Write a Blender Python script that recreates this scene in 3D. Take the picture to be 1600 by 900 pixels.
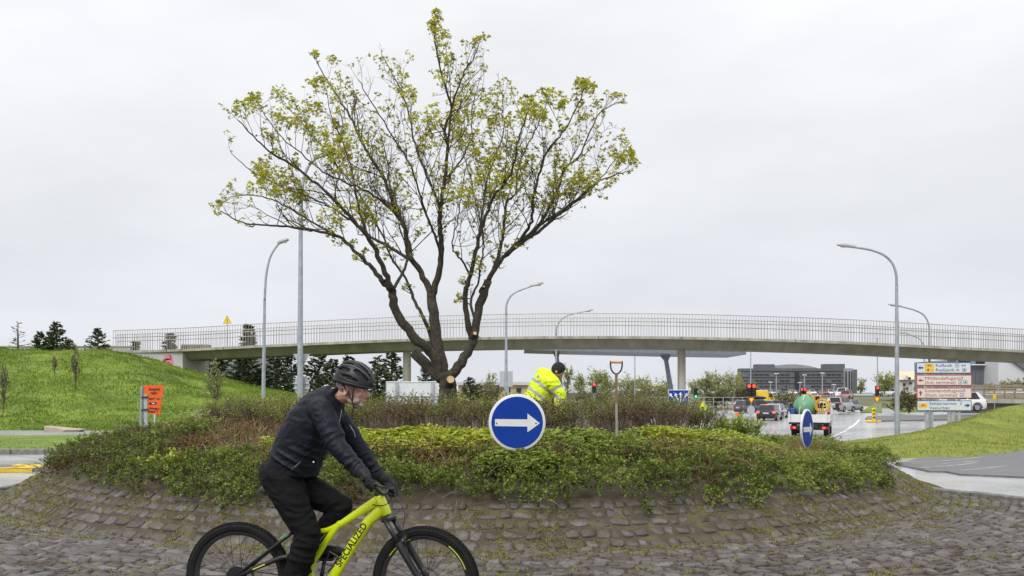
import bpy, bmesh, math, random
import numpy as np
from mathutils import Vector, Matrix, Quaternion
random.seed(7); RNG = np.random.default_rng(11)
for o_ in list(bpy.data.objects): bpy.data.objects.remove(o_)
SC = bpy.context.scene; COL = SC.collection
rad = math.radians

# ------------------------------------------------------------------ camera
F = 1400.0; HOR = 614.0; CAMZ = 1.66          # focal length in photo pixels, horizon row, eye height
cam_d = bpy.data.cameras.new('Camera'); cam = bpy.data.objects.new('Camera', cam_d); COL.objects.link(cam)
cam.location = (0, 0, CAMZ); cam.rotation_euler = (rad(90), 0, 0)
cam_d.sensor_fit = 'HORIZONTAL'; cam_d.sensor_width = 36; cam_d.lens = 36 * F / 1600
cam_d.shift_y = (HOR - 450) / 1600
cam_d.clip_start = 0.1; cam_d.clip_end = 6000
SC.camera = cam
SC.render.resolution_x = 1024; SC.render.resolution_y = 576

# ------------------------------------------------------------------ sky and sun (overcast)
SUN_EL, SUN_AZ = 52, 205
world = bpy.data.worlds.new('World'); SC.world = world; world.use_nodes = True
wt = world.node_tree; wt.nodes.clear(); wl = wt.links
def wn(t): return wt.nodes.new(t)
sky = wn('ShaderNodeTexSky'); sky.sky_type = 'NISHITA'; sky.sun_disc = False
sky.sun_elevation = rad(SUN_EL); sky.sun_rotation = rad(SUN_AZ); sky.dust_density = 4
skm = wn('ShaderNodeVectorMath'); skm.operation = 'SCALE'; skm.inputs['Scale'].default_value = 0.1
wl.new(sky.outputs[0], skm.inputs[0])
tc = wn('ShaderNodeTexCoord'); sep = wn('ShaderNodeSeparateXYZ'); wl.new(tc.outputs['Generated'], sep.inputs[0])
rmp = wn('ShaderNodeValToRGB'); wl.new(sep.outputs['Z'], rmp.inputs[0])
rmp.color_ramp.elements[0].position = 0.0; rmp.color_ramp.elements[0].color = (0.585, 0.605, 0.65, 1)
rmp.color_ramp.elements[1].position = 0.9; rmp.color_ramp.elements[1].color = (1.0, 1.0, 1.0, 1)
e_ = rmp.color_ramp.elements.new(0.22); e_.color = (0.66, 0.67, 0.695, 1)
mp = wn('ShaderNodeMapping'); wl.new(tc.outputs['Generated'], mp.inputs[0]); mp.inputs['Scale'].default_value = (1.6, 1.6, 4.5)
nz = wn('ShaderNodeTexNoise'); nz.inputs['Scale'].default_value = 1.7; nz.inputs['Detail'].default_value = 5; nz.inputs['Roughness'].default_value = 0.55
wl.new(mp.outputs[0], nz.inputs['Vector'])
mr = wn('ShaderNodeMapRange'); mr.inputs[1].default_value = 0.3; mr.inputs[2].default_value = 0.7; mr.inputs[3].default_value = 0.91; mr.inputs[4].default_value = 1.06
wl.new(nz.outputs[0], mr.inputs[0])
cl = wn('ShaderNodeVectorMath'); cl.operation = 'SCALE'; wl.new(rmp.outputs[0], cl.inputs[0]); wl.new(mr.outputs[0], cl.inputs['Scale'])
mx = wn('ShaderNodeMix'); mx.data_type = 'RGBA'; mx.inputs[0].default_value = 0.06
wl.new(cl.outputs[0], mx.inputs[6]); wl.new(skm.outputs[0], mx.inputs[7])
bg = wn('ShaderNodeBackground'); bg.inputs[1].default_value = 1.0; wl.new(mx.outputs[2], bg.inputs[0])
wo = wn('ShaderNodeOutputWorld'); wl.new(bg.outputs[0], wo.inputs[0])

sun_d = bpy.data.lights.new('Sun', 'SUN'); sun_d.energy = 1.5; sun_d.angle = rad(28); sun_d.color = (1, 0.965, 0.9)
sun = bpy.data.objects.new('Sun', sun_d); COL.objects.link(sun)
_a = rad(SUN_AZ); _e = rad(SUN_EL)              # azimuth clockwise from +Y
sdir = Vector((math.sin(_a) * math.cos(_e), math.cos(_a) * math.cos(_e), math.sin(_e)))
sun.rotation_euler = sdir.to_track_quat('Z', 'Y').to_euler(); sun.location = (0, -5, 40)
vs = SC.view_settings; vs.view_transform = 'Standard'; vs.look = 'None'; vs.exposure = 0.42; vs.gamma = 1
SC.render.engine = 'CYCLES'

# ------------------------------------------------------------------ helpers
def pix(px, py, Y):
    """point of the place seen at photo pixel (px,py) when it stands Y metres ahead"""
    return Vector(((px - 800) / F * Y, Y, CAMZ - (py - HOR) / F * Y))
def X_at(px, Y): return (px - 800) / F * Y
def Z_at(py, Y): return CAMZ - (py - HOR) / F * Y

def _h(ix, iy, s):
    v = np.sin(ix * 127.1 + iy * 311.7 + s * 74.7) * 43758.5453
    return v - np.floor(v)
def vnoise(x, y, s=0):
    x = np.asarray(x, float); y = np.asarray(y, float)
    ix = np.floor(x); iy = np.floor(y); fx = x - ix; fy = y - iy
    fx = fx * fx * (3 - 2 * fx); fy = fy * fy * (3 - 2 * fy)
    a = _h(ix, iy, s); b = _h(ix + 1, iy, s); c = _h(ix, iy + 1, s); d = _h(ix + 1, iy + 1, s)
    return (a * (1 - fx) + b * fx) * (1 - fy) + (c * (1 - fx) + d * fx) * fy
def fbm(x, y, s=0, n=3):
    r = 0; a = 0.5; t = 0
    for k in range(n):
        r = r + a * vnoise(np.asarray(x) * 2 ** k, np.asarray(y) * 2 ** k, s + k); t += a; a *= 0.5
    return r / t
def sstep(a, b, x):
    t = np.clip((np.asarray(x, float) - a) / (b - a), 0, 1); return t * t * (3 - 2 * t)

# ------------------------------------------------------------------ materials
MATS = {}
class NT:
    def __init__(s, m): s.t = m.node_tree; s.n = s.t.nodes; s.l = s.t.links
    def add(s, t, **kw):
        n = s.n.new(t)
        for k, v in kw.items(): setattr(n, k, v)
        return n
    def link(s, a, b): s.l.new(a, b)
def mat(name, col=(0.5, 0.5, 0.5), rough=0.6, metal=0.0, var=0.15, scale=4.0, col2=None, bump=0.0, bscale=40.0,
        spec=0.5, coat=0.0, emit=None, estr=1.0, detail=6, rvar=0.0, thr=(0.3, 0.7), stretch=(1, 1, 1)):
    if name in MATS: return MATS[name]
    m = bpy.data.materials.new(name); m.use_nodes = True; N = NT(m)
    b = N.n['Principled BSDF']
    b.inputs['Roughness'].default_value = rough; b.inputs['Metallic'].default_value = metal
    b.inputs['Specular IOR Level'].default_value = spec; b.inputs['Coat Weight'].default_value = coat
    b.inputs['Coat Roughness'].default_value = 0.08
    c = list(col) + [1]
    t = N.add('ShaderNodeTexCoord'); mpn = N.add('ShaderNodeMapping'); N.link(t.outputs['Object'], mpn.inputs[0])
    mpn.inputs['Scale'].default_value = stretch
    if var > 0 or col2:
        n = N.add('ShaderNodeTexNoise'); n.inputs['Scale'].default_value = scale; n.inputs['Detail'].default_value = detail
        n.inputs['Roughness'].default_value = 0.62; N.link(mpn.outputs[0], n.inputs['Vector'])
        r = N.add('ShaderNodeValToRGB'); N.link(n.outputs[0], r.inputs[0])
        c2 = list(col2) + [1] if col2 else [min(1, x * (1 + var)) for x in col] + [1]
        c1 = c if col2 else [x * (1 - var) for x in col] + [1]
        r.color_ramp.elements[0].position = thr[0]; r.color_ramp.elements[0].color = c1
        r.color_ramp.elements[1].position = thr[1]; r.color_ramp.elements[1].color = c2
        N.link(r.outputs[0], b.inputs['Base Color'])
        if rvar:
            q = N.add('ShaderNodeMapRange'); N.link(n.outputs[0], q.inputs[0]); q.inputs[1].default_value = 0.3; q.inputs[2].default_value = 0.7
            q.inputs[3].default_value = max(0.02, rough - rvar); q.inputs[4].default_value = rough + rvar; N.link(q.outputs[0], b.inputs['Roughness'])
    else: b.inputs['Base Color'].default_value = c
    if bump > 0:
        n2 = N.add('ShaderNodeTexNoise'); n2.inputs['Scale'].default_value = bscale; n2.inputs['Detail'].default_value = 5
        N.link(mpn.outputs[0], n2.inputs['Vector'])
        bp_ = N.add('ShaderNodeBump'); bp_.inputs['Strength'].default_value = bump; bp_.inputs['Distance'].default_value = 0.02
        N.link(n2.outputs[0], bp_.inputs['Height']); N.link(bp_.outputs[0], b.inputs['Normal'])
    if emit:
        b.inputs['Emission Color'].default_value = list(emit) + [1]; b.inputs['Emission Strength'].default_value = estr
    MATS[name] = m; return m
def leafmat(name, cols, rough=0.5, trans=0.35, spec=0.35):
    """cols: list of (position, colour) looked up by the per-leaf attribute 'tint'"""
    if name in MATS: return MATS[name]
    m = bpy.data.materials.new(name); m.use_nodes = True; N = NT(m); b = N.n['Principled BSDF']
    a = N.add('ShaderNodeAttribute', attribute_name='tint'); r = N.add('ShaderNodeValToRGB')
    N.link(a.outputs['Fac'], r.inputs[0]); el = r.color_ramp.elements
    el[0].position = cols[0][0]; el[0].color = (*cols[0][1], 1); el[1].position = cols[-1][0]; el[1].color = (*cols[-1][1], 1)
    for p, c in cols[1:-1]:
        e = el.new(p); e.color = (*c, 1)
    b.inputs['Roughness'].default_value = rough; b.inputs['Specular IOR Level'].default_value = spec
    N.link(r.outputs[0], b.inputs['Base Color'])
    if trans > 0:
        tr = N.add('ShaderNodeBsdfTranslucent'); N.link(r.outputs[0], tr.inputs[0])
        ms = N.add('ShaderNodeMixShader'); ms.inputs[0].default_value = trans
        N.link(b.outputs[0], ms.inputs[1]); N.link(tr.outputs[0], ms.inputs[2]); N.link(ms.outputs[0], N.n['Material Output'].inputs[0])
    MATS[name] = m; return m

# ------------------------------------------------------------------ mesh builder
ORG = {}
def ORGof(p): return ORG.get(p.name, Vector((0, 0, 0))) if p else Vector((0, 0, 0))
class MB:
    def __init__(s): s.v = []; s.f = []; s.mi = []; s.cur = 0
    def add(s, vs, fs):
        o = len(s.v); s.v.extend([tuple(p) for p in vs]); s.f.extend([tuple(i + o for i in f) for f in fs]); s.mi.extend([s.cur] * len(fs)); return s
    def box(s, c, d, R=None, taper=1.0):
        c = Vector(c); hx, hy, hz = d[0] / 2, d[1] / 2, d[2] / 2
        P = []
        for z, k in ((-hz, 1.0), (hz, taper)):
            for x, y in ((-hx, -hy), (hx, -hy), (hx, hy), (-hx, hy)): P.append(Vector((x * k, y * k, z)))
        if R is not None: P = [R @ p for p in P]
        return s.add([p + c for p in P], [(0, 3, 2, 1), (4, 5, 6, 7), (0, 1, 5, 4), (1, 2, 6, 5), (2, 3, 7, 6), (3, 0, 4, 7)])
    def rbox(s, c, d, b=0.02, R=None):
        """box with chamfered edges"""
        c = Vector(c); h = [x / 2 for x in d]; b = min(b, min(h) * 0.9); P = []; idx = {}
        for sx in (-1, 1):
            for sy in (-1, 1):
                for sz in (-1, 1):
                    for ax in range(3):
                        p = [sx * (h[0] - b), sy * (h[1] - b), sz * (h[2] - b)]; p[ax] = (sx, sy, sz)[ax] * h[ax]
                        idx[(sx, sy, sz, ax)] = len(P); P.append(Vector(p))
        fs = []
        for ax in range(3):
            o = [a for a in range(3) if a != ax]
            for sg in (-1, 1):
                q = []
                for a, bb in ((-1, -1), (1, -1), (1, 1), (-1, 1)):
                    k = [0, 0, 0]; k[ax] = sg; k[o[0]] = a; k[o[1]] = bb; q.append(idx[(*k, ax)])
                fs.append(q)
        for ax in range(3):
            o = [a for a in range(3) if a != ax]
            for a in (-1, 1):
                for bb in (-1, 1):
                    q = []
                    for sg, fa in ((-1, o[0]), (1, o[0]), (1, o[1]), (-1, o[1])):
                        k = [0, 0, 0]; k[ax] = sg; k[o[0]] = a; k[o[1]] = bb; q.append(idx[(*k, fa)])
                    fs.append(q)
        for sx in (-1, 1):
            for sy in (-1, 1):
                for sz in (-1, 1): fs.append([idx[(sx, sy, sz, a)] for a in range(3)])
        if R is not None: P = [R @ p for p in P]
        return s.add([p + c for p in P], fs)
    def loft(s, rings, cap=True, closed=False):
        n = len(rings[0]); vs = [p for r in rings for p in r]; fs = []
        m = len(rings)
        for i in range(m if closed else m - 1):
            j = (i + 1) % m
            for k in range(n): fs.append((i * n + k, i * n + (k + 1) % n, j * n + (k + 1) % n, j * n + k))
        if cap and not closed: fs.append(tuple(reversed(range(n)))); fs.append(tuple((m - 1) * n + k for k in range(n)))
        return s.add(vs, fs)
    def tube(s, pts, r, n=8, cap=True, closed=False, sq=None):
        pts = [Vector(p) for p in pts]; m = len(pts)
        rr = list(r) if hasattr(r, '__len__') else [r] * m
        rings = []; prev = None
        for i, p in enumerate(pts):
            if closed: t = pts[(i + 1) % m] - pts[i - 1]
            else: t = pts[min(i + 1, m - 1)] - pts[max(i - 1, 0)]
            if t.length < 1e-9: t = Vector((0, 0, 1))
            t.normalize()
            if prev is None:
                u = t.cross(Vector((0, 0, 1)))
                if u.length < 0.05: u = t.cross(Vector((1, 0, 0)))
                u.normalize()
            else:
                u = prev - t * prev.dot(t)
                if u.length < 1e-6: u = t.cross(Vector((1, 0, 0)))
                u.normalize()
            prev = u; w = t.cross(u)
            rings.append([p + (u * math.cos(2 * math.pi * k / n) + w * math.sin(2 * math.pi * k / n)) * rr[i] for k in range(n)])
        return s.loft(rings, cap, closed)
    def ball(s, c, r, n=12, m=8, R=None):
        c = Vector(c); r = r if hasattr(r, '__len__') else (r, r, r); vs = [Vector((0, 0, -r[2]))]; fs = []
        for i in range(1, m):
            a = -math.pi / 2 + math.pi * i / m
            for k in range(n):
                b = 2 * math.pi * k / n; vs.append(Vector((r[0] * math.cos(a) * math.cos(b), r[1] * math.cos(a) * math.sin(b), r[2] * math.sin(a))))
        vs.append(Vector((0, 0, r[2]))); T = len(vs) - 1
        for k in range(n):
            fs.append((0, 1 + (k + 1) % n, 1 + k)); fs.append((T, 1 + (m - 2) * n + k, 1 + (m - 2) * n + (k + 1) % n))
        for i in range(m - 2):
            for k in range(n): fs.append((1 + i * n + k, 1 + i * n + (k + 1) % n, 1 + (i + 1) * n + (k + 1) % n, 1 + (i + 1) * n + k))
        if R is not None: vs = [R @ p for p in vs]
        return s.add([p + c for p in vs], fs)
    def limb(s, pts, rr, n=12):
        """closed volumes for remeshing: balls at the joints and tapered tubes between"""
        for p, r in zip(pts, rr): s.ball(p, r, n, 8)
        for i in range(len(pts) - 1): s.tube([pts[i], pts[i + 1]], [rr[i], rr[i + 1]], n)
        return s
    def prism(s, poly, vec):
        """closed polygon (3D points, planar) pushed along vec"""
        poly = [Vector(p) for p in poly]; n = len(poly); vec = Vector(vec)
        return s.add(poly + [p + vec for p in poly], [tuple(reversed(range(n))), tuple(range(n, 2 * n))] + [(k, (k + 1) % n, n + (k + 1) % n, n + k) for k in range(n)])
    def cyl(s, a, b, r, n=16, r2=None): return s.tube([a, b], [r, r if r2 is None else r2], n)
    def mesh(s, name, org=(0, 0, 0)):
        me = bpy.data.meshes.new(name); o = Vector(org)
        me.from_pydata([tuple(Vector(p) - o) for p in s.v], [], s.f); me.update(); return me
    def build(s, name, mats, parent=None, smooth=False, org=None, kind=None, fixn=True):
        org = ORGof(parent) if parent is not None else Vector(org or (0, 0, 0))
        me = s.mesh(name, org)
        if fixn:
            bm = bmesh.new(); bm.from_mesh(me); bmesh.ops.recalc_face_normals(bm, faces=bm.faces); bm.to_mesh(me); bm.free()
        mats = mats if isinstance(mats, (list, tuple)) else [mats]
        for m in mats: me.materials.append(m)
        if len(mats) > 1: me.polygons.foreach_set('material_index', s.mi)
        if smooth: shade(me, smooth)
        return link(name, me, parent, org, kind)
def shade(me, ang=True):
    if ang is True or ang == 1: me.shade_smooth()
    else:
        me.shade_smooth()
        try: me.set_sharp_from_angle(angle=rad(ang))
        except Exception: pass
def link(name, me, parent=None, org=(0, 0, 0), kind=None):
    o = bpy.data.objects.new(name, me); COL.objects.link(o)
    if parent is not None: o.parent = parent; ORG[o.name] = ORGof(parent)
    else: o.location = Vector(org); ORG[o.name] = Vector(org)
    if kind: o['kind'] = kind
    return o
def tag(o, label, cat, group=None):
    o['label'] = label; o['category'] = cat
    if group: o['group'] = group
    return o
def thing(name, loc, label, cat, group=None, rz=None):
    """Empty at the base of a thing. With rz the parts are written in its own axes, else in world axes."""
    o = bpy.data.objects.new(name, None); COL.objects.link(o); o.location = loc; o.empty_display_size = 0.2
    ORG[o.name] = Vector(loc) if rz is None else Vector((0, 0, 0))
    if rz is not None: o.rotation_euler = (0, 0, rz)
    return tag(o, label, cat, group)
def struct(o): o['kind'] = 'structure'; return o
def cp(o, parent):
    c = o.copy(); COL.objects.link(c); c.parent = parent
    for g in o.children: cp(g, c)
    return c
def dup(root, loc, rz=None, label=None, scale=None):
    c = root.copy(); COL.objects.link(c); c.location = loc
    if rz is not None: c.rotation_euler = (0, 0, rz)
    if scale: c.scale = scale
    if label: c['label'] = label
    for g in list(root.children): cp(g, c)
    return c
def npmesh(name, V, quads, mat_, parent=None, tint=None, kind=None, smooth=False, org=None):
    """numpy verts (n,3) and faces (m,k) to one mesh object"""
    org = np.array(ORGof(parent)) if parent is not None else np.array(org if org is not None else (0, 0, 0), float)
    me = bpy.data.meshes.new(name); V = np.asarray(V, np.float32) - org.astype(np.float32); quads = np.asarray(quads, np.int32); m, k = quads.shape
    me.vertices.add(len(V)); me.vertices.foreach_set('co', V.ravel())
    me.loops.add(m * k); me.loops.foreach_set('vertex_index', quads.ravel())
    me.polygons.add(m); me.polygons.foreach_set('loop_start', np.arange(0, m * k, k, dtype=np.int32))
    me.update(calc_edges=True); me.validate()
    if tint is not None and len(me.polygons) == m:
        a = me.attributes.new('tint', 'FLOAT', 'FACE'); a.data.foreach_set('value', np.asarray(tint, np.float32))
    me.materials.append(mat_)
    if smooth: me.shade_smooth()
    return link(name, me, parent, org, kind)
def unit(a): return a / np.maximum(np.linalg.norm(a, axis=1, keepdims=True), 1e-9)
def leaves(P, D, L, W, rng=RNG, fold=0.25, up=0.35):
    """leaf quads: base P, direction D, length L, width W: two triangles folded on the midrib (4 verts)"""
    n = len(P); D = unit(D); r = rng.normal(size=(n, 3)); r[:, 2] += up * 3
    S = unit(np.cross(D, r)); Nn = np.cross(S, D); L = np.asarray(L).reshape(-1, 1); W = np.asarray(W).reshape(-1, 1)
    V = np.stack([P, P + D * L * 0.5 + S * W + Nn * W * fold, P + D * L, P + D * L * 0.5 - S * W + Nn * W * fold], 1).reshape(-1, 3)
    i = np.arange(n)[:, None] * 4
    return V, i + np.array([[0, 1, 2, 3]])
def sphere_dirs(n, rng=RNG): return unit(rng.normal(size=(n, 3)))
def text_verts(body, size, bold=0.0):
    cu = bpy.data.curves.new('t', 'FONT'); cu.body = body; cu.size = size; cu.align_x = 'CENTER'; cu.align_y = 'CENTER'; cu.offset = bold; cu.resolution_u = 3
    o = bpy.data.objects.new('t', cu); COL.objects.link(o)
    me = bpy.data.meshes.new_from_object(o.evaluated_get(bpy.context.evaluated_depsgraph_get()))
    vs = [v.co.copy() for v in me.vertices]; fs = [tuple(p.vertices) for p in me.polygons]
    bpy.data.objects.remove(o); bpy.data.curves.remove(cu); bpy.data.meshes.remove(me)
    return vs, fs
def text_on(mb, body, size, o, ux, uy, bold=0.0, width=None):
    vs, fs = text_verts(body, size, bold); k = 1.0
    if width and vs:
        w = max(v.x for v in vs) - min(v.x for v in vs); k = width / max(w, 1e-6)
    mb.add([Vector(o) + Vector(ux) * (v.x * k) + Vector(uy) * v.y for v in vs], fs)
def remesh(mb, vox, smooth=6, factor=0.5):
    me = mb.mesh('tmp'); o = bpy.data.objects.new('tmp', me); COL.objects.link(o)
    bm = bmesh.new(); bm.from_mesh(me); bmesh.ops.recalc_face_normals(bm, faces=bm.faces); bm.to_mesh(me); bm.free()
    r = o.modifiers.new('r', 'REMESH'); r.mode = 'VOXEL'; r.voxel_size = vox
    if smooth: q = o.modifiers.new('s', 'SMOOTH'); q.factor = factor; q.iterations = smooth
    out = bpy.data.meshes.new_from_object(o.evaluated_get(bpy.context.evaluated_depsgraph_get()))
    bpy.data.objects.remove(o); bpy.data.meshes.remove(me); out.shade_smooth(); return out
def skin(mb, vox, name, mats, parent=None, org=None, smooth=6, select=None, crease=0.0, cfreq=9.0):
    """remeshed continuous surface as an object; select(co)->material index"""
    me = remesh(mb, vox, smooth); me.materials.clear()
    if crease:      # cloth folds pushed along the normals
        from mathutils import noise as mn
        nrm = [v.normal.copy() for v in me.vertices]
        for v, vn in zip(me.vertices, nrm):
            q = v.co * cfreq; q.z *= 1.5; w = mn.noise(q * 0.5) * 1.2; r_ = 1 - abs(mn.noise(q + Vector((w, w, -w)))) * 2.2
            v.co = v.co + vn * (crease * (r_ * 0.8 - 0.35 + 0.5 * mn.noise(q * 2.3)))
        me.update()
    org = ORGof(parent) if parent is not None else Vector(org or (0, 0, 0))
    mats = mats if isinstance(mats, (list, tuple)) else [mats]
    for m in mats: me.materials.append(m)
    if select:
        for p in me.polygons: p.material_index = select(p.center)
    me.transform(Matrix.Translation(-org)); me.name = name
    return link(name, me, parent, org)
def catmull(pts, n=6):
    pts = [Vector(p) for p in pts]
    if len(pts) < 3: return [pts[0].lerp(pts[-1], i / n) for i in range(n + 1)]
    out = []
    for i in range(len(pts) - 1):
        p0 = pts[max(i - 1, 0)]; p1 = pts[i]; p2 = pts[i + 1]; p3 = pts[min(i + 2, len(pts) - 1)]
        for k in range(n):
            t = k / n
            out.append(0.5 * ((2 * p1) + (p2 - p0) * t + (2 * p0 - 5 * p1 + 4 * p2 - p3) * t * t + (3 * p1 - p0 - 3 * p2 + p3) * t ** 3))
    out.append(pts[-1]); return out
# ================================================================== SETTING
def G(x, y):
    """height of the ground: level at the roundabout, falling to the crossing ahead on the right"""
    x = np.asarray(x, float); y = np.asarray(y, float)
    d = np.interp(y, [16, 47, 80, 150, 262, 330, 900], [0, -0.65, -0.85, -0.85, 1.45, 1.6, 2.0])
    f = np.maximum(sstep(-8, 8, x), sstep(60, 110, y))
    return d * f
def gp(px, py, dz=0.0):
    """ground point seen at a photo pixel"""
    lo, hi = 3.0, 800.0
    for _ in range(60):
        m = 0.5 * (lo + hi); p = pix(px, py, m)
        if p.z > float(G(p.x, m)) + dz: lo = m
        else: hi = m
    return pix(px, py, lo)
def gz(x, y): return float(G(x, y))
def grid(name, xs, ys, zf, m, skip=None, parent=None, smooth=True):
    XX, YY = np.meshgrid(xs, ys); ZZ = zf(XX, YY); nx, ny = len(xs), len(ys)
    V = np.stack([XX, YY, ZZ], -1).reshape(-1, 3); i, j = np.meshgrid(np.arange(nx - 1), np.arange(ny - 1)); i = i.ravel(); j = j.ravel()
    Q = np.stack([j * nx + i, j * nx + i + 1, (j + 1) * nx + i + 1, (j + 1) * nx + i], 1)
    if skip is not None:
        c = V[Q].mean(1); Q = Q[~skip(c[:, 0], c[:, 1])]
    return npmesh(name, V, Q, m, parent, smooth=smooth)

M_soil = mat('soil', (0.045, 0.036, 0.026), 0.95, scale=6, col2=(0.10, 0.085, 0.05), bump=0.6, bscale=30)
M_joint = mat('mossy_joint', (0.068, 0.055, 0.039), 0.95, scale=4, col2=(0.13, 0.112, 0.038), bump=0.8, bscale=60, thr=(0.47, 0.68))
M_field = mat('field', (0.10, 0.11, 0.05), 0.9, scale=0.05, col2=(0.16, 0.15, 0.09))
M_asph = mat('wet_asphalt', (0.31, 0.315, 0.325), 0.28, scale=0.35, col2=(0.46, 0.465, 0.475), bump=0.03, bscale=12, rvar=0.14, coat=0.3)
M_asph2 = mat('dry_asphalt', (0.045, 0.045, 0.048), 0.55, scale=1.1, col2=(0.2, 0.2, 0.21), bump=0.25, bscale=25, rvar=0.25, stretch=(0.3, 2.6, 1))
M_path = mat('path_asphalt', (0.21, 0.215, 0.225), 0.4, scale=0.7, col2=(0.28, 0.285, 0.3), bump=0.1, bscale=25, rvar=0.1)
M_kerb = mat('kerb_stone', (0.12, 0.115, 0.11), 0.75, scale=8, col2=(0.24, 0.235, 0.225), bump=0.3)
M_kerby = mat('yellow_kerb_paint', (0.62, 0.43, 0.03), 0.6, scale=9, col2=(0.75, 0.55, 0.06))
M_grass = mat('lawn', (0.085, 0.145, 0.015), 0.9, scale=0.55, col2=(0.19, 0.265, 0.03), bump=0.9, bscale=3.5, detail=10, thr=(0.36, 0.64), stretch=(0.7, 1, 1))
M_grassR = mat('verge_lawn', (0.13, 0.165, 0.02), 0.9, scale=0.5, col2=(0.24, 0.265, 0.04), bump=0.9, bscale=5, detail=10, thr=(0.36, 0.66))
M_white = mat('road_paint', (0.62, 0.62, 0.62), 0.5, scale=10, col2=(0.8, 0.8, 0.8))

_gx = np.concatenate([-np.geomspace(3000, 60, 14), np.linspace(-55, 75, 40), np.geomspace(85, 3000, 14)])
_gy = np.concatenate([[-60, -30], np.linspace(-10, 150, 48), np.linspace(160, 330, 18), np.geomspace(360, 4500, 10)])
ground = struct(grid('ground', _gx, _gy, lambda x, y: G(x, y) - 0.13, M_field))
def road_skip(x, y): return ((y > 62) & ((x < 6) | (x > 78))) | ((y > 130) & ((x < 40) | (x > 62)))
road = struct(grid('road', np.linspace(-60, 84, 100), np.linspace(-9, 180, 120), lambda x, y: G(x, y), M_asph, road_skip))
struct(grid('car_park', np.linspace(60, 135, 20), np.linspace(236, 262, 12), lambda x, y: G(x, y) + 0.03, M_path))

# --- left side: kerbed verge, footpath and the grass embankment of the footbridge
def hill(x, y):
    h = np.interp(x, [-90, -25, -21.6, -18.8, -15, -12, -6, -2], [4.5, 4.2, 3.45, 2.7, 1.75, 1.15, 0.3, 0])
    up = np.clip((np.asarray(y) - 38) / 17.5, 0, 1); up = up * up * (3 - 2 * up) * 0.55 + up * 0.45
    back = np.where(np.asarray(x) < -26, 1.0, 1 - sstep(58, 68, y) * sstep(-27, -22, x))
    n = (fbm(np.asarray(x) * 0.35, np.asarray(y) * 0.35, 3) - 0.5) * 0.5 + (fbm(np.asarray(x) * 1.5, np.asarray(y) * 1.5, 5) - 0.5) * 0.16
    return h * up * back + n * sstep(37.5, 41, y) * np.minimum(1, h * 1.2) + 0.06
hill_o = struct(grid('grass_hill', np.linspace(-75, -2, 150), np.linspace(37.2, 90, 110), lambda x, y: hill(x, y) + np.minimum(G(x, y), 0) * 0.9, M_grass))
verge_l = struct(grid('grass_verge', np.linspace(-60, -6, 90), np.linspace(24.3, 32.2, 24),
                      lambda x, y: 0.11 + 0.1 * fbm(x * 0.8, y * 0.8, 9) * sstep(24.3, 25.5, y), M_grass))
m = MB()
for k in range(60): m.rbox((-6.6 - k * 0.92, 24.2, 0.03), (0.9, 0.16, 0.24), 0.02)
struct(m.build('kerb', M_kerb))
struct(grid('footpath', np.linspace(-60, -4, 30), np.linspace(32.2, 37.3, 6), lambda x, y: x * 0 + 0.10, M_path))
# small traffic island at the left edge with a yellow painted nose
t = struct(MB().build('traffic_island', M_asph2))
def island(name, pts, h, m_top, m_kerb, kerb=0.13):
    P = [Vector((x, y, gz(x, y) - 0.05)) for x, y in pts]; c = sum((Vector((p.x, p.y, 0)) for p in P), Vector()) / len(P)
    o = struct(MB().prism(P, (0, 0, h + 0.05)).build(name, m_kerb, org=(c.x, c.y, 0)))
    inn = [p + (Vector((c.x, c.y, p.z)) - p).normalized() * kerb + Vector((0, 0, h + 0.025)) for p in P]
    MB().prism(inn, (0, 0, 0.03)).build('paving_slab', m_top, o)
    return o
bpy.data.objects.remove(t)
ti = island('traffic_island', [(-16, 18.6), (-10.9, 18.6), (-9.98, 18.85), (-9.85, 19.2), (-9.98, 19.55), (-10.9, 19.9), (-16, 20.0)], 0.07, M_asph2, M_kerb)
m = MB(); m.prism([(x_ + .45, y_ - .4, 0.078) for x_, y_ in ((-11.2, 19.06), (-10.5, 19.27), (-10.36, 19.6), (-10.5, 19.93), (-11.35, 20.26), (-11.35, 19.9), (-10.75, 19.6), (-11.2, 19.35))], (0, 0, 0.012))
m.box((-10.45, 18.70, 0.04), (0.8, 0.03, 0.07), Matrix.Rotation(rad(14), 3, 'Z')); m.build('yellow_nose', M_kerby, ti)
# --- right side: mound of grass with the lamp and the direction sign
RG = [(11.6, 33.2), (11.0, 30), (10.5, 26.8), (11.1, 25.5), (13.2, 25.6), (15.9, 28.2), (19.2, 32.6), (25, 38.5), (40, 45), (42, 53), (27, 50.5), (21, 47), (16.5, 41), (13, 36)]
_rg = np.array(RG)
def inside(x, y, poly):
    x = np.asarray(x); y = np.asarray(y); r = np.zeros(x.shape, bool); n = len(poly)
    for i in range(n):
        x1, y1 = poly[i]; x2, y2 = poly[(i + 1) % n]
        c = ((y1 > y) != (y2 > y)) & (x < (x2 - x1) * (y - y1) / (y2 - y1 + 1e-12) + x1); r ^= c
    return r
def edged(x, y, poly):
    d = np.full(np.asarray(x).shape, 1e9); n = len(poly)
    for i in range(n):
        a = np.array(poly[i]); b = np.array(poly[(i + 1) % n]); ab = b - a
        t = np.clip(((x - a[0]) * ab[0] + (y - a[1]) * ab[1]) / (ab @ ab), 0, 1)
        d = np.minimum(d, np.hypot(x - a[0] - t * ab[0], y - a[1] - t * ab[1]))
    return d
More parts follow.
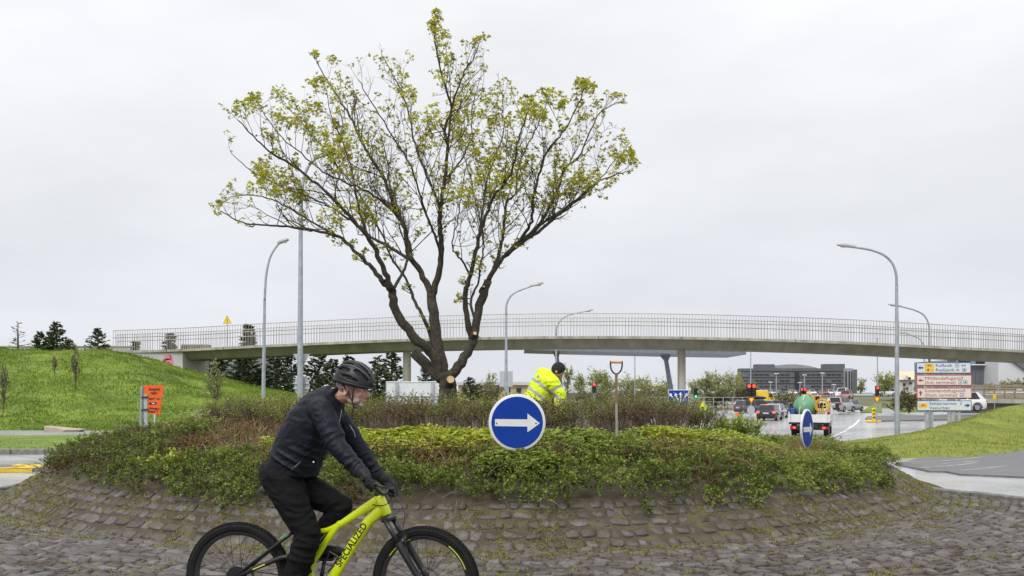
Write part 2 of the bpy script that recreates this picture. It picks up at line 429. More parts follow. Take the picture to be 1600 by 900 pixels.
def rmound(x, y):
    i = inside(x, y, RG); d = edged(x, y, RG)
    h = np.interp(x, [10, 13, 16, 20, 27, 45], [0.16, 0.28, 0.5, 0.95, 1.85, 2.2]) * sstep(0, 5.0, d) ** 0.75 + 0.10 * sstep(0, 0.25, d)
    h = h + (fbm(x * 0.9, y * 0.9, 21) - 0.5) * 0.14 * sstep(0, 1, d) + np.maximum(0, 0.10 - 0.1 * sstep(0, 0.3, d)) * 0
    return G(x, y) + np.where(i, h, -0.06)
verge_r = struct(grid('grass_mound', np.linspace(9.5, 42, 130), np.linspace(24.5, 54, 118), rmound, M_grassR))
def sheet(name, pxs, dz, m_, thick=0.08, kind='structure'):
    P = [gp(*q) for q in pxs]; P = [Vector((p.x, p.y, gz(p.x, p.y) + dz - thick)) for p in P]
    o = MB().prism(P, (0, 0, thick)).build(name, m_); o['kind'] = kind; return o
sheet('pavement', [(1398, 727), (1440, 716.5), (1500, 714), (1556, 706), (1600, 693), (1640, 684), (1760, 676), (1760, 757), (1600, 747.5), (1500, 743), (1478, 738.5), (1452, 738), (1430, 733)], 0.035, M_asph2)
for q in ([(1405, 724), (1470, 723), (1530, 717), (1580, 706), (1640, 692)], [(1440, 734), (1500, 729), (1560, 720), (1640, 704)], [(1470, 727), (1540, 721.5)], [(1500, 738), (1570, 731), (1680, 712)]):  # pale strips: sheen along wet tyre tracks, put in as lighter colour
    P_ = [gp(*p_) for p_ in q]; n_ = len(P_); mb_ = MB(); mb_.add([Vector((p_.x, p_.y + s_ * .07, gz(p_.x, p_.y) + 0.041)) for s_ in (-1, 1) for p_ in P_], [(i_, i_ + 1, n_ + i_ + 1, n_ + i_) for i_ in range(n_ - 1)]); struct(mb_.build('wet_sheen_streak', mat('painted_sheen', (0.16, 0.16, 0.165), .5, scale=4, col2=(0.36, 0.36, 0.37))))
# --- crossing: median with kerb, markings
med = island('median_island', [tuple(gp(*q).xy) for q in [(1352, 655), (1356, 652), (1420, 651), (1560, 648.5), (1640, 647), (1640, 653), (1560, 655), (1420, 658.5), (1362, 659.5)]], 0.13, M_asph2, M_kerb, 0.2)
q = [gp(1353, 660.2), gp(1377, 660.2), gp(1377, 658.6), gp(1355, 658.2)]
MB().prism([Vector((p.x, p.y, gz(p.x, p.y) + 0.02)) for p in q], (0, 0, 0.115)).build('yellow_nose', M_kerby, med)
def marking(pts, w, closed=False):
    P = [gp(*q) for q in pts]; mb = MB(); L = []; Rr = []
    for i, p in enumerate(P):
        t = (P[min(i + 1, len(P) - 1)] - P[max(i - 1, 0)]); s_ = Vector((t.y, -t.x, 0)).normalized() * (w / 2)
        for lst, sg in ((L, 1), (Rr, -1)):
            c = p + s_ * sg; lst.append(Vector((c.x, c.y, gz(c.x, c.y) + 0.006)))
    n = len(P); mb.add(L + Rr, [(i, i + 1, n + i + 1, n + i) for i in range(n - 1)])
    return struct(mb.build('road_marking', M_white))
marking([(1343, 656), (1335, 664), (1318, 675), (1292, 687), (1280, 692)], 0.22)
marking([(1385, 661), (1440, 659.5), (1520, 656)], 0.16)
marking([(1366, 667), (1392, 666), (1420, 664.5)], 0.25)
marking([(1360, 674), (1330, 677), (1300, 682)], 0.15)
marking([(1295, 667), (1325, 666)], 0.35)
marking([(1226, 664), (1255, 664)], 0.3)
marking([(1265, 648), (1300, 648)], 0.35)
marking([(1345, 645.5), (1440, 644)], 0.2)
# far verges and path beyond the crossing
def lawn_patch(name, pts, m_, h=0.12):
    P = [Vector((p.x, p.y, gz(p.x, p.y) - 0.05)) for p in (gp(*q) for q in pts)]
    return struct(MB().prism(P, (0, 0, h + 0.05)).build(name, m_))
lawn_patch('grass_verge', [(1344, 645), (1378, 645), (1378, 631), (1366, 631)], M_grass)
lawn_patch('grass_verge', [(1402, 644.5), (1470, 643.5), (1520, 642), (1475, 634), (1384, 631)], M_grass)
lawn_patch('grass_verge', [(1000, 640), (1175, 640.5), (1160, 632), (1000, 632)], mat('rough_grass', (0.13, 0.13, 0.07), 0.9, scale=0.8, col2=(0.22, 0.21, 0.13)))

# ------------------------------------------------------------------ roundabout
CX, CY = -0.68, 17.6
def ZI(r):   # height of the island surface by radius
    return np.interp(r, [0, 4, 5.0, 5.4, 5.9, 6.5, 7.0, 7.5, 7.62, 8.2, 8.25], [1.16, 1.12, 1.06, 1.0, 0.9, 0.74, 0.57, 0.40, 0.34, 0.0, 0.0])
def flat(x, y):  # cobbled apron: rises very slightly towards the rider
    r = np.hypot(np.asarray(x) - CX, np.asarray(y) - CY); return np.clip(0.02 * (r - 8.2), 0, 0.075)
def ring_mesh(name, rs, zs, m_, a0=0, a1=360, n=160, org=(CX, CY, 0)):
    A = np.radians(np.linspace(a0, a1, n)); V = []; 
    for r, z in zip(rs, zs):
        V.append(np.stack([CX + r * np.cos(A), CY + r * np.sin(A), np.full(n, z)], 1))
    V = np.concatenate(V); Q = [(i * n + k, i * n + k + 1, (i + 1) * n + k + 1, (i + 1) * n + k) for i in range(len(rs) - 1) for k in range(n - 1)]
    return npmesh(name, V, np.array(Q), m_, smooth=True, org=org)
def low(x): return 1 - 0.66 * sstep(2.2, 5.2, x)
def ZIx(x, y):
    z = ZI(np.hypot(np.asarray(x) - CX, np.asarray(y) - CY)); return np.where(z > 0.36, 0.36 + (z - 0.36) * low(x), z)
rs = [0.01, 2, 3.5, 4.5, 5.0, 5.4, 5.9, 6.5, 7.0, 7.5, 7.62]
bed = struct(ring_mesh('planting_bed', rs, [float(ZI(r)) for r in rs], M_soil))
for v_ in bed.data.vertices: v_.co.z = float(ZIx(v_.co.x + CX, v_.co.y + CY))
slope = struct(ring_mesh('cobbled_slope', [7.58, 7.8, 8.0, 8.2, 8.45, 8.5], [0.362, 0.247, 0.130, 0.009, 0.000, -0.7], M_joint))
APRON = [(-8.3, 18.5), (-8.62, 15.2), (-9.3, 12.5), (-11, 9), (-13, 5), (-14, 1), (14, 1), (12.5, 5), (9.9, 9.2), (7.75, 13.35), (6.9, 15.2), (6.4, 17.5), (6.0, 20), (-8, 20)]
_ax = np.linspace(-14.5, 14.5, 90); _ay = np.linspace(1, 20, 60)
paving = struct(grid('cobble_paving', _ax, _ay, lambda x, y: flat(x, y) - 0.001, M_joint, lambda x, y: ~inside(x, y, APRON) | (np.hypot(x - CX, y - CY) < 8.1)))
mk = MB()
for a, b in ((0, 1), (1, 2), (2, 3), (3, 4), (6, 7), (7, 8), (8, 9), (9, 10), (10, 11)):      # low edging where the cobbles meet the asphalt
    if a == 5: continue
    A_ = Vector((*APRON[a], 0)); B_ = Vector((*APRON[b], 0)); n_ = max(1, int((B_ - A_).length / 0.7)); d_ = (B_ - A_) / n_
    for k in range(n_):
        c_ = A_ + d_ * (k + 0.5); mk.rbox((c_.x, c_.y, 0.02 + random.uniform(-0.015, 0.012)), (d_.length - 0.02, 0.13, 0.14), 0.02, Matrix.Rotation(math.atan2(d_.y, d_.x) + random.uniform(-0.02, 0.02), 3, 'Z'))
struct(mk.build('edging', M_kerb))

# cobblestones --------------------------------------------------------------
def stone_mat(name, attr, dirt=0.56, dcol=(0.115, 0.10, 0.04)):
    m_ = bpy.data.materials.new(name); m_.use_nodes = True; N = NT(m_); b = N.n['Principled BSDF']
    if attr: a = N.add('ShaderNodeAttribute', attribute_name='tint'); fac = a.outputs['Fac']
    else: a = N.add('ShaderNodeObjectInfo'); fac = a.outputs['Random']
    r = N.add('ShaderNodeValToRGB'); N.link(fac, r.inputs[0]); el = r.color_ramp.elements
    el[0].color = (0.07, 0.058, 0.05, 1); el[1].color = (0.165, 0.152, 0.15, 1); e = el.new(0.45); e.color = (0.105, 0.088, 0.08, 1); e = el.new(0.75); e.color = (0.115, 0.108, 0.11, 1)
    g = N.add('ShaderNodeNewGeometry'); n = N.add('ShaderNodeTexNoise'); n.inputs['Scale'].default_value = 22; n.inputs['Detail'].default_value = 6
    N.link(g.outputs['Position'], n.inputs['Vector'])
    mm = N.add('ShaderNodeMix', data_type='RGBA', blend_type='MULTIPLY'); mm.inputs[0].default_value = 0.8
    r2 = N.add('ShaderNodeValToRGB'); N.link(n.outputs[0], r2.inputs[0]); r2.color_ramp.elements[0].position = 0.3; r2.color_ramp.elements[0].color = (0.55, 0.53, 0.5, 1); r2.color_ramp.elements[1].position = 0.7; r2.color_ramp.elements[1].color = (1.25, 1.25, 1.25, 1)
    N.link(r.outputs[0], mm.inputs[6]); N.link(r2.outputs[0], mm.inputs[7])
    n3 = N.add('ShaderNodeTexNoise'); n3.inputs['Scale'].default_value = 3.2; n3.inputs['Detail'].default_value = 8; n3.inputs['Roughness'].default_value = 0.7; N.link(g.outputs['Position'], n3.inputs['Vector'])
    r3 = N.add('ShaderNodeValToRGB'); N.link(n3.outputs[0], r3.inputs[0]); r3.color_ramp.elements[0].position = dirt; r3.color_ramp.elements[0].color = (0, 0, 0, 1); r3.color_ramp.elements[1].position = dirt + 0.13; r3.color_ramp.elements[1].color = (0.75, 0.75, 0.75, 1)
    m3 = N.add('ShaderNodeMix', data_type='RGBA'); N.link(r3.outputs[0], m3.inputs[0]); N.link(mm.outputs[2], m3.inputs[6]); m3.inputs[7].default_value = (*dcol, 1)
    N.link(m3.outputs[2], b.inputs['Base Color'])
    mr_ = N.add('ShaderNodeMapRange'); N.link(n.outputs[0], mr_.inputs[0]); mr_.inputs[1].default_value = 0.3; mr_.inputs[2].default_value = 0.7; mr_.inputs[3].default_value = 0.42; mr_.inputs[4].default_value = 0.8; N.link(mr_.outputs[0], b.inputs['Roughness'])
    n4 = N.add('ShaderNodeTexNoise'); n4.inputs['Scale'].default_value = 60; n4.inputs['Detail'].default_value = 5; N.link(g.outputs['Position'], n4.inputs['Vector'])
    bu = N.add('ShaderNodeBump'); bu.inputs['Strength'].default_value = 0.5; bu.inputs['Distance'].default_value = 0.012; N.link(n4.outputs[0], bu.inputs['Height']); N.link(bu.outputs[0], b.inputs['Normal'])
    return m_
M_cob1 = stone_mat('basalt_cobble', False); M_cob2 = stone_mat('basalt_cobble_mass', True)
M_cob3 = stone_mat('dirty_cobble', False, 0.45, (0.082, 0.066, 0.044)); M_cob4 = stone_mat('dirty_cobble_mass', True, 0.45, (0.082, 0.066, 0.044))
def stone_variant(seed):
    r = random.Random(seed); n = 12; P = []
    for k in range(n):
        a = 2 * math.pi * (k + 0.5 + r.uniform(-0.2, 0.2)) / n; c, s_ = math.cos(a), math.sin(a)
        q = 1 / max((abs(c) ** 7 + abs(s_) ** 7) ** (1 / 7), 1e-6) * r.uniform(0.9, 1.02); P.append((0.5 * c * q, 0.5 * s_ * q))
    tx, ty = r.uniform(-0.012, 0.012), r.uniform(-0.012, 0.012)
    rings = [[(x * 1.0, y * 1.0, -0.06) for x, y in P], [(x * 0.975, y * 0.975, 0.009 + r.uniform(-0.004, 0.003)) for x, y in P], [(x * 0.86, y * 0.86, 0.018 + tx * x * 2 + ty * y * 2 + r.uniform(-0.003, 0.003)) for x, y in P]]
    V = [p for q in rings for p in q] + [(0, 0, 0.020)]; Fc = []
    for i in range(2):
        for k in range(n): Fc.append((i * n + k, i * n + (k + 1) % n, (i + 1) * n + (k + 1) % n, (i + 1) * n + k))
    for k in range(n): Fc.append((2 * n + k, 2 * n + (k + 1) % n, 3 * n))
    return V, Fc
SV = [stone_variant(s) for s in range(14)]; SVM = []
for V_, F_ in SV:
    me = bpy.data.meshes.new('cobblestone'); me.from_pydata(V_, [], F_); me.shade_smooth(); me.materials.append(M_cob1); SVM.append(me)
SVM2 = []
for me in SVM:
    m2_ = me.copy(); m2_.materials.clear(); m2_.materials.append(M_cob3); SVM2.append(m2_)
def lay(parent, r0, r1, a0, a1, dr, l0, l1, zf, tilt, ok):
    out = []; r = r0; rg = random.Random(int(r0 * 100))
    while r < r1:
        w = dr * rg.uniform(0.9, 1.12); a = rad(a0) + rg.uniform(0, 0.03)
        while a < rad(a1):
            L = rg.uniform(l0, l1); am = a + L / 2 / r; rm = r + w / 2 + rg.uniform(-0.012, 0.012)
            x, y = CX + rm * math.cos(am), CY + rm * math.sin(am)
            if ok(x, y): out.append((x, y, zf(x, y) + rg.uniform(-0.009, 0.006), am + rg.gauss(0, 0.07), L * 0.97, w * rg.uniform(0.9, 1.0), tilt + rg.uniform(-0.045, 0.045), rg.randrange(14), rg.random()))
            a += L / r
        r += w
    def score(s):
        px = 800 + F * s[0] / s[1]; py = HOR + F * (CAMZ - s[2]) / s[1]
        if not (-30 < px < 1630 and py < 915 and s[1] > 1): return 0
        hid = 0.2 if (300 < px < 740 and py > 800) or (410 < px < 520 and py > 740) else 1
        return hid / s[1] ** 2 * s[4]
    out.sort(key=score, reverse=True)
    Va, Qa, Ta = [], [], []; base = 0
    for i, (x, y, z, am, L, w, tl, vi, tv) in enumerate(out):
        Rm = Matrix.Rotation(am + math.pi / 2, 4, 'Z') @ Matrix.Rotation(tl, 4, 'X')
        if i < 300:
            o = bpy.data.objects.new('cobblestone', (SVM2 if parent is slope else SVM)[vi]); COL.objects.link(o); o.parent = parent
            o.matrix_local = Matrix.Translation(Vector((x, y, z)) - ORGof(parent)) @ Rm @ Matrix.Diagonal((L, w, 1, 1))
        else:
            A = np.array(SV[vi][0]) * np.array([L, w, 1]); R3 = np.array(Rm.to_3x3()); V3 = A @ R3.T + np.array([x, y, z])
            for f in SV[vi][1]: Qa.append([q + base for q in (f if len(f) == 4 else (f[0], f[1], f[2], f[2]))])
            Ta += [tv] * len(SV[vi][1]); Va.append(V3); base += len(A)
    if Va:
        me = bpy.data.meshes.new('cobblestones'); V = np.concatenate(Va) - np.array(ORGof(parent))
        me.from_pydata([tuple(v) for v in V], [], [tuple(dict.fromkeys(q)) for q in Qa]); a_ = me.attributes.new('tint', 'FLOAT', 'FACE'); a_.data.foreach_set('value', np.array(Ta, np.float32))
        me.shade_smooth(); me.materials.append(M_cob4 if parent is slope else M_cob2); link('cobblestones', me, parent, kind='stuff')
    return out
def slopez(x, y): return float(np.interp(math.hypot(x - CX, y - CY), [7.5, 8.2, 8.5], [0.400, 0.003, -0.003]))
lay(slope, 7.48, 8.22, 165, 375, 0.15, 0.10, 0.25, slopez, math.atan2(0.37, 0.7), lambda x, y: y < 19)
lay(paving, 8.24, 13.2, 186, 352, 0.122, 0.11, 0.24, lambda x, y: float(flat(x, y)), 0.0, lambda x, y: bool(inside(np.array([x]), np.array([y]), APRON)[0]) and y > 3.5)
# ================================================================== ISLAND PLANTING
def isl(r, a): x = CX + r * np.cos(a); y = CY + r * np.sin(a); return np.stack([x, y, ZIx(x, y)], 1)
L_cover = leafmat('cotoneaster_leaf', [(0, (0.17, 0.10, 0.05)), (0.2, (0.075, 0.07, 0.02)), (0.5, (0.105, 0.155, 0.025)), (0.8, (0.22, 0.285, 0.045)), (1, (0.36, 0.38, 0.09))])
L_lime = leafmat('lime_leaf', [(0, (0.14, 0.20, 0.02)), (0.5, (0.36, 0.43, 0.045)), (1, (0.55, 0.58, 0.10))], rough=0.45)
L_mid = leafmat('midgreen_leaf', [(0, (0.07, 0.11, 0.02)), (0.5, (0.18, 0.26, 0.04)), (1, (0.33, 0.40, 0.08))])
L_hedge = leafmat('hedge_leaf', [(0, (0.075, 0.042, 0.035)), (0.35, (0.17, 0.105, 0.08)), (0.5, (0.16, 0.13, 0.05)), (0.62, (0.14, 0.17, 0.03)), (1, (0.30, 0.35, 0.06))], trans=0.25)
L_moss = leafmat('moss_blade', [(0, (0.10, 0.085, 0.035)), (0.3, (0.19, 0.19, 0.03)), (0.75, (0.27, 0.29, 0.03)), (1, (0.32, 0.27, 0.14))])
L_dry = leafmat('dry_grass', [(0, (0.16, 0.09, 0.035)), (0.5, (0.25, 0.16, 0.07)), (1, (0.34, 0.28, 0.15))], trans=0.2)
M_twig = mat('hedge_twig', (0.10, 0.068, 0.055), 0.8, scale=30, col2=(0.22, 0.16, 0.125))

def sprigs(P, D, n, length, leaf, rng, tint0, spread=0.9):
    """n leaves along each short shoot"""
    m_ = len(P); t = rng.random((m_, n, 1)) ** 0.7; base = P[:, None, :] + D[:, None, :] * (t * length.reshape(-1, 1, 1))
    d = unit((D[:, None, :] * 0.5 + rng.normal(size=(m_, n, 3)) * spread).reshape(-1, 3)); d[:, 2] += 0.15
    s_ = leaf * rng.uniform(0.65, 1.3, m_ * n)
    V, Q = leaves(base.reshape(-1, 3) + rng.normal(size=(m_ * n, 3)) * 0.012, d, s_, s_ * 0.36, rng)
    tt = np.clip(np.repeat(tint0, n) + (t.reshape(-1) - 0.6) * 0.45 + rng.normal(size=m_ * n) * 0.13, 0, 1)
    return V, Q, tt
def joinvq(L):
    V = []; Q = []; T = []; b = 0
    for v, q, t in L: V.append(v); Q.append(q + b); T.append(t); b += len(v)
    return np.concatenate(V), np.concatenate(Q), np.concatenate(T)
rng = np.random.default_rng(5)
# ground cover hanging over the edge of the bed
n = 9800; a = np.radians(rng.uniform(158, 382, n)); u = rng.random(n)
edge = 7.64 + 0.40 * (fbm(np.degrees(a) * 0.09, a * 0, 1) - 0.45) * 1.1 + 0.34 * (vnoise(np.degrees(a) * 0.45, a * 0, 2) - 0.5)
edge = edge - 0.42 * np.cos(a) ** 4; r0_ = np.where(np.degrees(a) < 236, 5.25, 6.05); r = r0_ + (edge - r0_) * u ** 0.62
P = isl(r, a); lump = fbm(P[:, 0] * 2.2, P[:, 1] * 2.2 + P[:, 2], 4); th = 0.04 + 0.46 * np.clip(lump - 0.18, 0, 1) ** 1.3 * sstep(5.9, 6.7, r) + 0.09 * sstep(6.8, 7.3, r); th = th * np.where(P[:, 0] > 2.5, .8, 1)
P[:, 2] += th * rng.random(n) ** 0.35 * np.where(r > 7.55, 0.75, 1)
out = np.stack([np.cos(a), np.sin(a), np.zeros(n)], 1)
D = unit(out * (0.25 + 0.8 * sstep(6.8, 7.6, r))[:, None] + rng.normal(size=(n, 3)) * 0.55 + np.array([0, 0, 1])[None] * (0.9 - 1.0 * sstep(7.2, 7.7, r))[:, None])
brown = fbm(P[:, 0] * 1.1 + 7, P[:, 1] * 1.1 + P[:, 2] * 2, 8, 4); topdry = sstep(6.9, 6.4, r)
fine = vnoise(P[:, 0] * 5.5, P[:, 1] * 5.5 + P[:, 2] * 5, 9); tint0 = 0.56 + 0.5 * (lump - 0.5) + 0.5 * (fine - 0.5) - 0.85 * np.clip(brown - 0.56, 0, 1) * 2 + 0.08 * np.where(P[:, 0] > 1, 1, -0.3) - 0.32 * topdry * sstep(0.44, 0.58, brown)
kp = (fine > 0.22) | (rng.random(n) < 0.35); P = P[kp]; D = D[kp]; tint0 = tint0[kp]; n = len(P)
V, Q, T = sprigs(P, D, 21, rng.uniform(0.06, 0.17, n), 0.030, rng, tint0)
cover = npmesh('ground_cover', V, Q, L_cover, tint=T, kind='stuff', org=(CX, CY, 0))
tag(cover, 'low small-leaved green ground cover hanging over the rim of the roundabout bed', 'ground cover')
# bare twigs showing through the cover
mb = MB()
for k in range(420):
    aa = rad(random.uniform(165, 375)); rr = random.uniform(6.3, 7.7); p = Vector(isl(np.array([rr]), np.array([aa]))[0]) + Vector((0, 0, random.uniform(0.05, 0.28)))
    d = Vector((math.cos(aa), math.sin(aa), 0)) * random.uniform(0.1, 0.35) + Vector((random.uniform(-.2, .2), random.uniform(-.2, .2), random.uniform(-0.12, 0.14)))
    mb.tube([p, p + d * 0.5 + Vector((0, 0, 0.02)), p + d], [0.004, 0.003, 0.0015], 3, cap=False)
o = mb.build('fallen_twigs', mat('bare_twig', (0.16, 0.12, 0.09), 0.8, scale=20, col2=(0.26, 0.21, 0.16)), kind='stuff', fixn=False, org=(CX, CY, 0)); tag(o, 'thin bare twigs lying through the ground cover', 'twigs')
# dry brown grass on the shoulder of the bed
n = 21000; a = np.radians(rng.uniform(170, 370, n)); r = np.where(np.degrees(a) < 246, rng.uniform(4.9, 6.7, n), rng.uniform(6.0, 6.95, n)); P = isl(r, a)
k = fbm(P[:, 0] * 0.9 + 3, P[:, 1] * 0.9, 31) ; keep = k > np.where((P[:, 0] < -2.3) & (P[:, 0] > -4.6), 0.40, 0.53); P = P[keep]; n = len(P)
D = rng.normal(size=(n, 3)) * 0.6 + np.array([0, 0, 0.8]); P[:, 2] += rng.uniform(0.03, 0.17, n)
V, Q = leaves(P, D, rng.uniform(0.06, 0.17, n), rng.uniform(0.003, 0.007, n), rng, up=0)
o = npmesh('dry_grass', V, Q, L_dry, tint=np.clip(rng.normal(0.45, 0.25, n), 0, 1), kind='stuff', org=(CX, CY, 0)); tag(o, 'dry brown grass along the shoulder of the planted bed', 'dry grass')
# lime green perennials in front of the hedge, and a greener stretch to the right
def perennial(n, a0, a1, r0, r1, lm, name, label, leaf, nl, h, sd, tmean):
    g = np.random.default_rng(sd); a = np.radians(g.uniform(a0, a1, n)); r = g.uniform(r0, r1, n); P = isl(r, a)
    hh = h * (0.55 + 0.9 * fbm(P[:, 0] * 1.6, P[:, 1] * 1.6, sd)); LL = []
    az = g.uniform(0, 2 * np.pi, (n, nl)); el = g.uniform(-0.35, 1.2, (n, nl)); rr = g.uniform(0.05, 0.13, (n, nl, 1))
    d = np.stack([np.cos(az) * np.cos(el), np.sin(az) * np.cos(el), np.sin(el)], -1)
    base = P[:, None, :] + np.array([0, 0, 1]) * (hh[:, None, None]) + d * rr * np.array([1, 1, 0.75])
    dd = d * np.array([1, 1, 0.2]) + g.normal(size=d.shape) * 0.3 - np.array([0, 0, 0.25])
    s_ = leaf * g.uniform(0.7, 1.25, n * nl)
    for q in (-0.75, 0, 0.75):     # three-lobed leaf
        c, s2 = math.cos(q), math.sin(q); e = dd.reshape(-1, 3).copy(); x = e[:, 0] * c - e[:, 1] * s2; y = e[:, 0] * s2 + e[:, 1] * c; e[:, 0] = x; e[:, 1] = y
        V, Q = leaves(base.reshape(-1, 3), e, s_ * (1 if q == 0 else 0.85), s_ * 0.3, np.random.default_rng(sd + 1), up=1.2)
        LL.append((V, Q, np.clip(tmean + 0.28 * np.sin(el).reshape(-1) + np.repeat(g.normal(size=n) * 0.08, nl) + g.normal(size=n * nl) * 0.1, 0, 1)))
    V, Q, T = joinvq(LL); o = npmesh(name, V, Q, lm, tint=T, kind='stuff', org=(CX, CY, 0)); tag(o, label, 'ground cover')
perennial(460, 244, 276, 5.35, 6.15, L_lime, 'lime_perennials', 'bright lime green leafy perennials in front of the brown hedge', 0.062, 26, 0.10, 41, 0.5)
perennial(80, 273, 280, 6.5, 6.9, L_mid, 'green_perennials', 'green leaves growing up in front of the round arrow sign', 0.055, 22, 0.2, 47, 0.6)
perennial(560, 274, 331, 5.4, 6.45, L_mid, 'green_perennials', 'mid green leafy perennials along the right shoulder of the bed', 0.058, 24, 0.10, 43, 0.62)
perennial(130, 296, 322, 5.5, 6.0, L_lime, 'lime_perennials', 'scattered lime leaves among the green perennials right of the spade', 0.05, 20, 0.14, 44, 0.4)
# hedge of twiggy shrubs
def shrub(x, y, w, h, label, green, nst=95, nl=2300, sd=0, lm=None, name='hedge_shrub', leaf=0.024, group=None, cat='shrub'):
    g = np.random.default_rng(1000 + sd); z0 = float(ZIx(x, y)) - 0.03
    root = thing(name, (x, y, z0), label, cat, group); B0 = np.array([x, y, z0]); mb = MB(); tips = []; tt = []
    for k in range(nst):
        ang = g.uniform(0, 2 * np.pi); q = math.sqrt(g.random()); bx, by = math.cos(ang) * q * w * 0.34, math.sin(ang) * q * w * 0.34
        hh = h * g.uniform(0.62, 1.08) * (1 - 0.22 * q); lx, ly = math.cos(ang) * q * w * 0.18 + g.normal() * 0.07, math.sin(ang) * q * w * 0.18 + g.normal() * 0.07
        p0 = B0 + (bx, by, 0); p1 = p0 + (lx * 0.4, ly * 0.4, hh * 0.5); p2 = p0 + (lx, ly, hh)
        mb.tube([p0, p1, p2], [0.006, 0.0045, 0.002], 3, cap=False)
        for j in range(3):
            f = g.uniform(0.35, 0.9); s0 = p0 * (1 - f) + p2 * f; e = s0 + np.array([g.normal() * 0.09, g.normal() * 0.09, g.uniform(0.06, 0.2)])
            mb.tube([s0, e], [0.003, 0.0015], 3, cap=False); tips.append((s0, e))
        tips.append((p1, p2)); tips.append((p1, p2))
    mb.build('stems', M_twig, root, fixn=False)
    A = np.array([t_[0] for t_ in tips]); Bq = np.array([t_[1] for t_ in tips]); i = g.integers(0, len(tips), nl); f = g.random((nl, 1)) ** 0.8
    P = A[i] * (1 - f) + Bq[i] * f + g.normal(size=(nl, 3)) * 0.02; D = unit(g.normal(size=(nl, 3)) + np.array([0, 0, 0.7])); s_ = leaf * g.uniform(0.6, 1.35, nl)
    hz = (P[:, 2] - z0) / h; pn = fbm(P[:, 0] * 2.3, P[:, 1] * 2.3 + P[:, 2] * 2.3, 60)
    T = np.clip(0.28 + green * (0.27 + 0.45 * sstep(0.3, 1.0, hz)) + (pn - 0.5) * 0.9 + g.normal(size=nl) * 0.13, 0, 1)
    V, Q = leaves(P, D, s_, s_ * 0.34, g); npmesh('foliage', V, Q, lm or L_hedge, root, tint=T, kind='stuff')
    return root
hx = [(-4.75, .8, 'hedge shrub at the left end of the hedge, right of the white flowers'), (-4.1, .75, 'brown twiggy hedge shrub second from the left end of the hedge'), (-3.35, .6, "hedge shrub behind the cyclist's shoulders"), (-2.55, .55, "hedge shrub showing just right of the cyclist's beard"),
      (-1.8, .55, 'brown hedge shrub in front of the white back of a road sign'), (-1.05, .45, 'hedge shrub growing right in front of the tree trunk'), (-0.35, .4, 'brown hedge shrub just left of the round blue arrow sign'), (0.35, .5, 'green-topped hedge shrub below the bending worker'),
      (1.0, .35, 'dark brown hedge shrub between the worker and the spade'), (1.65, .4, 'brown hedge shrub directly behind the spade'), (2.3, .5, 'hedge shrub below the blue lane sign'), (2.95, .65, 'greenish hedge shrub at the right end of the hedge')]
for i, (x, gr, lab) in enumerate(hx):
    y = CY - math.sqrt(max(4.75 ** 2 - (x - CX) ** 2, 2.2 ** 2)) + random.uniform(-0.1, 0.1)
    hgt = {0: 0.60, 11: 0.52}.get(i, random.uniform(0.56, 0.66))
    if x > 2.6: y = 15.0
    shrub(x, y, 1.15, hgt, lab, gr + .25, 75, 4600, i, group='shrubs of the hedge on the roundabout')
for i, (x, y, gr) in enumerate([(-3.9, 15.2, .7), (-2.9, 14.6, .5), (-1.9, 14.3, .5), (1.75, 14.4, .5), (2.6, 14.9, .5)]):
    shrub(x, y, 1.2, 0.58, ['second-row shrub at the left behind the hedge', "second-row shrub behind the cyclist's helmet", 'second-row shrub just left of the trunk', 'second-row shrub behind the spade handle', 'second-row shrub at the right behind the hedge'][i], gr + .25, 55, 2400, 40 + i, group='second row of hedge shrubs')
# other single plants
fl = shrub(X_at(303, 13.6), 13.6, 0.75, 0.42, 'leafy plant with white flowers at the left end of the hedge', 0.9, 50, 1300, 70, L_mid, 'flowering_plant', 0.04, cat='plant')
g = np.random.default_rng(77); n = 60; P = np.stack([X_at(303, 13.6) + g.normal(size=n) * 0.2, 13.55 + g.normal(size=n) * 0.15, ORGof(fl).z + g.uniform(0.26, 0.52, n)], 1); LL = []
for q in range(5):
    D = np.stack([np.cos(q * 1.257 + P[:, 0] * 9), np.sin(q * 1.257 + P[:, 0] * 9), np.full(n, 0.25)], 1); V, Q = leaves(P, D, np.full(n, 0.024), np.full(n, 0.011), g, up=2); LL.append((V, Q, g.random(n)))
V, Q, T = joinvq(LL); npmesh('blossoms', V, Q, leafmat('white_petal', [(0, (0.62, 0.62, 0.45)), (1, (0.8, 0.8, 0.74))], trans=0.2), fl, tint=T, kind='stuff')
shrub(X_at(930, 12.15), 12.15, 0.4, 0.22, 'small bright green leafy plant left of the spade', 0.8, 18, 420, 71, L_mid, 'leafy_plant', 0.05, cat='plant')
shrub(X_at(984, 12.1), 12.1, 0.4, 0.2, 'small green leafy plant right of the spade blade', 0.7, 18, 380, 72, L_mid, 'leafy_plant', 0.05, cat='plant')
shrub(X_at(1143, 15.3), 15.3, 1.0, 0.46, 'loose green leafy bush right of the hedge end', 1.0, 50, 1500, 73, L_mid, 'leafy_bush', 0.055, cat='bush')
shrub(X_at(268, 11.9), 11.75, 0.3, 0.3, 'single bright green tuft standing up in the left ground cover', 1.0, 14, 240, 74, L_lime, 'leafy_tuft', 0.075, cat='plant')
